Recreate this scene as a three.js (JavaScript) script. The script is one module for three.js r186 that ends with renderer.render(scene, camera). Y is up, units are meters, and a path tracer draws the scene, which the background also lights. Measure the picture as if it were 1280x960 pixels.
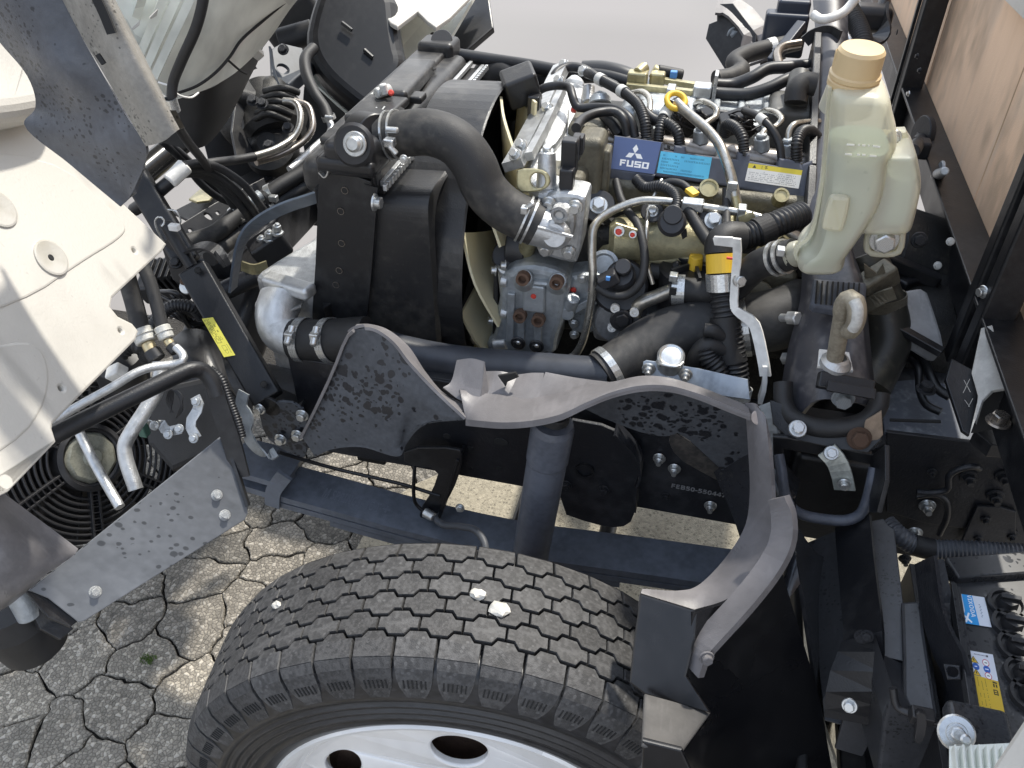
import * as THREE from 'three';
import { mergeGeometries } from 'three/addons/utils/BufferGeometryUtils.js';
import { FontLoader } from 'three/addons/loaders/FontLoader.js';
import { RoundedBoxGeometry } from 'three/addons/geometries/RoundedBoxGeometry.js';

// ---------------------------------------------------------------- camera, sky, sun, exposure
const V3 = THREE.Vector3, scene = new THREE.Scene();
const EYE = new V3(0.22, 1.547, 0.57), PITCH = 38.5, YAW = 14, FOCAL = 1035, W = 1280, H = 960;
const camera = new THREE.PerspectiveCamera(2 * Math.atan(H / 2 / FOCAL) * 180 / Math.PI, W / H, 0.05, 400);
const rad = (d) => d * Math.PI / 180;
const FWD = new V3(-Math.sin(rad(YAW)) * Math.cos(rad(PITCH)), -Math.sin(rad(PITCH)), -Math.cos(rad(YAW)) * Math.cos(rad(PITCH)));
const RGT = new V3().crossVectors(FWD, new V3(0, 1, 0)).normalize(), UPV = new V3().crossVectors(RGT, FWD);
camera.position.copy(EYE); camera.lookAt(EYE.clone().add(FWD));
const renderer = new THREE.WebGLRenderer({ antialias: true });
renderer.setSize(1024, 768); renderer.toneMapping = THREE.LinearToneMapping;
renderer.toneMappingExposure = 1.7; renderer.shadowMap.enabled = true;

const SUN = new V3(0.21, 0.86, -0.44).normalize();
const sun = new THREE.DirectionalLight(new THREE.Color(1, 0.95, 0.86), 3.3);
sun.position.copy(SUN).multiplyScalar(20); sun.castShadow = true; sun.shadow.radius = 5;
sun.shadow.mapSize.set(4096, 4096);
Object.assign(sun.shadow.camera, { left: -4, right: 4, top: 4, bottom: -4, near: 1, far: 45 });
scene.add(sun, sun.target);

// ---------------------------------------------------------------- seeded noise
function rng(seed) { let s = seed >>> 0; return () => { s = (s + 0x6D2B79F5) | 0; let t = Math.imul(s ^ (s >>> 15), 1 | s); t = (t + Math.imul(t ^ (t >>> 7), 61 | t)) ^ t; return ((t ^ (t >>> 14)) >>> 0) / 4294967296; }; }
const hash = (x, y, s) => { let h = Math.imul(x | 0, 374761393) + Math.imul(y | 0, 668265263) + Math.imul(s | 0, 974711); h = Math.imul(h ^ (h >>> 13), 1274126177); return ((h ^ (h >>> 16)) >>> 0) / 4294967296; };
const mod = (a, n) => ((a % n) + n) % n, sm = (t) => t * t * (3 - 2 * t), clamp = (v, a = 0, b = 1) => Math.min(b, Math.max(a, v)), mix = (a, b, t) => a + (b - a) * t, step = (a, b, v) => sm(clamp((v - a) / (b - a)));
function vnoise(x, y, per, s) { const i = Math.floor(x), j = Math.floor(y), u = sm(x - i), v = sm(y - j), h = (a, b) => hash(mod(a, per), mod(b, per), s); return mix(mix(h(i, j), h(i + 1, j), u), mix(h(i, j + 1), h(i + 1, j + 1), u), v); }
function fbm(u, v, f, oct, s) { let a = 0, w = 0.5, t = 0; for (let o = 0; o < oct; o++) { a += w * vnoise(u * f, v * f, f, s + o); t += w; w *= 0.5; f *= 2; } return a / t; }
function worley(u, v, n, s) { const x = u * n, y = v * n, i = Math.floor(x), j = Math.floor(y); let d1 = 9, d2 = 9, id = 0; for (let b = -1; b < 2; b++) for (let a = -1; a < 2; a++) { const p = mod(i + a, n), q = mod(j + b, n), dx = i + a + hash(p, q, s) - x, dy = j + b + hash(p, q, s + 7) - y, d = dx * dx + dy * dy; if (d < d1) { d2 = d1; d1 = d; id = hash(p, q, s + 13); } else if (d < d2) d2 = d; } return [Math.sqrt(d1), Math.sqrt(d2), id]; }

// hazy daylight sky: pale near the horizon, blue above, thin broken cloud
{
  const w = 512, h = 256, d = new Float32Array(w * h * 4), K = 0.82;
  for (let j = 0; j < h; j++) for (let i = 0; i < w; i++) {
    const el = ((j + 0.5) / h - 0.5) * Math.PI, az = (i + 0.5) / w * 2 * Math.PI - Math.PI;
    const dir = new V3(Math.cos(el) * Math.cos(az), Math.sin(el), Math.cos(el) * Math.sin(az));
    const t = Math.pow(clamp(1 - Math.max(0, dir.y)), 2.2), c = step(0.48, 0.72, fbm(i / w, j / h, 6, 5, 3)) * step(-0.02, 0.25, dir.y) * 0.75;
    const glow = 0.8 * Math.pow(clamp(dir.dot(SUN)), 24) + 0.35 * Math.pow(clamp(dir.dot(SUN)), 4);
    const b = [mix(0.46, 1.06, t), mix(0.60, 1.07, t), mix(0.86, 1.08, t)], cl = [1.45, 1.47, 1.5];
    const k = 4 * (j * w + i); for (let q = 0; q < 3; q++) d[k + q] = K * (mix(b[q], cl[q], c) + glow * [1.0, 0.95, 0.86][q]) * (dir.y < 0 ? 0.75 : 1); d[k + 3] = 1;
  }
  const t = new THREE.DataTexture(d, w, h, THREE.RGBAFormat, THREE.FloatType); t.mapping = THREE.EquirectangularReflectionMapping; t.magFilter = t.minFilter = THREE.LinearFilter; t.needsUpdate = true;
  scene.background = t; scene.environment = t;
}

// ---------------------------------------------------------------- textures
function dataTex(n, fn, srgb) {
  const d = new Uint8Array(n * n * 4);
  for (let j = 0; j < n; j++) for (let i = 0; i < n; i++) { const c = fn((i + 0.5) / n, (j + 0.5) / n), k = 4 * (j * n + i); for (let q = 0; q < 3; q++) { let v = clamp(Array.isArray(c) ? c[q] : c); if (srgb) v = v < 0.0031308 ? 12.92 * v : 1.055 * Math.pow(v, 1 / 2.4) - 0.055; d[k + q] = Math.round(255 * v); } d[k + 3] = 255; }
  const t = new THREE.DataTexture(d, n, n); t.wrapS = t.wrapT = THREE.RepeatWrapping; t.magFilter = THREE.LinearFilter; t.minFilter = THREE.LinearMipmapLinearFilter; t.generateMipmaps = true;
  if (srgb) t.colorSpace = THREE.SRGBColorSpace; t.needsUpdate = true; return t;
}
const rep = (t, m) => { const c = t.clone(); c.repeat.set(1 / m, 1 / m); c.needsUpdate = true; return c; };   // m = metres per tile
const lerp3 = (a, b, t) => [mix(a[0], b[0], t), mix(a[1], b[1], t), mix(a[2], b[2], t)];
// droplets and blotches where rain dried on dusty plastic
function spots(u, v) {
  let m = 0; const dens = step(0.34, 0.62, fbm(u, v, 4, 3, 81));
  for (const [n, s, r0, th] of [[16, 21, 0.40, 0.55], [30, 31, 0.44, 0.6], [52, 41, 0.42, 0.7]]) {
    const wob = 0.05 * (fbm(u, v, 40, 2, 5) - 0.5); const [d, , id] = worley(u + wob * 0.3, v + wob * 0.25, n, s);
    const r = r0 * (0.35 + 0.65 * hash(Math.floor(id * 9999), 3, s)); if (id < th * dens + 0.05) m = Math.max(m, 1 - step(r * 0.8, r, d));
  }
  return m;
}
const T = {
  grime: dataTex(512, (u, v) => { const a = fbm(u, v, 4, 6, 11), b = fbm(u, v, 24, 4, 12); return 0.62 + 0.38 * step(0.25, 0.75, 0.6 * a + 0.4 * b); }, true),
  dusty: dataTex(512, (u, v) => { const a = step(0.42, 0.78, 0.65 * fbm(u, v, 5, 6, 15) + 0.35 * fbm(u, v, 40, 3, 16)), sc = vnoise(u * 96, v * 96, 96, 17) > 0.93 ? 0.2 : 0; return lerp3([0.30, 0.31, 0.34], [1, 0.98, 0.94], clamp(a + sc)); }, true),
  rough: dataTex(256, (u, v) => 0.55 + 0.45 * fbm(u, v, 6, 5, 22)),
  fine: dataTex(256, (u, v) => fbm(u, v, 48, 3, 30)),
  cast: dataTex(512, (u, v) => 0.6 * fbm(u, v, 64, 3, 33) + 0.4 * fbm(u, v, 8, 3, 34)),
  spots: dataTex(1024, (u, v) => { const m = spots(u, v), dust = 0.75 + 0.5 * (fbm(u, v, 6, 5, 52) - 0.5) + 0.3 * (fbm(u, v, 90, 2, 53) - 0.5); return lerp3([dust, dust, dust], [0.13, 0.13, 0.15], m * 0.95); }, true),
  spotsR: dataTex(1024, (u, v) => mix(0.85, 0.42, spots(u, v))),
  lot: dataTex(1024, (u, v) => { const a = 0.8 + 0.45 * (fbm(u, v, 6, 5, 301) - 0.5), s = vnoise(u * 512, v * 512, 512, 302), s2 = vnoise(u * 256, v * 256, 256, 303), st = step(0.6, 0.72, fbm(u, v, 10, 5, 304)); const c = a * (0.82 + 0.3 * s) * (0.85 + 0.25 * s2) * (1 - 0.12 * st); return [c, c * 0.985, c * 0.98]; }, true),
  dots: dataTex(1024, (u, v) => { let m = 0; const dens = step(0.45, 0.7, fbm(u, v, 5, 3, 181)); for (const [n, s, r0, th] of [[34, 121, 0.34, 0.55], [60, 131, 0.36, 0.5]]) { const [d, , id] = worley(u + 0.006 * fbm(u, v, 60, 2, 4), v, n, s), r = r0 * (0.3 + 0.7 * hash(Math.floor(id * 9999), 5, s)); if (id < th * dens + 0.02) m = Math.max(m, 1 - step(r * 0.7, r, d)); } const dust = 0.72 + 0.5 * (fbm(u, v, 4, 5, 152) - 0.5) + 0.25 * (fbm(u, v, 70, 3, 153) - 0.5), st = step(0.6, 0.75, fbm(u, v * 0.3, 20, 3, 155)) * 0.15; const c = (dust + st) * (1 - 0.62 * m); return [c, c, c]; }, true),
  wpaint: dataTex(1024, (u, v) => { const a = fbm(u, v, 5, 6, 201), b = step(0.55, 0.8, fbm(u, v, 9, 5, 203)), sp = vnoise(u * 160, v * 160, 160, 205) > 0.965 ? 0.12 : 0, c = 0.98 - 0.22 * step(0.45, 0.8, a); const dr = 0.25 * step(0.62, 0.78, fbm(u, v * 0.25, 16, 4, 207)); return [c - 0.22 * b - sp - dr, c - 0.25 * b - sp - dr, c - 0.34 * b - sp - dr]; }, true),
  asph: dataTex(1024, (u, v) => { const [d, e, id] = worley(u, v, 64, 61), [d2, e2, id2] = worley(u, v, 110, 65); const k = step(0.02, 0.3, e - d), k2 = step(0.02, 0.25, e2 - d2); const tone = (0.52 + 0.6 * id * id) * (0.55 + 0.45 * k) * (0.75 + 0.25 * k2 * (0.6 + 0.6 * id2)) * (0.78 + 0.44 * fbm(u, v, 5, 4, 66)); const w = id > 0.9 ? 1.3 : 1; return [tone * w, tone * w * (0.985), tone * w * 0.95]; }, true),
  asphH: dataTex(1024, (u, v) => { const [d, e, id] = worley(u, v, 64, 61), [d2, e2] = worley(u, v, 110, 65); return clamp(0.25 + 0.5 * step(0, 0.4, e - d) * (0.5 + 0.5 * id) + 0.2 * step(0, 0.35, e2 - d2)); }),
  concrete: dataTex(512, (u, v) => { const a = 0.7 + 0.5 * (fbm(u, v, 5, 6, 71) - 0.5) + 0.4 * (fbm(u, v, 80, 2, 72) - 0.5), [d, , id] = worley(u, v, 70, 73); const s = id > 0.8 && d < 0.35 ? 0.6 : 1; return [a * s, a * s * 0.96, a * s * 0.86]; }, true),
  ply: dataTex(1024, (u, v) => { // rotary-cut veneer weathered by rain: grain runs along v
    const wv = u + 0.03 * (fbm(u, v, 3, 4, 91) - 0.5), g = fbm(wv * 1, v * 0.08 + 0.3, 64, 3, 92), big = fbm(u, v, 3, 5, 93), st = step(0.5, 0.72, fbm(u * 1, v * 0.35, 8, 4, 94)), wet = step(0.47, 0.68, 0.65 * fbm(u, v, 4, 5, 97) + 0.35 * fbm(u, v * 0.5, 24, 3, 98));
    let c = lerp3([0.76, 0.55, 0.39], [0.82, 0.61, 0.45], g); c = lerp3(c, [0.60, 0.50, 0.41], 0.6 * st); c = lerp3(c, [0.40, 0.30, 0.22], 0.7 * wet); return c.map((x) => x * (0.8 + 0.4 * big)); }, true),
  tyre: dataTex(512, (u, v) => { const a = step(0.3, 0.7, 0.5 * fbm(u, v, 12, 5, 101) + 0.5 * fbm(u, v, 60, 2, 102)), [d, , id] = worley(u, v, 30, 104); const s = id > 0.86 && d < 0.22 ? 0.9 : 0; return 0.42 + 0.5 * a + s * 0.5; }, true),
  scuff: dataTex(512, (u, v) => { const a = fbm(u, v, 5, 6, 111), l = step(0.62, 0.75, fbm(u * 1, v * 0.2, 40, 3, 112)); return 0.66 + 0.26 * step(0.3, 0.7, a) + 0.08 * l + 0.1 * (fbm(u, v, 60, 2, 113) - 0.5); }, true),
};
const MATS = {};
function M(key, o) {
  if (MATS[key]) return MATS[key];
  const p = { roughness: o.r ?? 0.6, metalness: o.m ?? 0 }; p.color = new THREE.Color().setRGB(...o.c);
  if (o.map) p.map = rep(T[o.map], o.mt ?? 0.5);
  if (o.bump) { p.bumpMap = rep(T[o.bump], o.bt ?? 0.1); p.bumpScale = o.bs ?? 0.0006; }
  if (o.rm) p.roughnessMap = rep(T[o.rm], o.rmt ?? 0.4);
  for (const k of ['clearcoat', 'clearcoatRoughness', 'transmission', 'thickness', 'ior', 'sheen', 'specularIntensity']) if (o[k] !== undefined) p[k] = o[k];
  const m = new THREE.MeshPhysicalMaterial(p); m.name = key; return MATS[key] = m;
}
const BLACK = M('black_paint', { c: [0.026, 0.027, 0.030], r: 0.52, map: 'dusty', mt: 0.4, rm: 'rough', bump: 'fine', bt: 0.05, bs: 0.0002 });
const FRAME = M('frame_paint', { c: [0.040, 0.042, 0.048], r: 0.58, map: 'dusty', mt: 0.55, rm: 'rough', bump: 'cast', bt: 0.15, bs: 0.0005 });
const DARK = M('dark_plastic', { c: [0.022, 0.022, 0.024], r: 0.48, map: 'grime', mt: 0.3, rm: 'rough' });
const DOTTED = (key, c, mt = 0.3, r = 0.6) => M(key, { c, r, map: 'dots', mt, rm: 'rough', bump: 'fine', bt: 0.04, bs: 0.0002 });
const DUSTBLACK = M('dusty_black_plastic', { c: [0.070, 0.068, 0.065], r: 0.5, map: 'dusty', mt: 0.5, rm: 'rough', bump: 'fine', bt: 0.06, bs: 0.0002 });
const RUBBER = M('hose_rubber', { c: [0.075, 0.072, 0.067], r: 0.62, map: 'dusty', mt: 0.35, bump: 'fine', bt: 0.03, bs: 0.0002 });
const RUBBERD = M('black_rubber', { c: [0.020, 0.020, 0.021], r: 0.55, map: 'grime', mt: 0.2, bump: 'fine', bt: 0.03, bs: 0.0002 });
const CORRM = M('corrugated_sleeve', { c: [0.034, 0.035, 0.038], r: 0.45, map: 'dusty', mt: 0.25 });
const FENDER = M('weathered_plastic', { c: [0.20, 0.19, 0.193], r: 0.58, map: 'scuff', mt: 0.35, rm: 'rough', bump: 'fine', bt: 0.04, bs: 0.0002 });
const SPOTTED = M('rain_spotted_plastic', { c: [0.085, 0.092, 0.104], r: 0.75, map: 'spots', mt: 0.42, rm: 'spotsR', rmt: 0.42, bump: 'fine', bt: 0.04, bs: 0.0002 });
const ALU = M('cast_aluminium', { c: [0.62, 0.63, 0.63], r: 0.5, m: 0.75, map: 'grime', mt: 0.18, rm: 'rough', rmt: 0.1, bump: 'cast', bt: 0.06, bs: 0.0007 });
const ALUG = M('grey_cast_alloy', { c: [0.42, 0.45, 0.47], r: 0.5, m: 0.5, map: 'grime', mt: 0.15, rm: 'rough', rmt: 0.1, bump: 'cast', bt: 0.06, bs: 0.0008 });
const ZINC = M('zinc_plate', { c: [0.66, 0.67, 0.66], r: 0.4, m: 0.8, map: 'grime', mt: 0.1, rm: 'rough', rmt: 0.08 });
const GOLD = M('yellow_passivated_steel', { c: [0.50, 0.45, 0.27], r: 0.42, m: 0.7, map: 'grime', mt: 0.1, rm: 'rough' });
const OLIVE = M('manifold_casting', { c: [0.34, 0.31, 0.19], r: 0.45, m: 0.45, map: 'grime', mt: 0.15, bump: 'cast', bt: 0.07, bs: 0.0008 });
const STEEL = M('steel_tube', { c: [0.52, 0.50, 0.45], r: 0.36, m: 0.85, map: 'grime', mt: 0.08, rm: 'rough' });
const RAIL = M('forged_steel', { c: [0.30, 0.27, 0.24], r: 0.38, m: 0.85, map: 'grime', mt: 0.1, rm: 'rough' });
const IRON = M('oily_iron', { c: [0.16, 0.148, 0.112], r: 0.48, m: 0.3, map: 'grime', mt: 0.12, bump: 'cast', bt: 0.06, bs: 0.001 });
const ENGDARK = M('engine_grime', { c: [0.045, 0.043, 0.038], r: 0.5, m: 0.2, map: 'dusty', mt: 0.15, bump: 'cast', bt: 0.08, bs: 0.001 });
const WHITE = M('white_paint', { c: [0.58, 0.555, 0.50], r: 0.55, map: 'wpaint', mt: 0.8, bump: 'fine', bt: 0.1, bs: 0.0002, clearcoat: 0.2, clearcoatRoughness: 0.3 });
const CABGREY = M('grey_white_paint', { c: [0.84, 0.87, 0.80], r: 0.4, map: 'grime', mt: 0.8 });
const WSTRAP = M('white_bracket_paint', { c: [0.84, 0.83, 0.79], r: 0.45, map: 'grime', mt: 0.2 });
const CREAM = M('fan_nylon', { c: [0.95, 0.88, 0.62], r: 0.6, map: 'wpaint', mt: 1.6, transmission: 0.35, thickness: 0, ior: 1.3 });
const TANK = M('tank_polyethylene', { c: [0.95, 0.93, 0.78], r: 0.32, map: 'wpaint', mt: 1.5, transmission: 0.55, thickness: 0, ior: 1.3 });
const CAPM = M('tan_cap', { c: [0.62, 0.47, 0.265], r: 0.42 });
const COOLANT = M('green_coolant', { c: [0.36, 0.48, 0.48], r: 0.25 });
const RUST = M('rusty_steel', { c: [0.13, 0.078, 0.052], r: 0.85, map: 'grime', mt: 0.05, bump: 'cast', bt: 0.03, bs: 0.0008 });
const PLY = M('plywood', { c: [1.0, 0.96, 0.9], r: 0.7, map: 'ply', mt: 0.9, bump: 'fine', bt: 0.08, bs: 0.0003 });
const RED = M('red_mark', { c: [0.6, 0.06, 0.04], r: 0.6 }), BLUEM = M('blue_tape', { c: [0.08, 0.25, 0.6], r: 0.5 }), YEL = M('yellow_tape', { c: [0.75, 0.48, 0.04], r: 0.5 }), WTAPE = M('white_tape', { c: [0.6, 0.6, 0.57], r: 0.6, map: 'grime', mt: 0.05 });
const TYRE = [0, 1, 2].map((i) => M('tread_rubber_' + i, { c: [0.066 + 0.012 * i, 0.064 + 0.012 * i, 0.063 + 0.012 * i], r: 0.66, map: 'tyre', mt: 0.16 + 0.05 * i, bump: 'fine', bt: 0.05, bs: 0.0004 }));
const SIDEW = M('sidewall_rubber', { c: [0.030, 0.030, 0.032], r: 0.34, map: 'tyre', mt: 0.3 });
const GROOVE = M('groove_rubber', { c: [0.014, 0.014, 0.014], r: 0.8 });
const RIM = M('silver_wheel_paint', { c: [0.86, 0.855, 0.84], r: 0.3, m: 0.2, map: 'grime', mt: 1.6 });

// ---------------------------------------------------------------- pixel rays of the surveyed photograph onto planes of the place
const ray = (px, py) => FWD.clone().addScaledVector(RGT, (px - W / 2) / FOCAL).addScaledVector(UPV, (H / 2 - py) / FOCAL);
const Z = (px, py, z) => { const d = ray(px, py); return EYE.clone().addScaledVector(d, (z - EYE.z) / d.z); };
const Y = (px, py, y) => { const d = ray(px, py); return EYE.clone().addScaledVector(d, (y - EYE.y) / d.y); };
const X = (px, py, x) => { const d = ray(px, py); return EYE.clone().addScaledVector(d, (x - EYE.x) / d.x); };
const D = (px, py, t) => EYE.clone().addScaledVector(ray(px, py), t);
const v = (p) => (p.isVector3 ? p : Z(p[0], p[1], p[2]));
function plane(o, n) { n = n.clone().normalize(); if (EYE.clone().sub(o).dot(n) < 0) n.negate(); const up = Math.abs(n.y) > 0.95 ? new V3(0, 0, -1) : new V3(0, 1, 0), u = new V3().crossVectors(up, n).normalize(); return { o, n, u, v: new V3().crossVectors(n, u) }; }
const zP = (z) => plane(new V3(0, 0, z), new V3(0, 0, 1)), yP = (y) => plane(new V3(0, y, 0), new V3(0, 1, 0)), xP = (x) => plane(new V3(x, 0, 0), new V3(1, 0, 0));
const pl3 = (a, b, c) => plane(a, new V3().crossVectors(b.clone().sub(a), c.clone().sub(a)));
const hit = (px, py, pl) => { const d = ray(px, py); return EYE.clone().addScaledVector(d, pl.o.clone().sub(EYE).dot(pl.n) / d.dot(pl.n)); };

// ---------------------------------------------------------------- geometry helpers
const N = (x, y, z) => new V3(x, y, z).normalize();
const UP = N(0, 1, 0), OUT = N(0, 0, 1), BACK = N(1, 0, 0), TILT = N(0.1, 0.75, 0.65), CAMN = N(0.25, 0.62, 0.74);
function boxUV(g) {
  if (g.index) g = g.toNonIndexed(); const p = g.attributes.position, uv = new Float32Array(p.count * 2), a = new V3(), b = new V3(), c = new V3();
  for (let i = 0; i < p.count; i += 3) {
    a.fromBufferAttribute(p, i); b.fromBufferAttribute(p, i + 1).sub(a); c.fromBufferAttribute(p, i + 2).sub(a); b.cross(c); const x = Math.abs(b.x), y = Math.abs(b.y), z = Math.abs(b.z);
    for (let k = 0; k < 3; k++) { a.fromBufferAttribute(p, i + k); const q = y >= x && y >= z ? [a.x, a.z] : z >= x ? [a.x, a.y] : [a.z, a.y]; uv[2 * (i + k)] = q[0]; uv[2 * (i + k) + 1] = q[1]; }
  }
  g.setAttribute('uv', new THREE.BufferAttribute(uv, 2)); return g;
}
function join(list) { const gs = list.flat(9).map((g) => { let q = g.index ? g.toNonIndexed() : g; if (!q.attributes.normal) q.computeVertexNormals(); for (const k of Object.keys(q.attributes)) if (!['position', 'normal', 'uv'].includes(k)) q.deleteAttribute(k); if (!q.attributes.uv) q = boxUV(q); q.morphAttributes = {}; q.clearGroups?.(); return q; }); return gs.length > 1 ? mergeGeometries(gs, false) : gs[0]; }
const chaikin = (p, n, closed) => { for (let k = 0; k < n; k++) { const q = []; const L = p.length; for (let i = 0; i < (closed ? L : L - 1); i++) { const a = p[i], b = p[(i + 1) % L]; q.push(a.clone().lerp(b, 0.25), a.clone().lerp(b, 0.75)); } if (!closed) { q.unshift(p[0]); q.push(p[L - 1]); } p = q; } return p; };
function extr(pl, p2, th, o = {}) { // p2: Vector2 outline in the plane's own axes; the face lies in the plane, the body behind it
  const b = Math.min(o.b ?? 0.0012, th * 0.45); if (o.s) p2 = chaikin(p2, o.s, true);
  if (THREE.ShapeUtils.area(p2) < 0) p2 = p2.slice().reverse();
  const sh = new THREE.Shape(p2); for (const h of o.holes2 ?? []) sh.holes.push(h);
  const g = new THREE.ExtrudeGeometry(sh, { depth: th - 2 * b, bevelEnabled: true, bevelThickness: b, bevelSize: b, bevelOffset: -b, bevelSegments: o.bseg ?? 2, curveSegments: 10 });
  g.translate(0, 0, b - th); g.applyMatrix4(new THREE.Matrix4().makeBasis(pl.u, pl.v, pl.n).setPosition(pl.o)); return boxUV(g);
}
const to2 = (pl, w) => { const d = w.clone().sub(pl.o); return new THREE.Vector2(d.dot(pl.u), d.dot(pl.v)); };
function plate(pl, pts, th, o = {}) {
  const holes2 = (o.holes ?? []).map(([a, b, r, r2, rot]) => { const c = to2(pl, hit(a, b, pl)), h = new THREE.Path(); h.absellipse(c.x, c.y, r, r2 ?? r, 0, 2 * Math.PI, true, rot ?? 0); return h; });
  return extr(pl, pts.map((p) => to2(pl, p.isVector3 ? p : hit(p[0], p[1], pl))), th, { ...o, holes2 });
}
function sweep(pts, r, o = {}) { // round tube through points
  const P = pts.map(v), curve = P.length > 2 || !o.straight ? new THREE.CatmullRomCurve3(P.length < 2 ? [P[0], P[0]] : P, false, 'centripetal') : new THREE.LineCurve3(P[0], P[1]);
  const L = curve.getLength(), n = Math.max(2, o.n ?? (o.pitch ? Math.min(900, Math.ceil(L / o.pitch) * 4) : Math.ceil(L / 0.008) + 4)), f = curve.computeFrenetFrames(n), R = o.seg ?? 14;
  const pos = [], nor = [], uv = [], idx = [], rr = (t, i) => (typeof r === 'function' ? r(t) : r) * (o.pitch ? (i % 4 < 2 ? 1 : 1 - (o.amp ?? 0.1)) : 1);
  for (let i = 0; i <= n; i++) { const c = curve.getPointAt(i / n); for (let k = 0; k <= R; k++) { const a = k / R * 2 * Math.PI, d = f.normals[i].clone().multiplyScalar(Math.cos(a)).addScaledVector(f.binormals[i], Math.sin(a)); const q = rr(i / n, i); pos.push(c.x + d.x * q, c.y + d.y * q, c.z + d.z * q); nor.push(d.x, d.y, d.z); uv.push(k / R * 2 * Math.PI * q, i / n * L); } }
  for (let i = 0; i < n; i++) for (let k = 0; k < R; k++) { const a = i * (R + 1) + k, b = a + R + 1; idx.push(a, a + 1, b, b, a + 1, b + 1); }
  for (const [i, s] of [[0, -1], [n, 1]]) { const c = curve.getPointAt(i / n), t = f.tangents[i].clone().multiplyScalar(s), m = pos.length / 3, q = rr(i / n, i); pos.push(c.x, c.y, c.z); nor.push(t.x, t.y, t.z); uv.push(0, 0); for (let k = 0; k <= R; k++) { const j = (i * (R + 1) + k) * 3; pos.push(pos[j], pos[j + 1], pos[j + 2]); nor.push(t.x, t.y, t.z); uv.push(q * Math.cos(k), q * Math.sin(k)); } for (let k = 0; k < R; k++) s > 0 ? idx.push(m, m + 1 + k, m + 2 + k) : idx.push(m, m + 2 + k, m + 1 + k); }
  const g = new THREE.BufferGeometry(); g.setAttribute('position', new THREE.Float32BufferAttribute(pos, 3)); g.setAttribute('normal', new THREE.Float32BufferAttribute(nor, 3)); g.setAttribute('uv', new THREE.Float32BufferAttribute(uv, 2)); g.setIndex(idx);
  if (o.pitch) { g.deleteAttribute('normal'); g.computeVertexNormals(); } return g;
}
function at(pts, t) { const c = new THREE.CatmullRomCurve3(pts.map(v), false, 'centripetal'); return [c.getPointAt(t), c.getTangentAt(t)]; }
function ring(c, dir, r, w, th = 0.0015) { // flat band round a tube
  const pr = [[r, -w / 2], [r + th, -w / 2], [r + th, w / 2], [r, w / 2], [r, -w / 2]].map(([a, b]) => new THREE.Vector2(a, b)); return orient(new THREE.LatheGeometry(pr, 28).toNonIndexed(), c, dir, true);
}
function orient(g, c, dir, flat) { g.applyQuaternion(new THREE.Quaternion().setFromUnitVectors(new V3(0, 1, 0), dir.clone().normalize())); g.translate(c.x, c.y, c.z); if (flat) { g.deleteAttribute('normal'); g.computeVertexNormals(); } return g; }
function lathe(c, dir, prof, seg = 32) { // prof [[radius, height]...] along dir from c; hard edges
  const list = []; for (let i = 0; i < prof.length - 1; i++) { const g = new THREE.LatheGeometry([new THREE.Vector2(...prof[i]), new THREE.Vector2(...prof[i + 1])], seg); list.push(g); }
  return orient(boxUV(join(list)), c, dir);
}
function cyl(a, b, r, r2 = r, seg = 24, ch = 0.0015) { a = v(a); b = v(b); const d = b.clone().sub(a), L = d.length(); return lathe(a, d, [[0.0001, 0], [r - ch, 0], [r, ch], [r2, L - ch], [r2 - ch, L], [0.0001, L]], seg); }
function disc(p, n, r, h, seg = 24, ch = 0.0015) { p = v(p); return cyl(p, p.clone().addScaledVector(n, h), r, r, seg, ch); }
function box(c, s, o = {}) { const g = new RoundedBoxGeometry(s[0], s[1], s[2], 2, o.r ?? Math.min(...s) * 0.15); if (o.e) g.applyQuaternion(new THREE.Quaternion().setFromEuler(new THREE.Euler(...o.e.map(rad), 'YXZ'))); if (o.q) g.applyQuaternion(o.q); c = v(c); g.translate(c.x, c.y, c.z); return boxUV(g); }
function boxTo(a, b, w, h, o = {}) { // bar from a to b: w across, h along up
  a = v(a); b = v(b); const d = b.clone().sub(a), L = d.length(), x = d.clone().normalize(), up = (o.up ?? UP).clone(), z = new V3().crossVectors(x, up).normalize(), y = new V3().crossVectors(z, x); const g = new RoundedBoxGeometry(L, h, w, 2, o.r ?? Math.min(w, h) * 0.15); g.applyMatrix4(new THREE.Matrix4().makeBasis(x, y, z).setPosition(a.add(b).multiplyScalar(0.5))); return boxUV(g);
}
function ribbon(pts, w, th, wd, o = {}) { // flat bar bent along points, its width along wd
  let P = pts.map(v); if (o.s !== 0) P = chaikin(P, o.s ?? 2, false); const n = P.length, pos = [], quad = (a, b, c, d) => pos.push(...[a, b, c, a, c, d].flatMap((q) => [q.x, q.y, q.z])), R = [];
  for (let i = 0; i < n; i++) { const t = P[Math.min(n - 1, i + 1)].clone().sub(P[Math.max(0, i - 1)]).normalize(), wdir = typeof wd === 'function' ? wd(i / (n - 1)) : wd, s = wdir.clone().addScaledVector(t, -t.dot(wdir)).normalize(), m = new V3().crossVectors(t, s), ww = typeof w === 'function' ? w(i / (n - 1)) : w; R.push([[1, 1], [-1, 1], [-1, -1], [1, -1]].map(([a, b]) => P[i].clone().addScaledVector(s, a * ww / 2).addScaledVector(m, b * th / 2))); }
  for (let i = 0; i < n - 1; i++) for (let k = 0; k < 4; k++) quad(R[i][k], R[i][(k + 1) % 4], R[i + 1][(k + 1) % 4], R[i + 1][k]);
  quad(R[0][3], R[0][2], R[0][1], R[0][0]); quad(...R[n - 1]);
  const g = new THREE.BufferGeometry(); g.setAttribute('position', new THREE.Float32BufferAttribute(pos, 3)); g.computeVertexNormals(); return boxUV(g);
}
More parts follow.
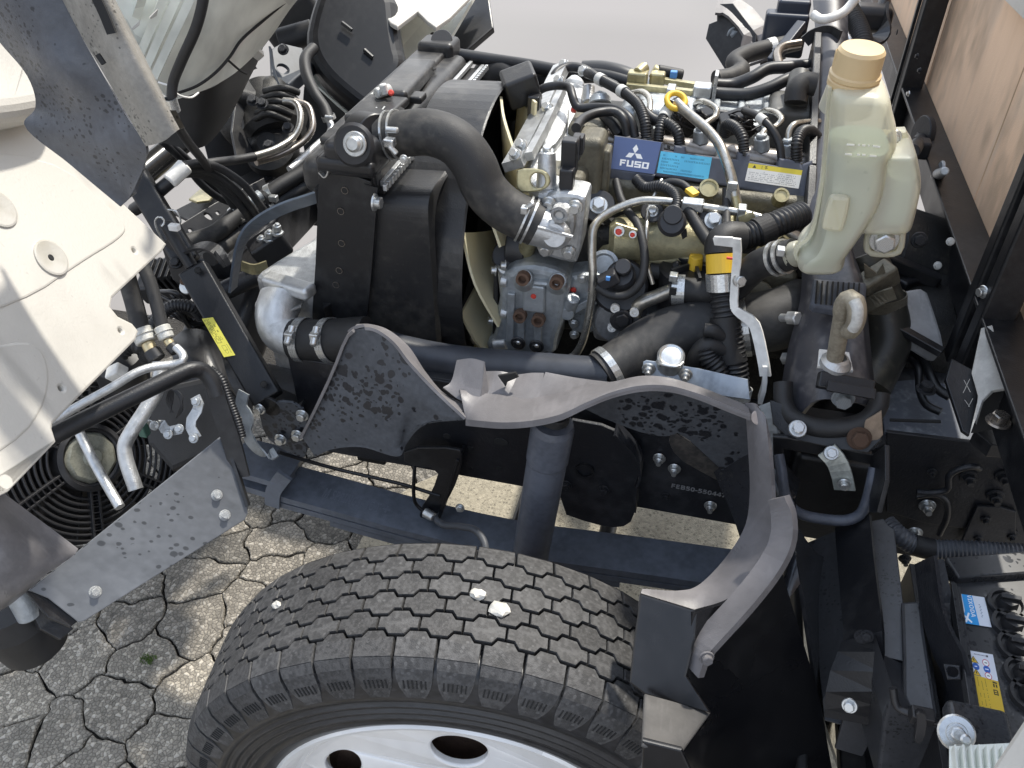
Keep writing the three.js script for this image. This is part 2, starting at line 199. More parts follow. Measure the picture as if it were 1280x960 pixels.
function sheet(rows, th, o = {}) { // smooth sheet through a grid of points, with thickness
  const nu = o.nu ?? 40, nv = o.nv ?? Math.max(2, rows.length * 5), cl = (p, n, s) => (s && p.length > 2 ? new THREE.CatmullRomCurve3(p, false, 'centripetal').getPoints(n) : Array.from({ length: n + 1 }, (_, i) => { const t = i / n * (p.length - 1), k = Math.min(p.length - 2, Math.floor(t)); return p[k].clone().lerp(p[k + 1], t - k); }));
  const R = rows.map((r) => cl(r.map(v), nu, o.su !== false)), G = []; for (let i = 0; i <= nu; i++) G.push(cl(R.map((r) => r[i]), nv, o.sv !== false));
  const Nn = G.map((c, i) => c.map((p, j) => { const a = G[Math.min(nu, i + 1)][j].clone().sub(G[Math.max(0, i - 1)][j]), b = G[i][Math.min(nv, j + 1)].clone().sub(G[i][Math.max(0, j - 1)]); const n = a.cross(b).normalize(); return EYE.clone().sub(p).dot(n) < 0 && !o.keep ? n.negate() : n; }));
  const pos = [], nor = [], uv = [], idx = [], A = (i, j) => i * (nv + 1) + j, T0 = (nu + 1) * (nv + 1); let lu = 0;
  for (const side of [0, 1]) { lu = 0; for (let i = 0; i <= nu; i++) { if (i) lu += G[i][0].distanceTo(G[i - 1][0]); let lv = 0; for (let j = 0; j <= nv; j++) { if (j) lv += G[i][j].distanceTo(G[i][j - 1]); const p = G[i][j].clone().addScaledVector(Nn[i][j], -side * th); pos.push(p.x, p.y, p.z); const n = Nn[i][j].clone().multiplyScalar(side ? -1 : 1); nor.push(n.x, n.y, n.z); uv.push(lu, lv); } } }
  const a0 = G[1][0].clone().sub(G[0][0]).cross(G[0][1].clone().sub(G[0][0])).dot(Nn[0][0]) > 0;
  for (let i = 0; i < nu; i++) for (let j = 0; j < nv; j++) { const a = A(i, j), b = A(i + 1, j), c = A(i + 1, j + 1), d = A(i, j + 1); (a0 ? idx.push(a, b, c, a, c, d) : idx.push(a, c, b, a, d, c)); const e = [a, b, c, d].map((q) => q + T0); (a0 ? idx.push(e[0], e[2], e[1], e[0], e[3], e[2]) : idx.push(e[0], e[1], e[2], e[0], e[2], e[3])); }
  const g = new THREE.BufferGeometry(); g.setAttribute('position', new THREE.Float32BufferAttribute(pos, 3)); g.setAttribute('normal', new THREE.Float32BufferAttribute(nor, 3)); g.setAttribute('uv', new THREE.Float32BufferAttribute(uv, 2)); g.setIndex(idx);
  const ep = [], eq = (a, b) => { const P = (k) => new V3(pos[3 * k], pos[3 * k + 1], pos[3 * k + 2]); const q = [P(a), P(b), P(b + T0), P(a + T0)]; ep.push(...[0, 1, 2, 0, 2, 3].flatMap((k) => [q[k].x, q[k].y, q[k].z])); };
  for (let i = 0; i < nu; i++) { eq(A(i, 0), A(i + 1, 0)); eq(A(i + 1, nv), A(i, nv)); } for (let j = 0; j < nv; j++) { eq(A(0, j + 1), A(0, j)); eq(A(nu, j), A(nu, j + 1)); }
  const e = new THREE.BufferGeometry(); e.setAttribute('position', new THREE.Float32BufferAttribute(ep, 3)); e.computeVertexNormals(); const all = join([g.toNonIndexed(), boxUV(e)]); return o.strip ? all : boxUV(all);
}

function loftRows(rows, e = 3.2, seg = 48, sub = 6) { // rows [py, left px, right px, z of the middle, half depth]: rounded hollow body from horizontal sections
  const R = rows.map(([py, a, b, z, hd]) => [Z(a, py, z), Z(b, py, z), hd]), sm3 = (f) => new THREE.CatmullRomCurve3(R.map(f), false, 'centripetal').getPoints((R.length - 1) * sub), A = sm3((r) => r[0]), B = sm3((r) => r[1]), Hd = sm3((r, i) => new V3(i * 0.02, r[2], 0)).map((p) => p.y);
  const pos = [], idx = [], n = A.length; for (let i = 0; i < n; i++) { const c = A[i].clone().lerp(B[i], 0.5), h = B[i].clone().sub(A[i]).multiplyScalar(0.5); for (let k = 0; k < seg; k++) { const t = k / seg * 2 * Math.PI, q = (w) => Math.sign(w) * Math.pow(Math.abs(w), 2 / e), x = q(Math.cos(t)), z = q(Math.sin(t)); pos.push(c.x + h.x * x, c.y + h.y * x, c.z + h.z * x + Hd[i] * z); } }
  for (let i = 0; i < n - 1; i++) for (let k = 0; k < seg; k++) { const a = i * seg + k, b = i * seg + (k + 1) % seg, c = a + seg, d = b + seg; idx.push(a, b, c, b, d, c); }
  for (const [i, s] of [[0, 1], [n - 1, -1]]) { const m = pos.length / 3, c = A[i].clone().lerp(B[i], 0.5); pos.push(c.x, c.y, c.z); for (let k = 0; k < seg; k++) { const a = i * seg + k, b = i * seg + (k + 1) % seg; s > 0 ? idx.push(m, b, a) : idx.push(m, a, b); } }
  const g = new THREE.BufferGeometry(); g.setAttribute('position', new THREE.Float32BufferAttribute(pos, 3)); g.setIndex(idx); g.computeVertexNormals(); return boxUV(g);
}

// ---------------------------------------------------------------- things and parts
const things = [], used = {};
const numbered = (n) => { used[n] = (used[n] ?? -1) + 1; return used[n] ? n + '_' + String(used[n]).padStart(3, '0') : n; };
function thing(name, label, category, group) { const o = new THREE.Group(); o.name = numbered(name); o.userData = { label, category }; if (group) o.userData.group = group; scene.add(o); things.push(o); return o; }
function part(parent, name, geo, mat, label) { const m = new THREE.Mesh(Array.isArray(geo) ? join(geo) : geo, mat); if (!m.geometry.attributes.uv) m.geometry = boxUV(m.geometry); m.name = name; m.castShadow = m.receiveShadow = true; if (label) m.userData.label = label; parent.add(m); return m; }
const parts = (parent, name, list, mat, label) => list.map((g) => part(parent, name, g, mat, label));
const FONT = await new FontLoader().loadAsync('fonts/droid/droid_sans_bold.typeface.json');
function textOn(parent, name, str, a, b, n, hgt, mat, up = 0.0006, sx = 1) { // raised lettering along the line from a to b
  const u = b.clone().sub(a), L = u.length(); u.normalize(); n = n.clone().addScaledVector(u, -n.dot(u)).normalize(); const w = new V3().crossVectors(n, u), g = new THREE.ExtrudeGeometry(FONT.generateShapes(str, hgt), { depth: up, bevelEnabled: false, curveSegments: 3 }); g.computeBoundingBox(); const k = L / g.boundingBox.max.x; g.scale(k, 1, 1); g.applyMatrix4(new THREE.Matrix4().makeBasis(u, w, n).setPosition(a)); return part(parent, name, g, mat);
}
function structure(name, geo, mat) { const m = part(scene, name, geo, mat); m.userData.kind = 'structure'; return m; }
const R0 = rng(77);
const hexBolt = join([new THREE.CylinderGeometry(0.5, 0.5, 0.42, 6).translate(0, 0.33, 0), new THREE.CylinderGeometry(0.42, 0.5, 0.06, 6).translate(0, 0.57, 0), new THREE.CylinderGeometry(0.66, 0.72, 0.12, 20).translate(0, 0.06, 0)]);
const studBolt = join([hexBolt.clone(), new THREE.CylinderGeometry(0.26, 0.26, 0.6, 12).translate(0, 0.75, 0)]);
function bolt(parent, p, n, size, mat = ZINC, stud = false) { const m = new THREE.Mesh(stud ? studBolt : hexBolt, mat); m.name = 'bolt'; m.castShadow = m.receiveShadow = true; m.position.copy(v(p)); m.quaternion.setFromUnitVectors(new V3(0, 1, 0), n.clone().normalize()).multiply(new THREE.Quaternion().setFromAxisAngle(new V3(0, 1, 0), R0() * 3)); m.scale.setScalar(size * 0.74); parent.add(m); return m; }
function clampOn(parent, pts, t, r, w = 0.012, mat = ZINC, sc = 1) { const [c, d] = at(pts, t), m = part(parent, 'hose_clamp', ring(c, d, r + 0.0006, w), mat); const up = UP.clone().addScaledVector(OUT, 0.6); up.addScaledVector(d, -up.dot(d)).normalize(); const s = new V3().crossVectors(d, up).normalize(), e = c.clone().addScaledVector(up, r + 0.004).addScaledVector(s, 0.3 * r); part(m, 'clamp_screw', [cyl(e.clone().addScaledVector(s, -0.011 * sc), e.clone().addScaledVector(s, 0.011 * sc), 0.004 * sc), box(e, [0.010 * sc, 0.009 * sc, 0.009 * sc])], mat); return m; }
const LABELS = [];
function decal(parent, name, corners, w, h, draw, o = {}) { // printed sticker: TL, TR, BR, BL
  const cv = document.createElement('canvas'); cv.width = w; cv.height = h; const x = cv.getContext('2d'); draw(x, w, h); const t = new THREE.CanvasTexture(cv); t.colorSpace = THREE.SRGBColorSpace;
  const [a, b, c, d] = corners, n = new V3().crossVectors(b.clone().sub(a), d.clone().sub(a)).normalize(); if (EYE.clone().sub(a).dot(n) < 0) n.negate(); const off = n.multiplyScalar(o.off ?? 0.0012), q = [a, b, c, d].map((p) => p.clone().add(off));
  const nu = 6, pos = [], uv = []; for (let i = 0; i < nu; i++) { const f = (s, t2) => q[0].clone().lerp(q[1], s).lerp(q[3].clone().lerp(q[2], s), t2), s0 = i / nu, s1 = (i + 1) / nu, A = [f(s0, 0), f(s0, 1), f(s1, 1), f(s1, 0)], U = [[s0, 1], [s0, 0], [s1, 0], [s1, 1]]; for (const k of [0, 1, 2, 0, 2, 3]) { pos.push(A[k].x, A[k].y, A[k].z); uv.push(...U[k]); } }
  const g = new THREE.BufferGeometry(); g.setAttribute('position', new THREE.Float32BufferAttribute(pos, 3)); g.setAttribute('uv', new THREE.Float32BufferAttribute(uv, 2)); g.computeVertexNormals();
  const m = new THREE.MeshPhysicalMaterial({ map: t, roughness: o.r ?? 0.45 }); m.name = name + '_print'; return part(parent, name, g, m, o.label);
}
// ================================================================ GROUND
const ASPH_FAR = M('bright_old_asphalt', { c: [0.228, 0.217, 0.207], r: 0.92, map: 'lot', mt: 2.2, bump: 'asphH', bt: 0.6, bs: 0.002 });
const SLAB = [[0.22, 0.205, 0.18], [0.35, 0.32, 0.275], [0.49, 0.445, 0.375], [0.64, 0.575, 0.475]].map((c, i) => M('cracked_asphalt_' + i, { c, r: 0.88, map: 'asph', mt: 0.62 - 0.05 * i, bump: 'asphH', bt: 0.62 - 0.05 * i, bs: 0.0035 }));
const SOIL = M('crack_soil', { c: [0.035, 0.031, 0.026], r: 1, map: 'grime', mt: 0.1, bump: 'asphH', bt: 0.3, bs: 0.006 });
structure('ground', new THREE.PlaneGeometry(240, 240, 60, 60).rotateX(-Math.PI / 2).translate(0, -0.02, 0), ASPH_FAR);
{ // worn yard: cracked asphalt, every broken piece on its own
  const bed = structure('cracked_pavement', new THREE.PlaneGeometry(2.6, 2.9, 10, 10).rotateX(-Math.PI / 2).translate(-0.75, -0.013, 0.05), SOIL);
  const r = rng(5), s = 0.112, x0 = -1.90, z0 = -1.30, nx = 21, nz = 22, P = [];
  for (let j = 0; j < nz; j++) for (let i = 0; i < nx; i++) P.push([x0 + s * (i + (r() - 0.5) * 0.92 + 0.3 * (j % 2)), z0 + s * (j + (r() - 0.5) * 0.92)]);
  const wob = (x, z) => { const q = (a, b, f, k) => vnoise(a * f + 50, b * f + 50, 4096, k) - 0.5; return [x + 0.020 * q(x, z, 14, 1) + 0.016 * q(x, z, 45, 2) + 0.006 * q(x, z, 130, 5), z + 0.020 * q(x, z, 14, 3) + 0.016 * q(x, z, 45, 4) + 0.006 * q(x, z, 130, 6)]; };
  let n = 0; const rest = [[], [], [], []];
  for (let k = 0; k < P.length; k++) {
    const [cx, cz] = P[k]; if (cx < -1.72 || cx > 0.3 || cz < -1.15 || cz > 1.05) continue;
    let poly = [[cx - 0.4, cz - 0.4], [cx + 0.4, cz - 0.4], [cx + 0.4, cz + 0.4], [cx - 0.4, cz + 0.4]];
    for (const [qx, qz] of P) { const dx = qx - cx, dz = qz - cz, dd = dx * dx + dz * dz; if (dd < 1e-9 || dd > 0.3) continue; const c = (qx * qx + qz * qz - cx * cx - cz * cz) / 2, out = []; for (let i = 0; i < poly.length; i++) { const a = poly[i], b = poly[(i + 1) % poly.length], fa = a[0] * dx + a[1] * dz - c, fb = b[0] * dx + b[1] * dz - c; if (fa <= 0) out.push(a); if (fa * fb < 0) { const t = fa / (fa - fb); out.push([a[0] + (b[0] - a[0]) * t, a[1] + (b[1] - a[1]) * t]); } } poly = out; }
    if (poly.length < 3) continue;
    const fine = []; poly.forEach((a, i) => { const b = poly[(i + 1) % poly.length], m = Math.max(2, Math.ceil(Math.hypot(b[0] - a[0], b[1] - a[1]) / 0.011)); for (let q = 0; q < m; q++) fine.push(wob(a[0] + (b[0] - a[0]) * q / m, a[1] + (b[1] - a[1]) * q / m)); });
    const L = fine.length, ins = fine.map((p, i) => { const a = fine[(i + L - 1) % L], b = fine[(i + 1) % L], tx = b[0] - a[0], tz = b[1] - a[1], l = Math.hypot(tx, tz) || 1, g = 0.0007 + 0.0034 * vnoise(p[0] * 30 + 90, p[1] * 30 + 90, 4096, 8); return new THREE.Vector2(p[0] - tz / l * g, -(p[1] + tx / l * g)); });
    const g = extr({ o: new V3(0, (r() - 0.5) * 0.004, 0), u: new V3(1, 0, 0), v: new V3(0, 0, -1), n: new V3(0, 1, 0) }, ins, 0.012, { b: 0.0022, bseg: 1 });
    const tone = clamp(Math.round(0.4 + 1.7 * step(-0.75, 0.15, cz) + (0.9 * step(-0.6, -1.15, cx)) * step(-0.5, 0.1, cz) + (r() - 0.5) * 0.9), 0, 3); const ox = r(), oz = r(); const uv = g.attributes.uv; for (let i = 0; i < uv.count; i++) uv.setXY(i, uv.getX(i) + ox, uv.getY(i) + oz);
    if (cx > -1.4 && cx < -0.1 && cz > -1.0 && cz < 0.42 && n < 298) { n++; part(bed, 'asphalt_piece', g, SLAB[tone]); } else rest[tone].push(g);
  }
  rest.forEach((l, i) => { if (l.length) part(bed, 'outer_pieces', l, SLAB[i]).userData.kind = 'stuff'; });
  const MOSS = M('moss', { c: [0.09, 0.15, 0.03], r: 0.9 });
  for (const [a, b, l, sd] of [[186, 825, 'tiny green moss tuft in a pavement crack left of the tyre', 3], [13, 803, 'tiny green moss tuft in a pavement crack at the left edge', 4]]) { const q = rng(sd), c = Y(a, b, 0), t = thing('moss_tuft', l, 'moss'), L = []; for (let k = 0; k < 60; k++) { const an = q() * 6.28, d = q() * 0.012, h = 0.004 + 0.006 * q(), p = new V3(c.x + d * Math.cos(an) * 1.6, -0.006, c.z + d * Math.sin(an)), g = new THREE.ConeGeometry(0.0016, h + 0.006, 4); g.rotateX((q() - 0.5) * 0.9); g.rotateZ((q() - 0.5) * 0.9); g.translate(p.x, h * 0.5, p.z); L.push(g); } part(t, 'moss_leaves', L, MOSS).userData.kind = 'stuff'; }
  const CON = M('pale_concrete', { c: [0.42, 0.39, 0.33], r: 0.9, map: 'concrete', mt: 0.55, bump: 'asphH', bt: 0.35, bs: 0.0018 });
  const edge = [[438, 700], [452, 672], [470, 645], [498, 618], [520, 604], [548, 592], [575, 588], [620, 585], [700, 540], [860, 520], [1100, 560]].map(([a, b]) => Y(a, b, 0.012)); edge.push(new V3(2.5, 0.012, -1.6), new V3(2.5, 0.012, 0.2), new V3(0.5, 0.012, 0.1), new V3(-0.1, 0.012, -0.1));
  structure('concrete_pad', plate(yP(0.012), edge, 0.03, { b: 0.003 }), CON);
}

// ================================================================ FRONT WHEEL
{
  const th = thing('truck_wheel_assembly', 'front wheel with dusty block tread tyre and bright silver rim', 'wheel');
  const Rt = 0.374, tilt = 8, place = (g) => g.scale(1, 1, 0.87).rotateY(rad(tilt)).translate(0, 0.375, 0);
  const prof = [[0.240, 0.102], [0.247, 0.108], [0.254, 0.112], [0.262, 0.1165], [0.264, 0.1165], [0.266, 0.1135], [0.274, 0.1140], [0.2755, 0.1190], [0.2795, 0.1192], [0.281, 0.1142], [0.286, 0.1145], [0.2875, 0.1195], [0.2915, 0.1196], [0.293, 0.1145], [0.298, 0.1145], [0.2995, 0.1192], [0.3035, 0.1190], [0.305, 0.1140], [0.310, 0.1140], [0.3115, 0.1180], [0.318, 0.1165], [0.335, 0.1110], [0.350, 0.1040], [0.3605, 0.090]];
  const full = [...prof, [0.3565, 0.075], [0.357, 0.05], [0.358, 0], [0.357, -0.05], [0.3565, -0.075], ...prof.slice().reverse().map(([a, b]) => [a, -b])].map(([a, b]) => new THREE.Vector2(a, b));
  const tyre = part(th, 'tyre', place(new THREE.LatheGeometry(full, 128).rotateX(Math.PI / 2)), SIDEW);
  const NB = 47, pitch = 2 * Math.PI / NB, oct = (z, h, gap, w = 0.5) => { const a = 0.5 - gap, c = 0.19, m = 0.31, e = h / 2 - 0.0095; return [[-a, z - e], [-m, z - e], [-c, z - h / 2], [c, z - h / 2], [m, z - e], [a, z - e], [a, z + e], [m, z + e], [c, z + h / 2], [-c, z + h / 2], [-m, z + e], [-a, z + e]]; };
  const rows = [0.0465, 0.0155, -0.0155, -0.0465].map((z, i) => ({ poly: oct(z, 0.0360, 0.014), off: i % 2 ? 0.5 : 0 }));
  const sh = (s) => [[-0.475, s * 0.0690], [-0.31, s * 0.0690], [-0.19, s * 0.0595], [0.19, s * 0.0595], [0.31, s * 0.0690], [0.475, s * 0.0690], [0.475, s * 0.094], [-0.475, s * 0.094]];
  rows.push({ poly: sh(1), off: 0.5, s: 1 }, { poly: sh(-1), off: 0, s: -1 });
  const warp = (z, top) => { const t = Math.abs(z); return (top ? Rt : 0.355) - (t > 0.06 ? (t - 0.06) * (t - 0.06) * 5.2 : 0); };
  function block(row) { // footprint in (pitch, across) lifted to the crown radius, with a chamfered top
    const pos = [], P = (u, z, r) => { const a = u * pitch + Math.PI / 2; return [r * Math.cos(a), r * Math.sin(a), z]; }, tri = (...q) => q.forEach((p) => pos.push(...p)); const poly = row.poly, c = poly.reduce((a, p) => [a[0] + p[0] / poly.length, a[1] + p[1] / poly.length], [0, 0]), n = poly.length;
    const top = poly.map(([u, z]) => [mix(c[0], u, 0.955), mix(c[1], z, 0.955)]), mid = poly.map(([u, z]) => [mix(c[0], u, 0.985), mix(c[1], z, 0.99)]);
    const fl = (a, b, c2, d) => tri(a, b, c2, a, c2, d);
    for (let i = 0; i < n; i++) { const j = (i + 1) % n, A = P(...poly[i], 0.357), B = P(...poly[j], 0.357), C = P(...mid[j], warp(mid[j][1], 1) - 0.0015), Dd = P(...mid[i], warp(mid[i][1], 1) - 0.0015), E = P(...top[j], warp(top[j][1], 1)), F = P(...top[i], warp(top[i][1], 1)), O = P(...c, warp(c[1], 1)); fl(A, B, C, Dd); fl(Dd, C, E, F); tri(F, E, O); }
    if (row.s) { const s = row.s, o = [[0.465, 0.094, 0.3680], [0.455, 0.1035, 0.3585], [0.445, 0.1095, 0.346], [0.40, 0.1130, 0.334], [0.26, 0.1165, 0.319]]; for (let k = 0; k < 4; k++) { const [a, z, r] = o[k], [a2, z2, r2] = o[k + 1]; fl(P(-a, s * z, r), P(a, s * z, r), P(a2, s * z2, r2), P(-a2, s * z2, r2)); for (const q of [-1, 1]) tri(P(q * a, s * z, r), P(q * a2, s * z2, r2), P(q * a, s * z * 0.93, r - 0.008), P(q * a2, s * z2, r2), P(q * a2, s * z2 * 0.96, r2 - 0.003), P(q * a, s * z * 0.93, r - 0.008)); } }
    const g = new THREE.BufferGeometry(); g.setAttribute('position', new THREE.Float32BufferAttribute(pos, 3));
    // outward facing
    const p = g.attributes.position, a = new V3(), b = new V3(), d = new V3(); const ctr = new V3(...P(...c, row.s ? 0.335 : 0.36)); if (row.s) ctr.z *= 0.93; for (let i = 0; i < p.count; i += 3) { a.fromBufferAttribute(p, i); b.fromBufferAttribute(p, i + 1); d.fromBufferAttribute(p, i + 2); const nn = b.clone().sub(a).cross(d.clone().sub(a)); if (nn.dot(a.clone().add(b).add(d).divideScalar(3).sub(ctr)) < 0) { p.setXYZ(i + 1, d.x, d.y, d.z); p.setXYZ(i + 2, b.x, b.y, b.z); } }
    g.computeVertexNormals(); return boxUV(g);
  }
  const rest = [], r = rng(9); let count = 0;
  const hub = new THREE.Matrix4().makeTranslation(0, 0.375, 0).multiply(new THREE.Matrix4().makeRotationY(rad(tilt))).multiply(new THREE.Matrix4().makeScale(1, 1, 0.87));
  for (const row of rows) { const g = block(row); for (let k = 0; k < NB; k++) { const a = (k + row.off) * pitch, up = Math.cos(a); const m = hub.clone().multiply(new THREE.Matrix4().makeRotationZ(a)); if (up > 0.02 && count < 296) { const b = part(tyre, 'tread_block', g, TYRE[Math.floor(r() * 3)]); b.applyMatrix4(m); count++; } else rest.push(g.clone().applyMatrix4(m)); } }
  part(tyre, 'tread', rest, TYRE[1]).userData.kind = 'stuff';
  const sip = []; // wear marks moulded on the outer shoulder
  for (let k = -20; k <= 20; k++) for (let q = 0; q < 6; q++) { const a = (k + 0.5 + (q - 2.5) * 0.11) * pitch + Math.PI / 2; sip.push(new THREE.BoxGeometry(0.0016, 0.0115, 0.0014).rotateX(-0.27).translate(0, 0.3385, 0.1119).rotateZ(a - Math.PI / 2)); }
  part(tyre, 'shoulder_sipe', place(join(sip)), GROOVE).userData.kind = 'stuff';
  // rim: lip, dished disc with six oval hand holes, hub and studs
  const rim = part(th, 'rim', place(lathe(new V3(), new V3(0, 0, 1), [[0.2, -0.1], [0.234, -0.1], [0.230, 0.07], [0.236, 0.098], [0.244, 0.1045], [0.247, 0.108], [0.244, 0.1115], [0.238, 0.110], [0.229, 0.100], [0.221, 0.087], [0.213, 0.081]], 96)), RIM);
  const s = new THREE.Shape(); s.absarc(0, 0, 0.2155, 0, 2 * Math.PI); const HOLES = [0, 1, 2, 3, 4, 5]; for (const k of HOLES) { const a = k * Math.PI / 3 + rad(84), h = new THREE.Path(); h.absellipse(0.172 * Math.cos(a), 0.172 * Math.sin(a), 0.021, 0.036, 0, 2 * Math.PI, true, a); s.holes.push(h); }
  const dg = new THREE.ExtrudeGeometry(s, { depth: 0.006, bevelEnabled: true, bevelSize: 0.003, bevelThickness: 0.003, bevelOffset: -0.003, bevelSegments: 3, curveSegments: 48 }); const dp = dg.attributes.position; for (let i = 0; i < dp.count; i++) { const q = Math.hypot(dp.getX(i), dp.getY(i)); dp.setZ(i, dp.getZ(i) + 0.075 + 0.03 * step(0.21, 0.11, q)); } dg.computeVertexNormals();
  part(rim, 'wheel_disc', place(dg), RIM);
  part(rim, 'hub', place(lathe(new V3(0, 0, 0.09), new V3(0, 0, 1), [[0.062, 0], [0.06, 0.03], [0.045, 0.045], [0.0001, 0.047]], 40)), RAIL);
  for (let k = 0; k < 6; k++) { const a = k * Math.PI / 3 + 0.4, b = bolt(rim, new V3(0.105 * Math.cos(a), 0.105 * Math.sin(a), 0.098).applyMatrix4(hub), new V3(0, 0, 1).transformDirection(hub), 0.026, RAIL, true); b.name = 'wheel_nut'; }
  part(th, 'brake_drum', place(lathe(new V3(0, 0, -0.08), new V3(0, 0, 1), [[0.0001, 0.13], [0.17, 0.13], [0.185, 0.115], [0.185, 0], [0.0001, 0]], 48)), RUST);
  // pebbles caught in the grooves
  for (const [x, y, d, l, sx] of [[623, 762, 0.003, 'bright white stone chip wedged in the middle of the tyre tread', 1.25], [597, 743, 0.003, 'small white stone chip behind the larger one in the tyre tread', 1], [347, 756, 0.003, 'pale stone chip low on the front side of the tyre tread', 0.7]]) {
    const dir = ray(x, y).normalize(), ax = new V3(0, 0, 1).applyMatrix4(new THREE.Matrix4().makeRotationY(rad(tilt))), o = EYE.clone().sub(new V3(0, 0.375, 0)); const dp2 = dir.clone().addScaledVector(ax, -dir.dot(ax)), op = o.clone().addScaledVector(ax, -o.dot(ax)), A = dp2.dot(dp2), B = 2 * dp2.dot(op), Cc = op.dot(op) - (Rt + d - 0.002) ** 2, t = (-B - Math.sqrt(B * B - 4 * A * Cc)) / (2 * A); const p = EYE.clone().addScaledVector(dir, t);
    const g = new THREE.IcosahedronGeometry(0.0075 * sx, 1), q = g.attributes.position; for (let i = 0; i < q.count; i++) { const k = 0.75 + 0.5 * hash(Math.round(q.getX(i) * 9e3), Math.round(q.getY(i) * 9e3 + q.getZ(i) * 7e3), 4); q.setXYZ(i, q.getX(i) * k * 1.3, q.getY(i) * k * 0.8, q.getZ(i) * k); } g.computeVertexNormals(); const tt = thing('stone_chip', l, 'stone'); part(tt, 'stone', boxUV(g.translate(p.x, p.y, p.z)), WHITE);
  }
}

// ================================================================ CHASSIS FRAME
{
  const th = thing('chassis_frame', 'black ladder frame of the truck with bolted rails and cross members', 'truck frame');
  const rail = (z, s) => [box(new V3(0.93 + 0.04 * s, 0.695, z), [2.74 - 0.08 * s, 0.19, 0.007], { r: 0.002 }), box(new V3(0.93 + 0.04 * s, 0.7885, z - s * 0.033), [2.74 - 0.08 * s, 0.006, 0.066], { r: 0.002 }), box(new V3(0.93 + 0.04 * s, 0.603, z - s * 0.033), [2.74 - 0.08 * s, 0.006, 0.066], { r: 0.002 })];
  const L = part(th, 'frame_rail', rail(-0.338, 1), FRAME); part(th, 'frame_rail', [...rail(-1.06, -1), box(new V3(-0.6, 0.695, -1.063), [0.5, 0.18, 0.012])], FRAME);
  for (const [x, y, w, h] of [[0.58, 0.69, 0.07, 0.15], [1.25, 0.69, 0.07, 0.15]]) part(th, 'cross_member', box(new V3(x, y, -0.7), [w, h, 0.71], { r: 0.01 }), FRAME);
  part(th, 'cross_member', [box(new V3(-0.70, 0.68, -0.86), [0.10, 0.10, 0.40], { r: 0.008 })], FRAME);
  part(th, 'axle', [boxTo(new V3(0, 0.36, -1.3), new V3(0, 0.36, -0.12), 0.07, 0.07, { r: 0.012 })], FRAME);
  part(th, 'tie_rod', [cyl(new V3(0.14, 0.34, -1.25), new V3(0.14, 0.34, -0.15), 0.016)], BLACK);
  // holes and bolts on the near rail
  for (const [a, b, s] of [[746, 572, 0.018], [768, 566, 0.018], [824, 573, 0.018], [843, 586, 0.018], [888, 632, 0.018], [832, 620, 0.012], [735, 542, 0.014], [708, 606, 0.016], [755, 612, 0.016]]) bolt(L, [a, b, s === 0.016 ? -0.30 : -0.332], OUT, s, b > 600 && s < 0.018 ? FRAME : ZINC, s === 0.018);
  for (const [a, b, r] of [[559, 545, 0.006], [588, 560, 0.005], [624, 585, 0.005], [588, 585, 0.004]]) part(L, 'rail_hole', disc(Z(a, b, -0.3355), OUT, r, 0.0015, 20, 0.0004), GROOVE);
  part(L, 'slot', plate(zP(-0.333), [[617, 547], [634, 550], [636, 558], [618, 556]], 0.002, { s: 1 }), GROOVE);
  // stamped number
  textOn(L, 'stamped_number', 'FEB50-550447', Z(838, 609, -0.3343), Z(907, 622, -0.3343), OUT, 0.0082, M('stamp_metal', { c: [0.22, 0.22, 0.22], r: 0.5 }), 0.0005);
  // brackets: bump stop / engine mount plate in front of the rail
  const eb = part(th, 'mount_bracket', [plate(zP(-0.305), [[697, 522], [770, 535], [800, 566], [802, 588], [797, 604], [793, 650], [775, 661], [740, 655], [697, 640]], 0.006, { s: 1 }), ribbon([[770, 536, -0.305], [799, 566, -0.305], [802, 590, -0.305], [795, 606, -0.305], [795, 632, -0.305]], 0.03, 0.004, OUT, { s: 1 })], FRAME);
  part(eb, 'mount_hole', [ring(Z(731, 588, -0.303), OUT, 0.011, 0.006, 0.003)], BLACK);
  part(th, 'spring_bracket', [plate(zP(-0.30), [[505, 560], [574, 560], [578, 572], [572, 600], [560, 625], [548, 642], [528, 655], [523, 640], [540, 615], [550, 585], [505, 582]], 0.006, { s: 1 }), boxTo(Z(576, 566, -0.315), Z(552, 640, -0.315), 0.036, 0.005, { up: BACK })], BLACK);
  part(th, 'stay_bracket', [plate(zP(-0.29), [[322, 508], [360, 500], [384, 516], [384, 560], [380, 575], [352, 562], [330, 545]], 0.006, { s: 1 })], SPOTTED);
  for (const [a, b] of [[378, 519], [372, 544], [351, 549], [324, 511]]) bolt(th, [a, b, -0.284], OUT, 0.020);
  part(th, 'hose_bracket', [ribbon([[305, 490, -0.27], [300, 508, -0.26], [312, 522, -0.25], [306, 538, -0.24], [318, 560, -0.23], [335, 572, -0.23], [345, 565, -0.24]], 0.02, 0.003, N(1, 0.1, 0.15), { s: 2 })], ALUG);
  // rear section rail dressing
  const rr = part(th, 'rail_reinforcement', [plate(zP(-0.3285), [[1108, 540], [1290, 562], [1290, 672], [1160, 655], [1108, 640]], 0.006, { s: 0 })], FRAME);
  for (const [a, b, s] of [[1211, 596, 0.021], [1255, 596, 0.021], [1244, 620, 0.021], [1159, 632, 0.021], [1143, 666, 0.021], [1231, 646, 0.018], [1222, 670, 0.016], [1264, 668, 0.017], [1165, 590, 0.012], [1131, 698, 0.017]]) bolt(rr, [a, b, -0.326], OUT, s, s > 0.0205 && a < 1165 ? ZINC : FRAME, true);
  part(rr, 'gusset', plate(zP(-0.322), [[1221, 633], [1250, 634], [1270, 640], [1270, 686], [1200, 682]], 0.005), FRAME);
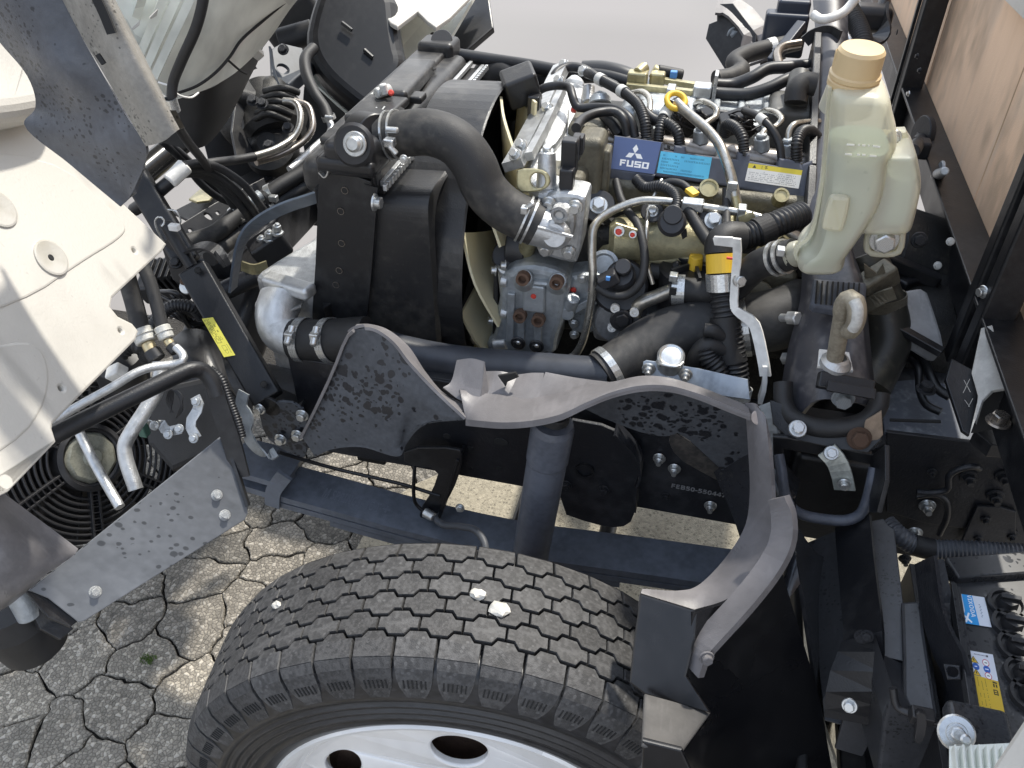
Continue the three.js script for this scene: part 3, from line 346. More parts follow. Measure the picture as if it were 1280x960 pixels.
  part(rr, 'brake_line', [sweep([[1146, 615, -0.31], [1165, 616, -0.31], [1184, 612, -0.31], [1187, 594, -0.31], [1200, 586, -0.31], [1218, 583, -0.31], [1224, 586, -0.315]], 0.0042), sweep([[1146, 620, -0.31], [1170, 618, -0.31], [1182, 625, -0.31], [1184, 645, -0.31], [1174, 668, -0.31]], 0.0042)], FRAME);
}
// ---------------------------------------------------------------- leaf spring, damper, brake hose
{
  const th = thing('leaf_spring', 'dusty blue-grey leaf spring below the frame rail in front of the tyre', 'leaf spring');
  const top = [[300, 578], [345, 592], [420, 612], [520, 640], [640, 668], [780, 686], [935, 708]].map(([a, b]) => Z(a, b + 8, -0.302));
  const WLEAF = M('leaf_steel', { c: [0.15, 0.17, 0.205], r: 0.55, map: 'grime', mt: 0.2, rm: 'rough', bump: 'cast', bt: 0.1, bs: 0.0004 });
  const l0 = part(th, 'leaf', ribbon(top, 0.074, 0.013, OUT), WLEAF); part(th, 'leaf', ribbon(top.slice(1).map((p) => p.clone().add(new V3(0, -0.0155, 0.0))), 0.074, 0.012, OUT), WLEAF); part(th, 'leaf', ribbon(top.slice(2, 6).map((p) => p.clone().add(new V3(0, -0.031, 0.0))), 0.070, 0.012, OUT), WLEAF);
  part(th, 'leaf_wrap', ribbon([[296, 570, -0.302], [330, 578, -0.302], [368, 590, -0.302]], 0.078, 0.012, OUT), WLEAF);
  part(th, 'rebound_clip', [ribbon([[356, 594, -0.262], [346, 606, -0.262], [341, 616, -0.262], [341, 632, -0.262]], 0.026, 0.006, BACK, { s: 1 }), boxTo(Z(366, 590, -0.345), Z(349, 603, -0.262), 0.026, 0.005)], WLEAF);
  const lf = (px, py, z) => { const p = Z(px, py, z), f = (p.x - top[2].x) / (top[3].x - top[2].x); return new V3(p.x, mix(top[2].y, top[3].y, f) + 0.0066, p.z); }, ln = N(-(top[3].y - top[2].y) / (top[3].x - top[2].x), 1, 0), WSTAMP = M('stamped_leaf', { c: [0.15, 0.17, 0.205], r: 0.55 });
  textOn(l0, 'stamped_lettering', 'M SPRINGS', lf(402, 622, -0.288), lf(448, 633, -0.288), ln, 0.020, WSTAMP, 0.0005); textOn(l0, 'stamped_lettering', '1C T', lf(454, 634, -0.288), lf(472, 638, -0.288), ln, 0.020, WSTAMP, 0.0005); textOn(l0, 'stamped_lettering', '+', lf(475, 640, -0.288), lf(485, 643, -0.288), ln, 0.022, WSTAMP, 0.0005);
  const sh = thing('shock_absorber', 'upright dark shock absorber between tyre and frame rail', 'shock absorber');
  const t0 = Z(692, 528, -0.235), t1 = Z(660, 712, -0.235), ax = t0.clone().sub(t1).normalize();
  part(sh, 'dust_tube', lathe(t1, ax, [[0.0001, 0], [0.0275, 0], [0.0275, 0.24], [0.029, 0.243], [0.029, t0.distanceTo(t1) - 0.01], [0.026, t0.distanceTo(t1)], [0.0001, t0.distanceTo(t1)]], 40), M('damper_paint', { c: [0.105, 0.115, 0.14], r: 0.55, map: 'grime', mt: 0.12, rm: 'rough' }));
  part(sh, 'top_bushing', [disc(t0.clone().addScaledVector(ax, 0.004), ax, 0.02, 0.012, 24)], RUBBERD); part(sh, 'top_stud', [cyl(t0, t0.clone().addScaledVector(ax, 0.02), 0.008)], ZINC);
  const bh = thing('brake_hose', 'thin grey brake hose curving from its bracket down behind the tyre', 'hose');
  part(bh, 'hose', sweep([[540, 644, -0.29], [552, 655, -0.28], [575, 658, -0.26], [596, 664, -0.24], [606, 680, -0.22], [607, 700, -0.2]], 0.0055), M('brake_rubber', { c: [0.07, 0.075, 0.085], r: 0.55 }));
  part(bh, 'hose_fitting', [cyl([531, 640, -0.292], [543, 647, -0.285], 0.009, 0.008, 6)], ZINC);
  part(bh, 'brake_pipe', sweep([[519, 570, -0.31], [518, 590, -0.30], [517, 615, -0.295], [520, 630, -0.295], [530, 640, -0.292]], 0.003), BLACK);
  part(bh, 'crossing_pipe', sweep([[348, 565, -0.24], [370, 572, -0.26], [420, 586, -0.285], [505, 606, -0.30], [550, 620, -0.30]], 0.003), BLACK);
  for (const [a2, b2] of [[575, 635]]) bolt(bh, [a2, b2, -0.28], N(0, 0.4, 1), 0.014);
}

// ================================================================ WHEEL ARCH LINER
{
  const th = thing('wheel_arch', 'sun-bleached grey plastic wheel arch curving over the front tyre', 'wheel arch');
  // front splash plate with rain spots
  const fp = part(th, 'splash_plate', sheet([
    [[442, 412, -0.245], [462, 411, -0.243], [486, 423, -0.24], [505, 445, -0.235], [535, 480, -0.228], [560, 505, -0.22], [590, 520, -0.212]],
    [[418, 462, -0.232], [445, 463, -0.229], [475, 468, -0.226], [503, 484, -0.222], [532, 505, -0.217], [556, 520, -0.213], [588, 521.5, -0.212]],
    [[393, 515, -0.222], [425, 516, -0.219], [462, 517, -0.217], [500, 522, -0.216], [516, 517, -0.22], [545, 526, -0.213], [584, 523, -0.212]],
    [[377, 545, -0.22], [410, 553, -0.217], [450, 556, -0.216], [495, 560, -0.214], [506, 548, -0.224], [530, 529, -0.214], [582, 524, -0.212]],
    [[394, 571, -0.218], [414, 562, -0.216], [452, 559, -0.215], [500, 570, -0.213], [508, 555, -0.226], [532, 531, -0.215], [580, 525, -0.212]]], 0.003, { sv: false, nv: 24 }), SPOTTED);
  part(th, 'top_flange', [sheet([
    [[446, 405, -0.268], [462, 405, -0.268], [485, 412, -0.262], [510, 432, -0.258], [533, 466, -0.252], [556, 492, -0.246], [588, 508, -0.240]],
    [[434, 419, -0.245], [444, 411.5, -0.2445], [466, 410, -0.242], [491, 426, -0.239], [512, 452, -0.233], [545, 487, -0.226], [582, 522, -0.206]]], 0.004, { nu: 60, nv: 4 }),
    ribbon([[377, 546, -0.2185], [393, 515, -0.2205], [418, 462, -0.2305], [434, 420, -0.2435], [443, 412, -0.244]], 0.010, 0.004, OUT, { s: 1 })], FENDER);
  // saddle above the damper: low lip, raised pocket and ribs
  const lip = [[582, 524, -0.206], [600, 526, -0.195], [630, 528, -0.187], [662, 526, -0.187], [700, 518, -0.19], [735, 502, -0.2], [765, 490, -0.212], [800, 482, -0.222], [835, 482, -0.228], [870, 491, -0.23], [905, 505, -0.228], [938, 518, -0.222]];
  const back = [[575, 487, -0.24], [592, 490, -0.25], [625, 493, -0.25], [662, 494, -0.255], [700, 488, -0.26], [737, 480, -0.265], [766, 477, -0.262], [800, 470, -0.262], [830, 471, -0.262], [865, 480, -0.262], [900, 493, -0.258], [935, 507, -0.25]];
  part(th, 'arch_saddle', [sheet([back, lip], 0.004, { nu: 90, nv: 5 }), sheet([lip, lip.map(([a, b, z], i) => [a, b + 8, z + 0.002])], 0.003, { nu: 90, nv: 3 })], FENDER);
  part(th, 'raised_pocket', [sheet([[[571, 450, -0.275], [590, 448, -0.275], [606, 452, -0.275]], [[563, 478, -0.25], [582, 482, -0.25], [602, 486, -0.25]], [[554, 484, -0.24], [575, 500, -0.235], [598, 505, -0.235]]], 0.004, { nu: 20 }), plate(pl3(Z(606, 452, -0.274), Z(600, 506, -0.236), Z(612, 500, -0.25)), [[606, 452], [613, 500], [600, 505]], 0.003, { b: 0.001 })], FENDER);
  part(th, 'saddle_wall', [sheet([[[606, 464, -0.285], [625, 464, -0.285], [645, 468, -0.29]], [[608, 492, -0.252], [628, 494, -0.252], [650, 494, -0.256]]], 0.003), sheet([[[648, 468, -0.29], [665, 466, -0.29], [680, 466, -0.29]], [[628, 508, -0.23], [652, 508, -0.232], [672, 506, -0.236]]], 0.003), sheet([[[682, 465, -0.29], [720, 472, -0.285], [766, 478, -0.265]], [[664, 507, -0.236], [700, 498, -0.24], [738, 488, -0.25]]], 0.003)], FENDER);
  part(th, 'pocket_gap', plate(zP(-0.262), [[622, 470], [644, 466], [648, 472], [634, 478], [632, 484]], 0.004), GROOVE);
  part(th, 'liner_web', [plate(pl3(Z(735, 505, -0.262), Z(938, 518, -0.262), Z(930, 600, -0.30)), [[720, 506], [768, 487], [830, 478], [905, 498], [940, 515], [940, 625], [900, 586], [850, 540], [838, 546], [812, 545], [760, 526]], 0.004, { s: 1 })], SPOTTED);
  part(th, 'liner_flap', [plate(pl3(Z(835, 545, -0.275), Z(850, 541, -0.275), Z(925, 600, -0.31)), [[833, 546], [851, 541], [905, 590], [930, 612], [938, 625], [915, 610], [880, 592], [845, 572]], 0.002, { s: 1 })], M('dull_film', { c: [0.10, 0.09, 0.08], r: 0.7, map: 'dusty', mt: 0.2, transmission: 0.25 }));
  // rear post running down and out to the mud flap
  part(th, 'arch_post', [sheet([
    [[931, 504, -0.250], [935, 560, -0.222], [937, 618, -0.19], [932, 655, -0.165], [910, 693, -0.125], [872, 732, -0.078], [850, 738, -0.06], [803, 736, -0.04]],
    [[943, 506, -0.236], [947, 560, -0.205], [951, 620, -0.172], [947, 662, -0.145], [925, 705, -0.098], [892, 740, -0.062], [862, 752, -0.045], [801, 742, -0.032]],
    [[957, 520, -0.224], [961, 562, -0.192], [965, 618, -0.16], [964, 664, -0.128], [945, 716, -0.075], [914, 758, -0.035], [884, 784, -0.018], [799, 762, -0.012]]], 0.005, { nu: 70, nv: 12 })], FENDER);
  const FLAP = M('black_mud_flap', { c: [0.018, 0.018, 0.020], r: 0.38, map: 'dusty', mt: 0.7, rm: 'rough' });
  part(th, 'mud_flap', [plate(pl3(Z(800, 750, -0.012), Z(871, 766, -0.006), Z(790, 850, 0.045)), [[800, 742], [872, 764], [869, 800], [858, 846], [889, 892], [806, 869], [786, 854], [792, 800]], 0.006, { b: 0.0025 })], FLAP);
  part(th, 'flap_skirt', plate(pl3(Z(803, 928, 0.135), Z(851, 938, 0.135), Z(806, 980, 0.15)), [[803, 926], [852, 938], [880, 1000], [800, 1000]], 0.006, { b: 0.002 }), FLAP);
  part(th, 'flap_step', plate(pl3(Z(806, 867, 0.062), Z(889, 890, 0.055), Z(803, 928, 0.135)), [[806, 866], [889, 889], [852, 940], [803, 929]], 0.006, { b: 0.0025 }), M('scuffed_flap', { c: [0.12, 0.115, 0.11], r: 0.5, map: 'scuff', mt: 0.2 }));
  part(th, 'flap_liner', sheet([
    [[866, 766, -0.004], [918, 748, -0.035], [970, 690, -0.075]],
    [[860, 845, 0.032], [930, 830, -0.015], [1000, 790, -0.06]],
    [[884, 890, 0.048], [955, 890, 0.0], [1024, 872, -0.04]],
    [[850, 938, 0.12], [940, 955, 0.03], [1038, 950, -0.02]],
    [[850, 1010, 0.14], [950, 1010, 0.05], [1050, 1010, -0.01]]], 0.005, { nu: 30, nv: 24 }), FLAP);
  part(th, 'edge_trim', [ribbon([[973, 622, -0.115], [980, 640, -0.105], [981, 676, -0.08], [962, 712, -0.055], [930, 752, -0.02], [900, 784, 0.0], [874, 812, 0.016], [866, 836, 0.026]], 0.030, 0.008, N(0.55, 0.35, 0.6), { s: 2 })], FENDER);
  part(th, 'inner_guard', [sheet([
    [[985, 640, -0.16], [1020, 690, -0.2], [1040, 700, -0.24]],
    [[1000, 720, -0.12], [1030, 770, -0.17], [1050, 790, -0.22]],
    [[1012, 800, -0.08], [1036, 850, -0.12], [1050, 870, -0.18]],
    [[1024, 880, -0.05], [1040, 930, -0.08], [1050, 960, -0.14]]], 0.004), sheet([[[880, 560, -0.33], [960, 560, -0.28], [1000, 600, -0.27]], [[930, 700, -0.2], [975, 690, -0.16], [990, 660, -0.16]], [[900, 800, -0.08], [960, 780, -0.05], [1000, 730, -0.1]]], 0.004)], M('wet_black_plastic', { c: [0.022, 0.023, 0.027], r: 0.3, map: 'grime', mt: 0.3, rm: 'spotsR', rmt: 0.3 }));
  for (const [a, b, z, s] of [[883, 822, 0.03, 0.016], [1024, 566, -0.2, 0.001]]) if (s > 0.01) bolt(th, [a, b, z], N(0.3, 0.3, 1), s, FENDER);
  part(th, 'guard_plate', [box(new V3(0.44, 0.34, -0.12), [0.012, 0.46, 0.34], { r: 0.004 })], RUBBERD);
  part(th, 'clip_button', [disc(Z(947, 522, -0.228), N(0.3, 0.7, 0.6), 0.009, 0.003)], M('rusty_clip', { c: [0.42, 0.36, 0.32], r: 0.7 }));
}
// ================================================================ RADIATOR, SHROUD, FAN
{
  const th = thing('radiator', 'black radiator assembly with shroud between tilted cab and engine', 'radiator');
  part(th, 'core', box(new V3(-0.295, 0.76, -0.70), [0.055, 0.54, 0.54], { r: 0.004 }), M('radiator_core', { c: [0.05, 0.05, 0.05], r: 0.6, map: 'dusty', mt: 0.1, bump: 'asphH', bt: 0.06, bs: 0.002 }));
  const sp = part(th, 'side_plate', [plate(zP(-0.42), [[399, 208], [404, 206], [463, 227], [465, 236], [458, 330], [449, 440], [387, 440], [394, 330]], 0.005, { b: 0.001 }), ribbon([[464, 232, -0.42], [462, 262, -0.42], [456, 350, -0.42], [447, 440, -0.42]], 0.02, 0.003, BACK, { s: 1 })], BLACK);
  part(sp, 'plate_rim', ribbon([[400, 214, -0.417], [407, 222, -0.417], [412, 214, -0.417], [411, 203, -0.417]], 0.010, 0.002, OUT, { s: 2 }), ZINC);
  for (const [a, b] of [[431, 238], [426, 264], [427, 304], [424, 338], [420, 356]]) { const q = part(sp, 'plate_hole', disc(Z(a, b, -0.4195), OUT, 0.0045, 0.001, 20, 0.0003), GROOVE); part(q, 'hole_edge', ring(Z(a, b, -0.4195), OUT, 0.0045, 0.002, 0.0008), RAIL); }
  bolt(sp, [468, 253, -0.41], BACK, 0.024); bolt(sp, [505, 199, -0.41], OUT, 0.012);
  // top tank and its cover
  const tank = part(th, 'top_tank', [box(new V3(-0.30, 1.035, -0.71), [0.10, 0.055, 0.53], { r: 0.018 }), box(new V3(-0.315, 1.062, -0.735), [0.06, 0.018, 0.45], { r: 0.006 })], DUSTBLACK);
  part(tank, 'tank_seam', [box(new V3(-0.245, 1.045, -0.71), [0.007, 0.008, 0.53]), box(new V3(-0.222, 1.040, -0.71), [0.007, 0.008, 0.53])], ALU); part(tank, 'seam_tray', box(new V3(-0.234, 1.030, -0.71), [0.03, 0.012, 0.53]), DUSTBLACK);
  part(tank, 'crimp_teeth', Array.from({ length: 46 }, (_, i) => box(new V3(-0.211, 1.043, -0.43 - i * 0.0118), [0.006, 0.010, 0.007], { r: 0.001 })), ALU);
  const cov = part(th, 'top_cover', [boxTo(Z(487, 124, -0.62), Z(527, 82, -0.88), 0.055, 0.026, { r: 0.008 }), boxTo(Z(455, 152, -0.52), Z(487, 124, -0.62), 0.065, 0.014, { r: 0.005 }), box(Z(522, 122, -0.66), [0.022, 0.012, 0.03], { r: 0.004 })], DUSTBLACK);
  for (const [a, b, z, s] of [[485, 131, -0.6, 0.007], [541, 87, -0.85, 0.007], [496, 139, -0.57, 0.012], [520, 93, -0.8, 0.006]]) part(cov, 'cover_hole', disc(Z(a, b, z), UP, s, 0.003), GROOVE);
  part(cov, 'stamped_marks', [[468, 138], [473, 141], [478, 137], [474, 146], [482, 142]].map(([a, b]) => boxTo(Z(a, b, -0.556), Z(a + 3, b - 4, -0.562), 0.0025, 0.001)), WTAPE);
  const near = part(th, 'mount_head', [box(Z(447, 190, -0.445), [0.075, 0.05, 0.07], { r: 0.012 }), box(Z(437, 215, -0.445), [0.088, 0.05, 0.03], { r: 0.006 }), box(Z(437, 203, -0.425), [0.085, 0.02, 0.04], { r: 0.008 }), cyl([452, 166, -0.49], [472, 170, -0.46], 0.030), disc(Z(444, 181, -0.405), N(0, 0.35, 1), 0.029, 0.008, 28, 0.004)], DARK);
  part(near, 'slot', box(Z(448, 160, -0.5), [0.03, 0.008, 0.012]), GROOVE);
  part(near, 'mount_bolt', [disc(Z(444, 180, -0.396), N(0, 0.35, 1), 0.0165, 0.003, 28, 0.001), disc(Z(444, 180, -0.393), N(0, 0.35, 1), 0.0105, 0.010, 28, 0.003)], ZINC);
  part(near, 'clip_rail', boxTo(Z(465, 205, -0.43), Z(480, 190, -0.47), 0.012, 0.012), ZINC);
  part(th, 'drain_cock', [cyl([470, 117, -0.6], [488, 111, -0.62], 0.008), cyl([478, 105, -0.6], [482, 118, -0.6], 0.006)], WTAPE); part(th, 'red_cap', disc(Z(489, 117, -0.6), CAMN, 0.0045, 0.006), RED);
  part(th, 'white_duct', cyl([462, 138, -0.6], [484, 120, -0.66], 0.018), WTAPE);
  part(th, 'tank_mount', [box(Z(549, 62, -0.97), [0.07, 0.04, 0.06], { r: 0.01 }), disc(Z(553, 53, -0.97), TILT, 0.02, 0.012)], DUSTBLACK);
  // shroud: square duct that turns into a round ring
  const sec = (t) => { const x = mix(-0.268, -0.185, t), o = []; for (let k = 0; k <= 72; k++) { const a = k / 72 * 2 * Math.PI + Math.PI / 4, ex = mix(0.12, 1, Math.pow(t, 0.8)), c = Math.cos(a), s = Math.sin(a), q = (w) => Math.sign(w) * Math.pow(Math.abs(w), ex); o.push(new V3(x, 0.848 + mix(0.205, 0.248, t) * q(s) - (1 - t) * 0.02, -0.695 + mix(0.275, 0.248, t) * q(c))); } return o; };
  const sg = (rows, th2) => { const g = new THREE.BufferGeometry(), p = []; for (let i = 0; i < rows.length - 1; i++) for (let k = 0; k < 72; k++) { const [a, b, c, d] = [rows[i][k], rows[i][k + 1], rows[i + 1][k + 1], rows[i + 1][k]]; for (const q of [a, b, c, a, c, d]) p.push(q.x, q.y, q.z); } g.setAttribute('position', new THREE.Float32BufferAttribute(p, 3)); g.computeVertexNormals(); return boxUV(g); };
  const circ = (x, r) => Array.from({ length: 73 }, (_, k) => { const a = k / 72 * 2 * Math.PI + Math.PI / 4; return new V3(x, 0.848 + r * Math.sin(a), -0.695 + r * Math.cos(a)); });
  const sq = (x, ex, hy, hz, cy) => Array.from({ length: 73 }, (_, k) => { const a = k / 72 * 2 * Math.PI + Math.PI / 4, q = (w) => Math.sign(w) * Math.pow(Math.abs(w), ex); return new V3(x, cy + hy * q(Math.sin(a)), -0.695 + hz * q(Math.cos(a))); });
  part(th, 'shroud', [sg([sq(-0.268, 0.10, 0.205, 0.264, 0.812), sq(-0.262, 0.10, 0.210, 0.264, 0.815)]), sg([sq(-0.262, 0.10, 0.210, 0.264, 0.815), sq(-0.156, 0.13, 0.214, 0.2535, 0.817)]), sg([sq(-0.156, 0.13, 0.214, 0.2535, 0.817), sq(-0.150, 0.25, 0.208, 0.2465, 0.82)])], DUSTBLACK);
  part(th, 'shroud_ring', [sg([circ(-0.222, 0.236), circ(-0.215, 0.246), circ(-0.115, 0.250), circ(-0.112, 0.2485), circ(-0.115, 0.245), circ(-0.215, 0.240), circ(-0.222, 0.236)])], DUSTBLACK);
  const fan = thing('cooling_fan', 'cream nylon cooling fan inside the black shroud ring', 'fan'); const fc = new V3(-0.100, 0.848, -0.695);
  for (let k = 0; k < 11; k++) { const a = k / 11 * 2 * Math.PI + 0.16, rows = [-1, 0, 1].map((s) => [0.07, 0.12, 0.18, 0.236].map((r) => { const w = 0.060 + 0.36 * (r - 0.07), tw = 0.95 - 1.6 * (r - 0.07), b = a + s * w * Math.cos(tw) / r * 0.8; return new V3(fc.x + 0.012 - s * w * Math.sin(tw) * 0.40 - 0.006 * (s === 0 ? 1 : 0), fc.y + r * Math.sin(b), fc.z + r * Math.cos(b)); })); part(fan, 'blade', sheet(rows, 0.004, { nu: 10, nv: 8 }), CREAM); }
  const clutch = part(fan, 'clutch', lathe(new V3(-0.10, fc.y, fc.z), BACK, [[0.0001, 0], [0.07, 0], [0.09, 0.02], [0.09, 0.035], [0.075, 0.05], [0.03, 0.055], [0.03, 0.12], [0.0001, 0.12]], 48), DARK);
  part(clutch, 'cooling_fin', Array.from({ length: 40 }, (_, k) => { const a = k / 40 * 2 * Math.PI; return box(new V3(-0.05, fc.y + 0.066 * Math.sin(a), fc.z + 0.066 * Math.cos(a)), [0.022, 0.0035, 0.05], { r: 0.001, e: [-a * 180 / Math.PI, 0, 0] }); }), RAIL).userData.kind = 'stuff';
}
const UH = [[478, 171, -0.478], [500, 168, -0.478], [540, 166, -0.475], [572, 180, -0.47], [592, 205, -0.465], [606, 236, -0.46], [630, 260, -0.46], [672, 281, -0.463]];
{
  const th = thing('radiator_hose', 'thick grey S-shaped upper radiator hose running from radiator to engine', 'hose');
  part(th, 'hose', sweep(UH, 0.0315, { seg: 28 }), RUBBER);
  for (const t of [0.045, 0.085, 0.925, 0.955]) part(th, 'wire_clamp', ring(at(UH, t)[0], at(UH, t)[1], 0.0322, 0.003, 0.0022), ZINC);
  part(th, 'clamp_screw', [box(Z(487, 178, -0.435), [0.016, 0.012, 0.014], { r: 0.003 }), cyl([486, 182, -0.43], [496, 193, -0.43], 0.004), cyl([482, 162, -0.44], [498, 163, -0.44], 0.0042), cyl([655, 262, -0.425], [668, 254, -0.425], 0.004), box(Z(656, 262, -0.425), [0.010, 0.010, 0.012])], ZINC);
}
// ================================================================ INTERCOOLER AND CHARGE AIR PIPES
{
  const th = thing('intercooler', 'pale aluminium intercooler tank with curved outlet elbow left of the radiator', 'intercooler');
  const top = (a, b) => Y(a, b, 0.86);
  part(th, 'tank', [plate(yP(0.86), [[318, 344], [326, 335], [398, 292], [440, 262], [470, 300], [398, 356], [392, 364], [352, 356]], 0.20, { b: 0.012, s: 1, bseg: 3 })], ALU);
  part(th, 'tank_ledge', [boxTo(Y(332, 348, 0.868), Y(390, 366, 0.868), 0.030, 0.022, { r: 0.008 })], ALU);
  part(th, 'core', plate(yP(0.84), [[395, 330], [460, 290], [470, 340], [405, 385]], 0.24), BLACK);
  const el = [[352, 372, -0.41], [346, 392, -0.385], [350, 412, -0.37], [368, 424, -0.362], [386, 426, -0.36]];
  part(th, 'elbow', sweep(el, (t) => 0.034 - 0.004 * t, { seg: 28 }), ALU); part(th, 'weld_bead', sweep(Array.from({ length: 9 }, (_, k) => { const a = k / 8 * 2 * Math.PI; return Z(349, 380, -0.398).add(new V3(0.034 * Math.cos(a), 0.006 * Math.sin(a), 0.033 * Math.sin(a))); }), 0.003, { seg: 8 }), ALU);
  const hz = thing('intercooler_hose', 'short black hose joint with two silver band clamps behind the splash plate', 'hose'), hp = [[368, 424, -0.362], [400, 426, -0.36], [432, 424, -0.358], [460, 422, -0.36]];
  part(hz, 'hose', sweep(hp, 0.0325, { seg: 28 }), RUBBERD); for (const t of [0.12, 0.5]) clampOn(hz, hp, t, 0.033, 0.013, ZINC, 1.4);
  const pp = [[448, 424, -0.36], [500, 440, -0.37], [560, 452, -0.38], [660, 462, -0.38], [762, 470, -0.38]], ip = thing('charge_air_pipe', 'dark blue-grey charge air pipe running behind the wheel arch', 'pipe');
  part(ip, 'pipe', sweep(pp, 0.027, { seg: 24 }), M('pipe_paint', { c: [0.045, 0.05, 0.062], r: 0.4, map: 'grime', mt: 0.3 })); part(ip, 'flat_bar', ribbon([[510, 437, -0.40], [560, 442, -0.40], [592, 440, -0.40]], 0.012, 0.01, OUT), RUBBERD); for (const a of [519, 566]) part(ip, 'bar_clip', box(Z(a, 440, -0.395), [0.010, 0.014, 0.018]), ZINC);
  const ah = thing('air_intake_hose', 'fat black rubber air hose sweeping up right from the charge pipe', 'hose'), ap = [[752, 470, -0.38], [775, 456, -0.40], [810, 434, -0.43], [860, 415, -0.45], [920, 408, -0.46], [975, 398, -0.47], [1005, 385, -0.5]];
  part(ah, 'hose', sweep(ap, (t) => 0.036 + 0.008 * step(0, 0.4, t), { seg: 32 }), M('soft_black_rubber', { c: [0.060, 0.058, 0.056], r: 0.58, map: 'dusty', mt: 0.4, bump: 'fine', bt: 0.03, bs: 0.0002 }));
  for (const [t, r] of [[0.04, 0.0375], [0.7, 0.0445]]) part(ah, 'hose_clamp', ring(at(ap, t)[0], at(ap, t)[1], r, 0.011), ZINC);
}
// ================================================================ ENGINE
const engine = thing('diesel_engine', 'exposed diesel engine with alloy castings in the open engine bay', 'engine');
{
  const e = engine;
  part(e, 'block', [box(new V3(0.20, 0.72, -0.72), [0.46, 0.42, 0.34], { r: 0.03 }), box(new V3(0.20, 0.86, -0.60), [0.44, 0.2, 0.12], { r: 0.02 }), box(new V3(0.6, 0.72, -0.7), [0.5, 0.34, 0.36], { r: 0.08 })], ENGDARK);
  part(e, 'cylinder_head', [box(new V3(0.205, 0.965, -0.74), [0.44, 0.09, 0.28], { r: 0.012 })], IRON);
  part(e, 'valve_cover', [box(new V3(0.24, 1.015, -0.86), [0.36, 0.07, 0.15], { r: 0.02 }), box(new V3(0.14, 1.04, -0.80), [0.10, 0.05, 0.08], { r: 0.012 }), box(new V3(0.26, 1.03, -0.79), [0.07, 0.05, 0.06], { r: 0.012 })], ALUG);
  part(e, 'plastic_cover', [box(new V3(0.345, 1.04, -0.83), [0.085, 0.07, 0.10], { r: 0.012 }), cyl([995, 130, -0.8], [1000, 95, -0.86], 0.018)], M('grey_plastic', { c: [0.10, 0.098, 0.09], r: 0.5, map: 'grime', mt: 0.1 }));
  for (let k = 0; k < 7; k++) part(e, 'cover_rib', box(new V3(0.10 + 0.04 * k, 1.05, -0.865), [0.012, 0.02, 0.12], { r: 0.004 }), ALUG);
  // timing gear cover
  const gp = pl3(Z(648, 213, -0.53), Z(712, 90, -0.93), Z(704, 235, -0.50));
  const gc = part(e, 'gear_cover', [plate(gp, [[650, 215], [654, 204], [664, 185], [682, 150], [700, 108], [708, 92], [722, 90], [733, 98], [732, 118], [724, 160], [714, 196], [704, 236], [690, 240], [668, 236]], 0.07, { b: 0.012, s: 1, bseg: 3 }), plate(gp, [[672, 160], [690, 128], [712, 132], [708, 165], [690, 190], [672, 186]], 0.02, { b: 0.008, s: 1 }).translate(0.004, 0.013, 0.014)], ALU);
  part(gc, 'cover_flange', [ribbon([[648, 212, -0.525], [660, 190, -0.59], [680, 150, -0.72], [700, 104, -0.87], [708, 88, -0.93]].map((p) => v(p).add(new V3(-0.006, 0.01, 0.01))), 0.03, 0.014, N(1, 0.4, 0.4), { s: 1 }), ribbon([[664, 204, -0.54], [684, 166, -0.66], [704, 122, -0.8]].map((p) => v(p).add(new V3(0, 0.016, 0.014))), 0.012, 0.012, N(1, 0.3, 0.4), { s: 1 })], ALU);
  for (const [a, b, z] of [[647, 205, -0.53], [654, 193, -0.57], [686, 146, -0.72], [706, 92, -0.92], [700, 112, -0.83], [730, 100, -0.9]]) bolt(gc, v([a, b, z]).add(new V3(0, 0.02, 0.015)), N(-0.3, 0.7, 0.6), 0.019, ZINC);
  parts(gc, 'bolt_boss', [cyl([683, 236, -0.50], [684, 190, -0.515], 0.015, 0.012), cyl([736, 128, -0.8], [736, 108, -0.82], 0.010)], ALU); bolt(gc, [684, 189, -0.515], N(0, 1, 0.2), 0.018);
  part(gc, 'red_mark', disc(Z(717, 138, -0.71), CAMN, 0.005, 0.012), RED);
  part(e, 'sensor_connector', [box(Z(712, 195, -0.51), [0.022, 0.05, 0.02]), box(Z(709, 222, -0.495), [0.02, 0.03, 0.02]), box(Z(723, 180, -0.53), [0.016, 0.026, 0.02]), disc(Z(716, 185, -0.52), BACK, 0.018, 0.01)], DARK);
  part(e, 'side_casting', [box(Z(735, 205, -0.60), [0.05, 0.10, 0.06], { r: 0.012 }), box(Z(738, 165, -0.72), [0.06, 0.06, 0.1], { r: 0.012 }), box(Z(700, 232, -0.56), [0.08, 0.06, 0.06], { r: 0.01 })], IRON);
  part(e, 'lifting_eye', plate(pl3(Z(646, 215, -0.485), Z(688, 222, -0.485), Z(668, 242, -0.478)), [[645, 219], [647, 211], [674, 211], [686, 218], [688, 230], [680, 238], [664, 241], [646, 240]], 0.007, { holes: [[672, 226, 0.0105]], s: 1, b: 0.002 }), GOLD);
  // water outlet
  const wo = part(e, 'water_outlet', [plate(zP(-0.475), [[677, 248], [700, 240], [731, 244], [734, 252], [723, 328], [712, 330], [672, 318], [668, 302]], 0.05, { b: 0.006, s: 1 }), plate(zP(-0.462), [[690, 256], [714, 258], [720, 275], [716, 300], [700, 312], [684, 302], [680, 280]], 0.02, { b: 0.007, s: 2 }), cyl(Z(697, 291, -0.462), Z(664, 279, -0.462), 0.026, 0.030, 32), disc(Z(696, 292, -0.452), N(-0.05, 0.3, 1), 0.021, 0.016, 32, 0.005), boxTo(Z(672, 284, -0.43), Z(716, 296, -0.43), 0.004, 0.004)], ALU);
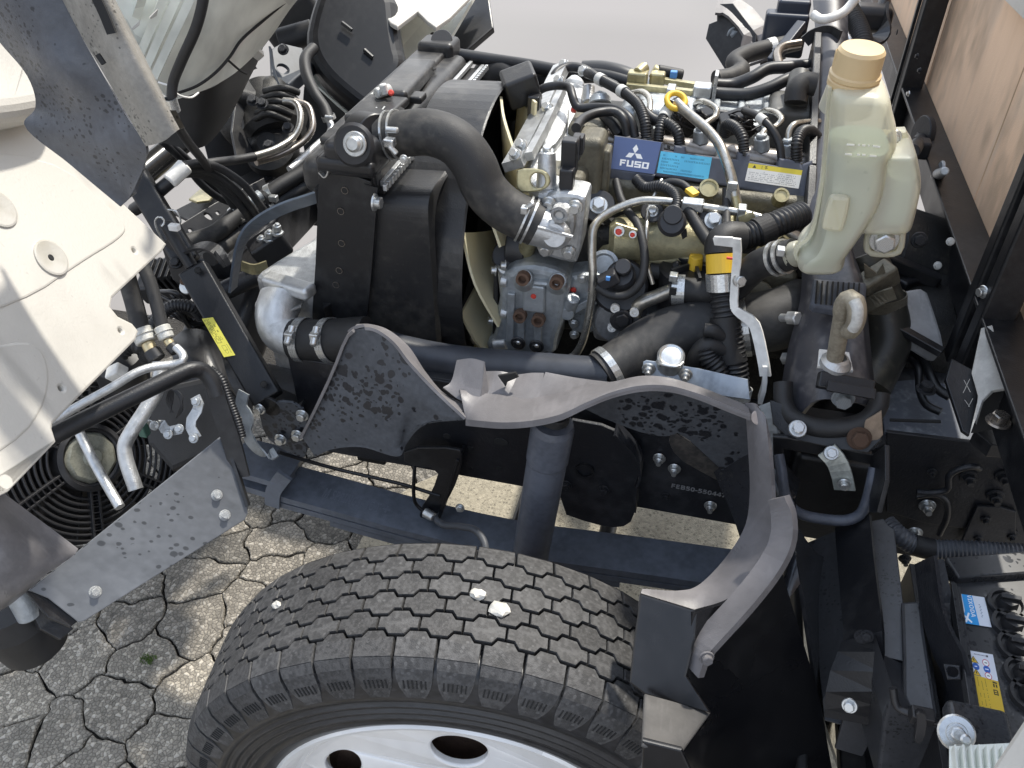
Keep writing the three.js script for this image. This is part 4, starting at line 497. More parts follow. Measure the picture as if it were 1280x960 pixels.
  part(wo, 'port', [ring(Z(700, 266, -0.446), OUT, 0.008, 0.014, 0.004)], ALU); part(wo, 'port_plug', disc(Z(700, 267, -0.45), OUT, 0.007, 0.006), ZINC);
  for (const [a, b] of [[686, 255], [719, 259], [682, 312], [711, 316]]) bolt(wo, [a, b, -0.472], OUT, 0.021);
  parts(e, 'pipe_union', [cyl([648, 250, -0.51], [680, 246, -0.5], 0.012), cyl([655, 320, -0.52], [664, 292, -0.5], 0.013)], GOLD);
  part(e, 'belt_tensioner', [disc(Z(640, 305, -0.55), BACK, 0.05, 0.03, 32), disc(Z(632, 322, -0.52), CAMN, 0.022, 0.02)], DARK); part(e, 'pulley', disc(Z(628, 292, -0.64), BACK, 0.045, 0.04, 40), RUST);
  // gear housing
  const gh = part(e, 'gear_housing', [plate(zP(-0.475), [[627, 342], [644, 334], [672, 332], [704, 342], [712, 352], [706, 400], [697, 424], [694, 446], [660, 454], [628, 450], [610, 444], [606, 430], [618, 420], [622, 380]], 0.16, { b: 0.012, s: 1, bseg: 3 }), cyl([655, 352, -0.472], [655, 347, -0.452], 0.016, 0.013), cyl([697, 356, -0.472], [697, 351, -0.452], 0.016, 0.013), plate(zP(-0.466), [[652, 350], [700, 355], [696, 362], [652, 358]], 0.02, { b: 0.006 }), ...[[652, 395, 652, 430], [674, 398, 672, 434], [640, 365, 638, 425]].map(([a, b, c, d]) => boxTo(Z(a, b, -0.474), Z(c, d, -0.474), 0.012, 0.012)), box(Z(668, 372, -0.473), [0.035, 0.05, 0.012], { r: 0.005 })], ALUG);
  for (const [a, b] of [[655, 346], [697, 351], [651, 393], [674, 398]]) { const q = part(gh, 'boss', lathe(Z(a, b, b < 360 ? -0.4518 : -0.470), N(0, 0.15, 1), [[0.0105, 0], [0.010, 0.012], [0.0062, 0.012], [0.0055, 0.003], [0.0001, 0.003]]), RUST); }
  for (const [a, b] of [[648, 428], [671, 432], [687, 446]]) { const q = part(gh, 'black_nut', [disc(Z(a, b, -0.468), OUT, 0.012, 0.004), disc(Z(a, b, -0.464), OUT, 0.008, 0.008, 6)], DARK); part(q, 'stud', disc(Z(a, b, -0.456), OUT, 0.0035, 0.003), ZINC); }
  part(gh, 'red_mark', disc(Z(667, 370, -0.467), OUT, 0.0042, 0.0022), RED);
  part(e, 'housing_flange', [plate(zP(-0.485), [[620, 334], [634, 340], [630, 380], [634, 420], [622, 440], [618, 400], [624, 372]], 0.1, { b: 0.006 }), cyl([626, 350, -0.48], [635, 352, -0.48], 0.009), cyl([626, 390, -0.48], [635, 392, -0.48], 0.009), cyl([618, 430, -0.48], [634, 428, -0.48], 0.011)], ALU); part(e, 'gasket', plate(zP(-0.49), [[617, 340], [622, 334], [622, 440], [615, 440]], 0.1), RUBBERD);
  for (const [a, b] of [[620, 338], [616, 401], [632, 332]]) bolt(e, [a, b, -0.48], N(-1, 0.1, 0.3), 0.017);
  const ph = part(e, 'pump_housing', [plate(zP(-0.50), [[706, 345], [735, 342], [756, 352], [758, 400], [742, 420], [706, 416]], 0.1, { b: 0.008, s: 1 }), cyl([710, 388, -0.492], [717, 372, -0.482], 0.012, 0.010), disc(Z(710, 389, -0.488), OUT, 0.011, 0.01), plate(zP(-0.487), [[716, 384], [740, 372], [742, 380], [720, 392]], 0.02)], ALUG); for (const [a, b] of [[728, 348], [717, 404], [745, 370], [718, 418]]) bolt(ph, [a, b, -0.496], OUT, 0.015); part(ph, 'red_mark', disc(Z(717, 362, -0.499), OUT, 0.0045, 0.002), RED);
  const sp = part(e, 'supply_pump', [disc(Z(772, 393, -0.50), N(0.1, 0.12, 1), 0.036, 0.03, 40, 0.004), box(Z(776, 398, -0.515), [0.08, 0.07, 0.05], { r: 0.012 }), box(Z(806, 400, -0.52), [0.05, 0.05, 0.05], { r: 0.01 })], M('pump_alloy', { c: [0.26, 0.265, 0.27], r: 0.42, m: 0.5, map: 'grime', mt: 0.1 }));
  part(sp, 'pump_rim', ring(Z(769, 394, -0.49), N(0.1, 0.12, 1), 0.036, 0.012, 0.002), ALU); part(sp, 'pump_cap', [disc(Z(777, 399, -0.468), N(0.1, 0.12, 1), 0.0175, 0.006, 32, 0.002), disc(Z(778, 400, -0.462), N(0.1, 0.12, 1), 0.011, 0.004, 6)], DARK);
  for (const [a, b] of [[769, 384], [765, 408], [789, 412], [793, 389]]) { part(sp, 'socket_screw', lathe(Z(a, b, -0.470), N(0.1, 0.12, 1), [[0.0068, 0], [0.0068, 0.006], [0.0036, 0.006], [0.0036, 0.002], [0.0001, 0.002]], 20), WSTRAP); }
  // manifold and what is bolted to it
  const im = part(e, 'intake_manifold', [plate(pl3(Z(740, 315, -0.53), Z(985, 310, -0.53), Z(860, 258, -0.585)), [[737, 318], [742, 285], [756, 266], [790, 256], [850, 252], [930, 258], [988, 270], [996, 290], [985, 318], [940, 332], [830, 330], [770, 332]], 0.12, { b: 0.028, s: 1, bseg: 4 }), cyl([762, 300, -0.545], [980, 304, -0.57], 0.034, 0.03, 32, 0.008)], OLIVE);
  for (const [a, b, z, s] of [[748, 258, -0.56, 0.027], [815, 265, -0.55, 0.018], [891, 277, -0.535, 0.026], [933, 305, -0.53, 0.016]]) { part(im, 'washer', disc(Z(a, b, z), TILT, s * 0.95, 0.003), DARK); bolt(im, v([a, b, z]).addScaledVector(TILT, 0.003), TILT, s); }
  const tab = part(im, 'sensor_tab', plate(zP(-0.502), [[763, 284], [770, 279], [796, 287], [802, 291], [800, 299], [766, 294]], 0.005, { b: 0.001 }), GOLD); for (const [a, b, s] of [[774, 289, 0.015], [791, 293, 0.011]]) { bolt(tab, [a, b, -0.50], N(0, 0.4, 1), s); part(tab, 'red_mark', disc(v([a, b, -0.50]).addScaledVector(N(0, 0.4, 1), s * 0.58), N(0, 0.4, 1), s * 0.3, 0.0012), RED); }
  part(im, 'support_tab', [ribbon([[932, 268, -0.53], [938, 285, -0.525], [936, 305, -0.52]], 0.022, 0.003, BACK, { s: 1 })], GOLD); part(im, 'slot', plate(zP(-0.512), [[851, 292], [858, 285], [859, 296], [853, 300]], 0.003), GROOVE);
  // oil filler dish, cam sensor with plug
  part(e, 'filler_dish', lathe(Z(755, 331, -0.505), N(0.05, 0.5, 0.85), [[0.0001, 0], [0.020, 0], [0.022, 0.005], [0.017, 0.006], [0.014, 0.003], [0.0001, 0.0035]]), ALUG);
  const cs = part(e, 'cam_sensor', [disc(Z(775, 358, -0.50), N(0, 0.6, 0.8), 0.042, 0.012, 40, 0.004), disc(Z(777, 348, -0.49), N(0, 0.7, 0.7), 0.021, 0.026, 32, 0.004), disc(Z(779, 336, -0.478), N(0, 0.7, 0.7), 0.012, 0.014, 24)], DARK); part(cs, 'plug', [boxTo(Z(750, 354, -0.46), Z(772, 343, -0.463), 0.022, 0.018, { r: 0.003 })], M('plug_plastic', { c: [0.03, 0.03, 0.033], r: 0.4 })); part(cs, 'blue_latch', box(Z(760, 348, -0.448), [0.006, 0.006, 0.004]), BLUEM);
  parts(e, 'rail_support', [box(Z(752, 185, -0.7), [0.03, 0.05, 0.03]), box(Z(750, 215, -0.6), [0.03, 0.08, 0.03])], IRON);
  // dark castings that fill the back of the bay
  part(e, 'oil_cooler', [box(Z(905, 355, -0.58), [0.12, 0.1, 0.08], { r: 0.012 }), box(Z(960, 360, -0.55), [0.07, 0.09, 0.06], { r: 0.01 }), disc(Z(948, 368, -0.51), N(0, 0.5, 1), 0.02, 0.02)], IRON); bolt(e, [954, 371, -0.50], N(0, 0.4, 1), 0.022, FRAME);
  part(e, 'starter_motor', [cyl([700, 440, -0.6], [860, 455, -0.58], 0.05, 0.05, 32, 0.008)], ENGDARK);
}
// fuel rail, injection pipes
{
  const th = thing('fuel_rail', 'brown-grey forged fuel rail tube behind the information bracket', 'fuel rail');
  const rp = [[726, 172, -0.70], [1014, 208, -0.70]];
  part(th, 'rail', cyl(rp[0], rp[1], 0.0195, 0.0195, 32, 0.003), RAIL);
  part(th, 'end_sensor', [cyl([724, 171, -0.70], [738, 173, -0.70], 0.015), cyl([738, 173, -0.70], [746, 174, -0.70], 0.021, 0.021, 6)], ZINC); part(th, 'end_seal', cyl([747, 174, -0.7], [753, 175, -0.7], 0.022), RUBBERD);
  for (const [a, b] of [[811, 168], [876, 172], [952, 182], [985, 188]]) part(th, 'rail_nut', [cyl([a, b + 6, -0.70], [a, b - 10, -0.70], 0.0135, 0.0125, 6), cyl([a, b - 10, -0.7], [a, b - 15, -0.7], 0.008)], ALUG);
  const pipes = [[[811, 158, -0.70], [812, 140, -0.72], [812, 124, -0.75], [804, 115, -0.78], [790, 116, -0.82]], [[876, 160, -0.70], [884, 153, -0.71], [894, 146, -0.73], [896, 138, -0.74], [880, 127, -0.77], [870, 130, -0.80], [865, 138, -0.82]], [[952, 170, -0.70], [956, 163, -0.71], [970, 158, -0.73], [977, 150, -0.74], [972, 142, -0.76], [960, 138, -0.78], [950, 142, -0.82]], [[985, 178, -0.70], [986, 165, -0.71], [992, 156, -0.72], [1004, 153, -0.74], [1024, 152, -0.76]]];
  for (const p of pipes) part(th, 'injector_pipe', sweep(p, 0.0048), STEEL);
  part(th, 'rail_drop_pipe', sweep([[902, 182, -0.67], [896, 200, -0.655], [893, 222, -0.64], [888, 250, -0.60]], 0.004), STEEL);
  const rt = thing('return_line', 'yellow plated twin fuel return rail with steel clips across the far side of the engine', 'fuel line');
  part(rt, 'bar', [boxTo(Z(783, 107, -0.86), Z(886, 118, -0.86), 0.012, 0.010), boxTo(Z(812, 98, -0.9), Z(888, 110, -0.9), 0.012, 0.010)], GOLD);
  part(rt, 'banjo_block', [box(Z(797, 98, -0.88), [0.034, 0.025, 0.025], { r: 0.004 }), box(Z(822, 98, -0.9), [0.026, 0.022, 0.022], { r: 0.004 }), cyl([797, 92, -0.88], [806, 84, -0.9], 0.010), cyl([815, 88, -0.92], [822, 92, -0.92], 0.012)], GOLD); part(rt, 'union', [cyl([822, 88, -0.92], [853, 94, -0.93], 0.010)], RUBBERD); part(rt, 'blue_clip', box(Z(842, 93, -0.91), [0.012, 0.012, 0.012]), BLUEM); part(rt, 'steel_clip', [box(Z(839, 113, -0.845), [0.014, 0.014, 0.03]), box(Z(878, 113, -0.86), [0.03, 0.02, 0.03]), box(Z(894, 108, -0.86), [0.006, 0.045, 0.03])], ZINC);
}
{
  const th = thing('dipstick', 'steel oil dipstick tube with yellow pull ring crossing the bracket', 'dipstick');
  part(th, 'tube', sweep([[846, 128, -0.70], [858, 140, -0.68], [884, 162, -0.64], [900, 182, -0.61], [910, 208, -0.585], [917, 235, -0.565], [921, 255, -0.555]], 0.0075), STEEL); part(th, 'tube_end', sweep([[919, 245, -0.558], [922, 262, -0.55], [922, 285, -0.545]], 0.0062), GOLD);
  part(th, 'pull_ring', orient(new THREE.TorusGeometry(0.014, 0.0045, 12, 30).rotateX(Math.PI / 2), Z(845, 126, -0.70), N(0.2, 0.8, 0.5)), YEL); part(th, 'steel_clip', [box(Z(914, 240, -0.56), [0.014, 0.03, 0.008])], ZINC); part(th, 'ring_neck', cyl([838, 130, -0.7], [832, 142, -0.69], 0.006), WTAPE);
}
// engine pipes and small wiring, each line a thing of its own
const line = (name, label, cat, pts, r, mat, o) => { const t = thing(name, label, cat, o?.group); part(t, o?.part ?? 'tube', sweep(pts, r, o), mat); return t; };
{
  const t = line('coolant_pipe', 'bent steel pipe looping over the gold intake manifold and down past the pump', 'pipe', [[702, 452, -0.46], [718, 444, -0.46], [728, 428, -0.46], [737, 390, -0.465], [741, 350, -0.47], [740, 310, -0.485], [742, 285, -0.50], [752, 272, -0.515], [775, 259, -0.53], [802, 251, -0.54], [835, 252, -0.545], [880, 259, -0.545], [930, 267, -0.545], [960, 276, -0.54], [985, 289, -0.53]], 0.0062, STEEL); part(t, 'pipe_clip', [box(Z(866, 256, -0.535), [0.03, 0.014, 0.02]), box(Z(927, 266, -0.54), [0.012, 0.02, 0.02]), cyl([980, 284, -0.53], [998, 296, -0.53], 0.008)], ZINC);
  line('vent_pipe', 'thin steel pipe dropping from under the bracket beside the sensor lead', 'pipe', [[827, 225, -0.60], [820, 240, -0.575], [811, 262, -0.55], [808, 290, -0.51], [808, 325, -0.49], [816, 355, -0.48]], 0.0035, STEEL);
  line('sensor_lead', 'black taped lead hanging from the logo end of the bracket to the cam sensor', 'cable', [[770, 226, -0.60], [776, 248, -0.57], [786, 266, -0.54], [796, 278, -0.52], [803, 300, -0.495], [806, 330, -0.47], [800, 354, -0.455], [783, 369, -0.45], [762, 368, -0.45], [746, 358, -0.455]], 0.0062, RUBBERD);
  const a = line('corrugated_lead', 'ribbed black lead curling down to a round plug under the blue label', 'cable', [[795, 224, -0.60], [806, 234, -0.585], [826, 233, -0.575], [842, 242, -0.56], [846, 256, -0.54], [841, 268, -0.525]], 0.0085, CORRM, { pitch: 0.004 }); part(a, 'plug', [disc(Z(840, 279, -0.505), N(0, 0.55, 0.8), 0.020, 0.014, 28, 0.004), disc(Z(841, 271, -0.51), N(0, 0.6, 0.8), 0.014, 0.016, 24)], DARK);
  line('black_lead', 'flat black lead slanting from pipe clip behind the bracket to fat harness', 'cable', [[860, 262, -0.53], [872, 282, -0.51], [886, 302, -0.49], [898, 312, -0.47]], 0.0085, RUBBERD);
  line('thin_black_lead', 'straight thin black lead hanging beside the lower dipstick tube', 'cable', [[908, 236, -0.57], [908, 260, -0.55], [908, 290, -0.50], [907, 300, -0.48]], 0.006, RUBBERD);
  const y = line('tagged_lead', 'black lead with a yellow tag just under the blue label', 'cable', [[822, 236, -0.59], [835, 228, -0.595], [852, 230, -0.59], [862, 238, -0.58]], 0.006, RUBBERD); part(y, 'tag', boxTo(Z(860, 236, -0.575), Z(870, 244, -0.565), 0.014, 0.006), YEL);
  for (const [a2, b2, z2, r2, l2] of [[885, 238, -0.61, 0.014, 'larger pale yellow round plug below the bracket beside the dipstick'], [975, 247, -0.6, 0.010, 'smaller pale yellow round plug below the warning sticker']]) { const b = thing('yellow_plug', l2, 'plug'); part(b, 'plug_face', [disc(Z(a2, b2, z2), TILT, r2, 0.008)], GOLD); part(b, 'plug_rim', ring(Z(a2, b2, z2), TILT, r2 * 0.8, 0.02, 0.003), GOLD); }
}
// wires leaving the top of the bracket
{
  const wires = [
    ['ribbed lead with two white tape bands climbing left to the gear cover', [[808, 172, -0.655], [806, 152, -0.665], [799, 133, -0.69], [785, 119, -0.72], [765, 107, -0.76], [742, 95, -0.80], [735, 92, -0.84]], 0.0085, [[0.45, 1], [0.72, 1]]],
    ['short ribbed lead with one white band just below the dipstick ring', [[823, 176, -0.655], [825, 160, -0.665], [832, 142, -0.69], [838, 130, -0.71]], 0.0080, [[0.66, 1]]],
    ['ribbed lead bending left from the bracket behind the white-banded one', [[850, 182, -0.655], [847, 166, -0.66], [836, 155, -0.67], [818, 150, -0.69], [806, 140, -0.72]], 0.0085, []],
    ['outer black lead arching left toward the gear cover connectors', [[784, 170, -0.655], [780, 150, -0.66], [768, 140, -0.67], [748, 141, -0.66], [730, 148, -0.63], [720, 160, -0.58]], 0.0072, []],
    ['inner black lead looping over the gear cover to the black cap sensor', [[794, 172, -0.655], [788, 150, -0.665], [772, 137, -0.685], [745, 134, -0.70], [722, 134, -0.70], [716, 122, -0.71], [712, 110, -0.73], [700, 107, -0.74], [680, 110, -0.74], [668, 118, -0.74]], 0.0068, []],
    ['small black lead tucked at the logo end below the rail sensor', [[776, 170, -0.66], [766, 156, -0.68], [758, 148, -0.70], [750, 142, -0.74]], 0.0085, []],
    ['ribbed lead hooking over from the second bracket notch', [[930, 190, -0.645], [928, 172, -0.655], [920, 160, -0.67], [908, 156, -0.69], [906, 168, -0.70]], 0.0085, []],
    ['thin lead with a grey sleeve arching right of the second notch', [[977, 200, -0.645], [974, 180, -0.655], [962, 158, -0.67], [946, 145, -0.69], [930, 138, -0.72]], 0.0058, [[0.6, 1]]],
    ['ribbed lead rising at the warning label end of the bracket', [[996, 202, -0.645], [996, 180, -0.65], [1001, 166, -0.67], [1012, 163, -0.70], [1022, 172, -0.73]], 0.0085, []],
    ['black lead arching over the far end of the gear cover', [[692, 105, -0.86], [695, 92, -0.88], [710, 84, -0.90], [728, 86, -0.90], [745, 96, -0.89], [770, 108, -0.87]], 0.0085, []],
    ['black lead lying along the valve cover to an injector', [[790, 128, -0.80], [812, 130, -0.80], [838, 130, -0.81], [850, 124, -0.82]], 0.0065, []],
    ['dark lead running between two injector pipes', [[875, 140, -0.80], [900, 142, -0.80], [928, 146, -0.80], [940, 148, -0.80]], 0.0065, []],
  ];
  wires.forEach(([l, p, r, tapes], i) => { const t = thing('engine_wire', l, 'cable'); part(t, 'sleeve', sweep(p, r, i < 3 || i === 6 || i === 8 ? { pitch: 0.004 } : {}), CORRM); for (const [u] of tapes) part(t, 'white_tape', ring(at(p, u)[0], at(p, u)[1], r * 0.98, 0.014), WTAPE); });
  const inj = ['by the white-banded leads', 'behind the dipstick tube', 'at the rear by the coolant tank'];
  [[845, 150, -0.76], [920, 152, -0.76], [880, 150, -0.79]].forEach(([a, b, z], i) => { const t = thing('injector_connector', 'tangle of black injector connector and wires ' + inj[i], 'connector'); part(t, 'connector_body', [box([a, b, z], [0.05, 0.03, 0.03], { e: [10, 15, 20] }), box([a + 12, b + 8, z], [0.02, 0.03, 0.02], { e: [0, 40, 30] })], DARK); const r = rng(20 + i); for (let k = 0; k < 7; k++) part(t, 'wire', sweep([[a - 14 + r() * 12, b - 12 + r() * 8, z], [a - 6 + r() * 16, b - 14 + r() * 20, z + 0.02], [a + 4 + r() * 20, b - 4 + r() * 18, z + 0.015], [a + 18 + r() * 14, b + r() * 16, z]], 0.0016, { seg: 6 }), DARK); });
  const sb = thing('black_cap_sensor', 'square black cap on a stalk at the far end of the radiator shroud', 'sensor'); part(sb, 'cap', box(Z(651, 107, -0.74), [0.055, 0.05, 0.05], { e: [10, 25, 18], r: 0.006 }), DUSTBLACK); part(sb, 'stalk', [cyl([662, 118, -0.74], [668, 140, -0.74], 0.012), box(Z(668, 132, -0.72), [0.02, 0.035, 0.02])], DARK); part(sb, 'red_mark', disc(Z(671, 149, -0.7), CAMN, 0.006, 0.004), RED);
  const hx = thing('bleed_plug', 'grey hexagon plug on a round boss beside the white-banded lead', 'plug'); part(hx, 'boss', cyl([750, 132, -0.76], [750, 122, -0.77], 0.019, 0.017), ALUG); part(hx, 'hex_plug', cyl([750, 122, -0.77], [750, 118, -0.775], 0.014, 0.012, 6), ALUG);
}
// ================================================================ INFORMATION BRACKET
{
  const th = thing('harness_bracket', 'dark blue-grey plastic harness cover carrying logo and two stickers', 'harness cover');
  const pl = plane(Z(880, 210, -0.625), N(0.02, 0.5, 0.86)), h = (a, b) => hit(a, b, pl), PLAST = M('bracket_plastic', { c: [0.095, 0.105, 0.135], r: 0.48, map: 'grime', mt: 0.3, bump: 'fine', bt: 0.02, bs: 0.0001 });
  part(th, 'cover', [plate(pl, [[757, 178], [766, 179], [768, 169], [829, 178], [830, 187], [842, 189], [843, 181], [857, 183], [858, 191], [921, 199], [922, 189], [937, 192], [938, 201], [972, 207], [974, 197], [1000, 201], [1004, 210], [1003, 244], [988, 247], [905, 232], [818, 220], [752, 211]], 0.03, { b: 0.003 }), plate(pl, [[768, 169], [829, 178], [818, 220], [763, 212]], 0.02, { b: 0.003 }).translate(0, 0.002, 0.004), plate(plane(h(790, 217).add(new V3(0, 0.0, 0.004)), N(0, 0.1, 1)), [[752, 209], [819, 219], [815, 231], [753, 222]], 0.03, { b: 0.002 })], PLAST);
  part(th, 'end_wing', [plate(pl, [[988, 246], [1003, 205], [1016, 200], [1018, 262], [1003, 272], [980, 252]], 0.02, { b: 0.003 })], PLAST);
  parts(th, 'clip_notch', [[836, 184], [930, 193], [760, 186]].map(([a, b]) => plate(pl, [[a - 2, b - 3], [a + 2, b - 2], [a + 2, b + 3], [a - 2, b + 2]], 0.002).translate(0, 0.002, 0.003)), GROOVE);
  const lg = [[769, 171], [827, 178.5], [818, 218], [764, 211]].map(([a, b]) => h(a, b).add(new V3(0, 0.002, 0.004)));
  decal(th, 'logo_plate', lg, 512, 400, (x, w, hh) => {
    x.fillStyle = '#56668f'; x.fillRect(0, 0, w, hh); x.fillStyle = '#f4f4f2'; const dia = (q) => { x.beginPath(); q.forEach(([a, b], i) => (i ? x.lineTo(a, b) : x.moveTo(a, b))); x.closePath(); x.fill(); };
    const cx = 248, cy = 176, s = 64; dia([[cx, cy], [cx - s * 0.5, cy - s * 0.88], [cx, cy - s * 1.75], [cx + s * 0.5, cy - s * 0.88]]); dia([[cx, cy], [cx - s * 0.52, cy + s * 0.9], [cx - s * 1.55, cy + s * 0.9], [cx - s * 1.03, cy]]); dia([[cx, cy], [cx + s * 0.52, cy + s * 0.9], [cx + s * 1.55, cy + s * 0.9], [cx + s * 1.03, cy]]);
    const R = (a, b, c, d) => x.fillRect(a, b, c, d), y0 = 268, y1 = 348, t = 22; let a = 96; // wide square letters F U S O
    R(a, y0, t, 80); R(a, y0, 68, 20); R(a, y0 + 32, 60, 18); a += 80; R(a, y0, t, 80); R(a + 54, y0, t, 80); R(a, y1 - 20, 76, 20); a += 88; R(a, y0, 76, 18); R(a, y0, t, 46); R(a, y0 + 31, 76, 18); R(a + 54, y0 + 31, t, 49); R(a, y1 - 18, 76, 18); a += 88; R(a, y0, t, 80); R(a + 56, y0, t, 80); R(a, y0, 78, 18); R(a, y1 - 18, 78, 18);
  });
  decal(th, 'blue_sticker', [[826, 189], [890, 197], [885, 225], [821, 216]].map(([a, b]) => h(a, b)), 512, 220, (x, w, hh) => { x.fillStyle = '#5fc3e6'; x.fillRect(0, 0, w, hh); x.fillStyle = '#174a66'; const r = rng(3); const row = (y, spans, s2 = 12) => { for (const [a, b] of spans) for (let q = a; q < b; q += s2) { x.fillRect(q, y - 8 + r() * 3, s2 * 0.62, 3); x.fillRect(q + r() * 5, y - 5, 3, 11); x.fillRect(q, y + 4 + r() * 2, s2 * 0.62, 3); } }; row(34, [[30, 44], [150, 170], [210, 240], [300, 440]]); row(68, [[25, 200], [250, 500]], 16); row(100, [[25, 90], [150, 200]]); row(132, [[25, 190]], 18); row(164, [[25, 190], [230, 330]], 14); row(196, [[60, 460]], 11); });
  decal(th, 'warning_sticker', [[936, 204], [1003, 213], [998, 236], [931, 226]].map(([a, b]) => h(a, b)), 512, 170, (x, w, hh) => { x.fillStyle = '#f2f0ea'; x.fillRect(0, 0, w, hh); x.fillStyle = '#e8d44a'; x.fillRect(0, 0, w, 46); x.fillStyle = '#333'; x.beginPath(); x.moveTo(60, 8); x.lineTo(78, 38); x.lineTo(42, 38); x.fill(); x.fillRect(130, 10, 4, 26); x.fillRect(160, 8, 22, 5); x.fillRect(168, 8, 5, 28); x.fillRect(158, 22, 28, 5); x.fillStyle = '#8a8a88'; const r = rng(8); for (let j = 0; j < 6; j++) for (let q = 24; q < 480; q += 9) if (r() > 0.35 - (j === 0 && q < 330 ? -0.5 : 0)) x.fillRect(q, 62 + j * 17, 5, 6 + r() * 3); });
}
// ================================================================ HARNESS, STRAP, HOSES AT THE BACK OF THE ENGINE
{
  const th = thing('wiring_harness', 'fat ribbed black wiring harness bending down beside the white strap', 'wiring harness');
  const hp = [[1002, 268, -0.55], [975, 278, -0.52], [948, 290, -0.50], [925, 297, -0.485], [908, 298, -0.475], [902, 308, -0.465], [902, 330, -0.45], [903, 356, -0.44], [907, 390, -0.42], [914, 430, -0.40], [919, 465, -0.385], [921, 490, -0.375]];
  part(th, 'ribbed_sleeve', sweep(hp, 0.0185, { pitch: 0.0065, seg: 22, amp: 0.13 }), CORRM);
  part(th, 'tape_wrap', [ring(at(hp, 0.20)[0], at(hp, 0.20)[1], 0.0187, 0.022), sweep([[926, 297, -0.484], [910, 297, -0.475], [901, 304, -0.466], [901, 318, -0.457]], 0.0215, { seg: 22 }), sweep([[906, 396, -0.417], [909, 425, -0.402], [915, 452, -0.39]], 0.0205, { seg: 22 })], RUBBERD);
  part(th, 'yellow_tape', ring(at(hp, 0.475)[0], at(hp, 0.475)[1], 0.0192, 0.026), YEL); part(th, 'red_mark', box(Z(914, 323, -0.43), [0.012, 0.003, 0.003]), RED);
  part(th, 'steel_clamp', ring(at(hp, 0.545)[0], at(hp, 0.545)[1], 0.0198, 0.024, 0.002), ZINC); bolt(th, [925, 350, -0.42], N(0.3, 0.4, 1), 0.019);
  const br = [[912, 440, -0.385], [896, 432, -0.385], [882, 434, -0.385], [886, 446, -0.38], [896, 460, -0.375], [903, 480, -0.37], [905, 492, -0.368]];
  part(th, 'branch', sweep(br.slice(2), 0.0155, { pitch: 0.006, seg: 18, amp: 0.13 }), CORRM); part(th, 'branch_stub', [sweep([[908, 424, -0.395], [892, 414, -0.39], [880, 412, -0.39]], 0.009, { seg: 16 }), sweep([[905, 436, -0.39], [884, 432, -0.385], [872, 444, -0.385], [868, 458, -0.39]], 0.013, { seg: 16 })], RUBBERD);
  part(th, 'white_tape', [ring(Z(906, 492, -0.368), N(0.05, 1, -0.3), 0.0165, 0.016), ring(Z(921, 490, -0.375), N(0.05, 1, -0.3), 0.0188, 0.016)], WTAPE);
  const st = thing('harness_strap', 'cranked white steel strap standing beside the ribbed harness', 'bracket');
  part(st, 'strap', [ribbon([[921, 298, -0.425], [922, 318, -0.425], [919, 350, -0.42], [917, 384, -0.41], [922, 390, -0.405], [942, 402, -0.395], [948, 420, -0.385], [955, 455, -0.365], [957, 470, -0.36]], (t) => 0.011 + 0.004 * step(0.45, 0.6, t), 0.0035, N(0.92, 0.2, 0.35), { s: 1 }), plate(zP(-0.425), [[891, 299], [893, 296], [916, 297], [921, 301], [920, 310], [893, 307]], 0.0035, { b: 0.001 }), ribbon([[956, 455, -0.366], [956, 480, -0.36], [950, 500, -0.36]], 0.006, 0.02, BACK, { s: 1 })], WSTRAP);
  const ch = thing('heater_hose', 'black coolant hose curving left from the translucent tank outlet', 'hose'), hp2 = [[994, 317, -0.40], [975, 322, -0.41], [950, 330, -0.425], [932, 345, -0.44], [916, 360, -0.46], [890, 366, -0.475], [862, 363, -0.48], [838, 362, -0.48]];
  part(ch, 'hose', sweep(hp2, 0.0195, { seg: 24 }), M('matte_hose', { c: [0.030, 0.029, 0.029], r: 0.6, map: 'dusty', mt: 0.3 }));
  for (const t of [0.075, 0.125]) part(ch, 'wire_clamp', ring(at(hp2, t)[0], at(hp2, t)[1], 0.0202, 0.005, 0.0025), ZINC); part(ch, 'clamp_ear', box(Z(976, 314, -0.385), [0.010, 0.010, 0.012]), ZINC);
  const c2 = part(ch, 'spring_clamp', ring(at(hp2, 0.95)[0], at(hp2, 0.95)[1], 0.0202, 0.018, 0.002), ZINC); part(c2, 'clamp_slot', box(Z(841, 364, -0.457), [0.010, 0.012, 0.003]), GROOVE); part(c2, 'clamp_ear', box(Z(842, 346, -0.47), [0.012, 0.010, 0.014]), ZINC);
  part(ch, 'steel_pipe', sweep([[842, 362, -0.48], [822, 370, -0.48], [803, 378, -0.478], [795, 386, -0.48], [794, 396, -0.49]], 0.0105, { seg: 18 }), STEEL);
  const ff = thing('fuel_filter', 'round black fuel filter with yellow hexagon plug behind the hose', 'fuel filter'); const fx = Z(868, 336, -0.52);
  part(ff, 'filter_body', lathe(fx, UP, [[0.042, -0.12], [0.05, -0.02], [0.051, 0.0], [0.047, 0.004], [0.030, 0.002], [0.0001, 0.002]].map(([a, b]) => [a, b]), 40), DARK); part(ff, 'filter_rib', Array.from({ length: 6 }, (_, k) => { const a = k * Math.PI / 3 + 0.3; return boxTo(fx.clone().add(new V3(0.012 * Math.cos(a), 0.006, 0.012 * Math.sin(a))), fx.clone().add(new V3(0.044 * Math.cos(a), 0.006, 0.044 * Math.sin(a))), 0.005, 0.012); }), DARK); part(ff, 'yellow_hex', cyl(fx.clone().add(new V3(0, 0.0, 0)), fx.clone().add(new V3(0, 0.022, 0)), 0.0125, 0.011, 6), YEL); part(ff, 'rubber_pipe', [cyl([812, 338, -0.52], [845, 342, -0.52], 0.012), cyl([843, 334, -0.515], [850, 330, -0.515], 0.007)], RUBBERD);
  const rg = thing('silver_button_valve', 'round silver button valve on a flat zinc bracket above the arch', 'valve');
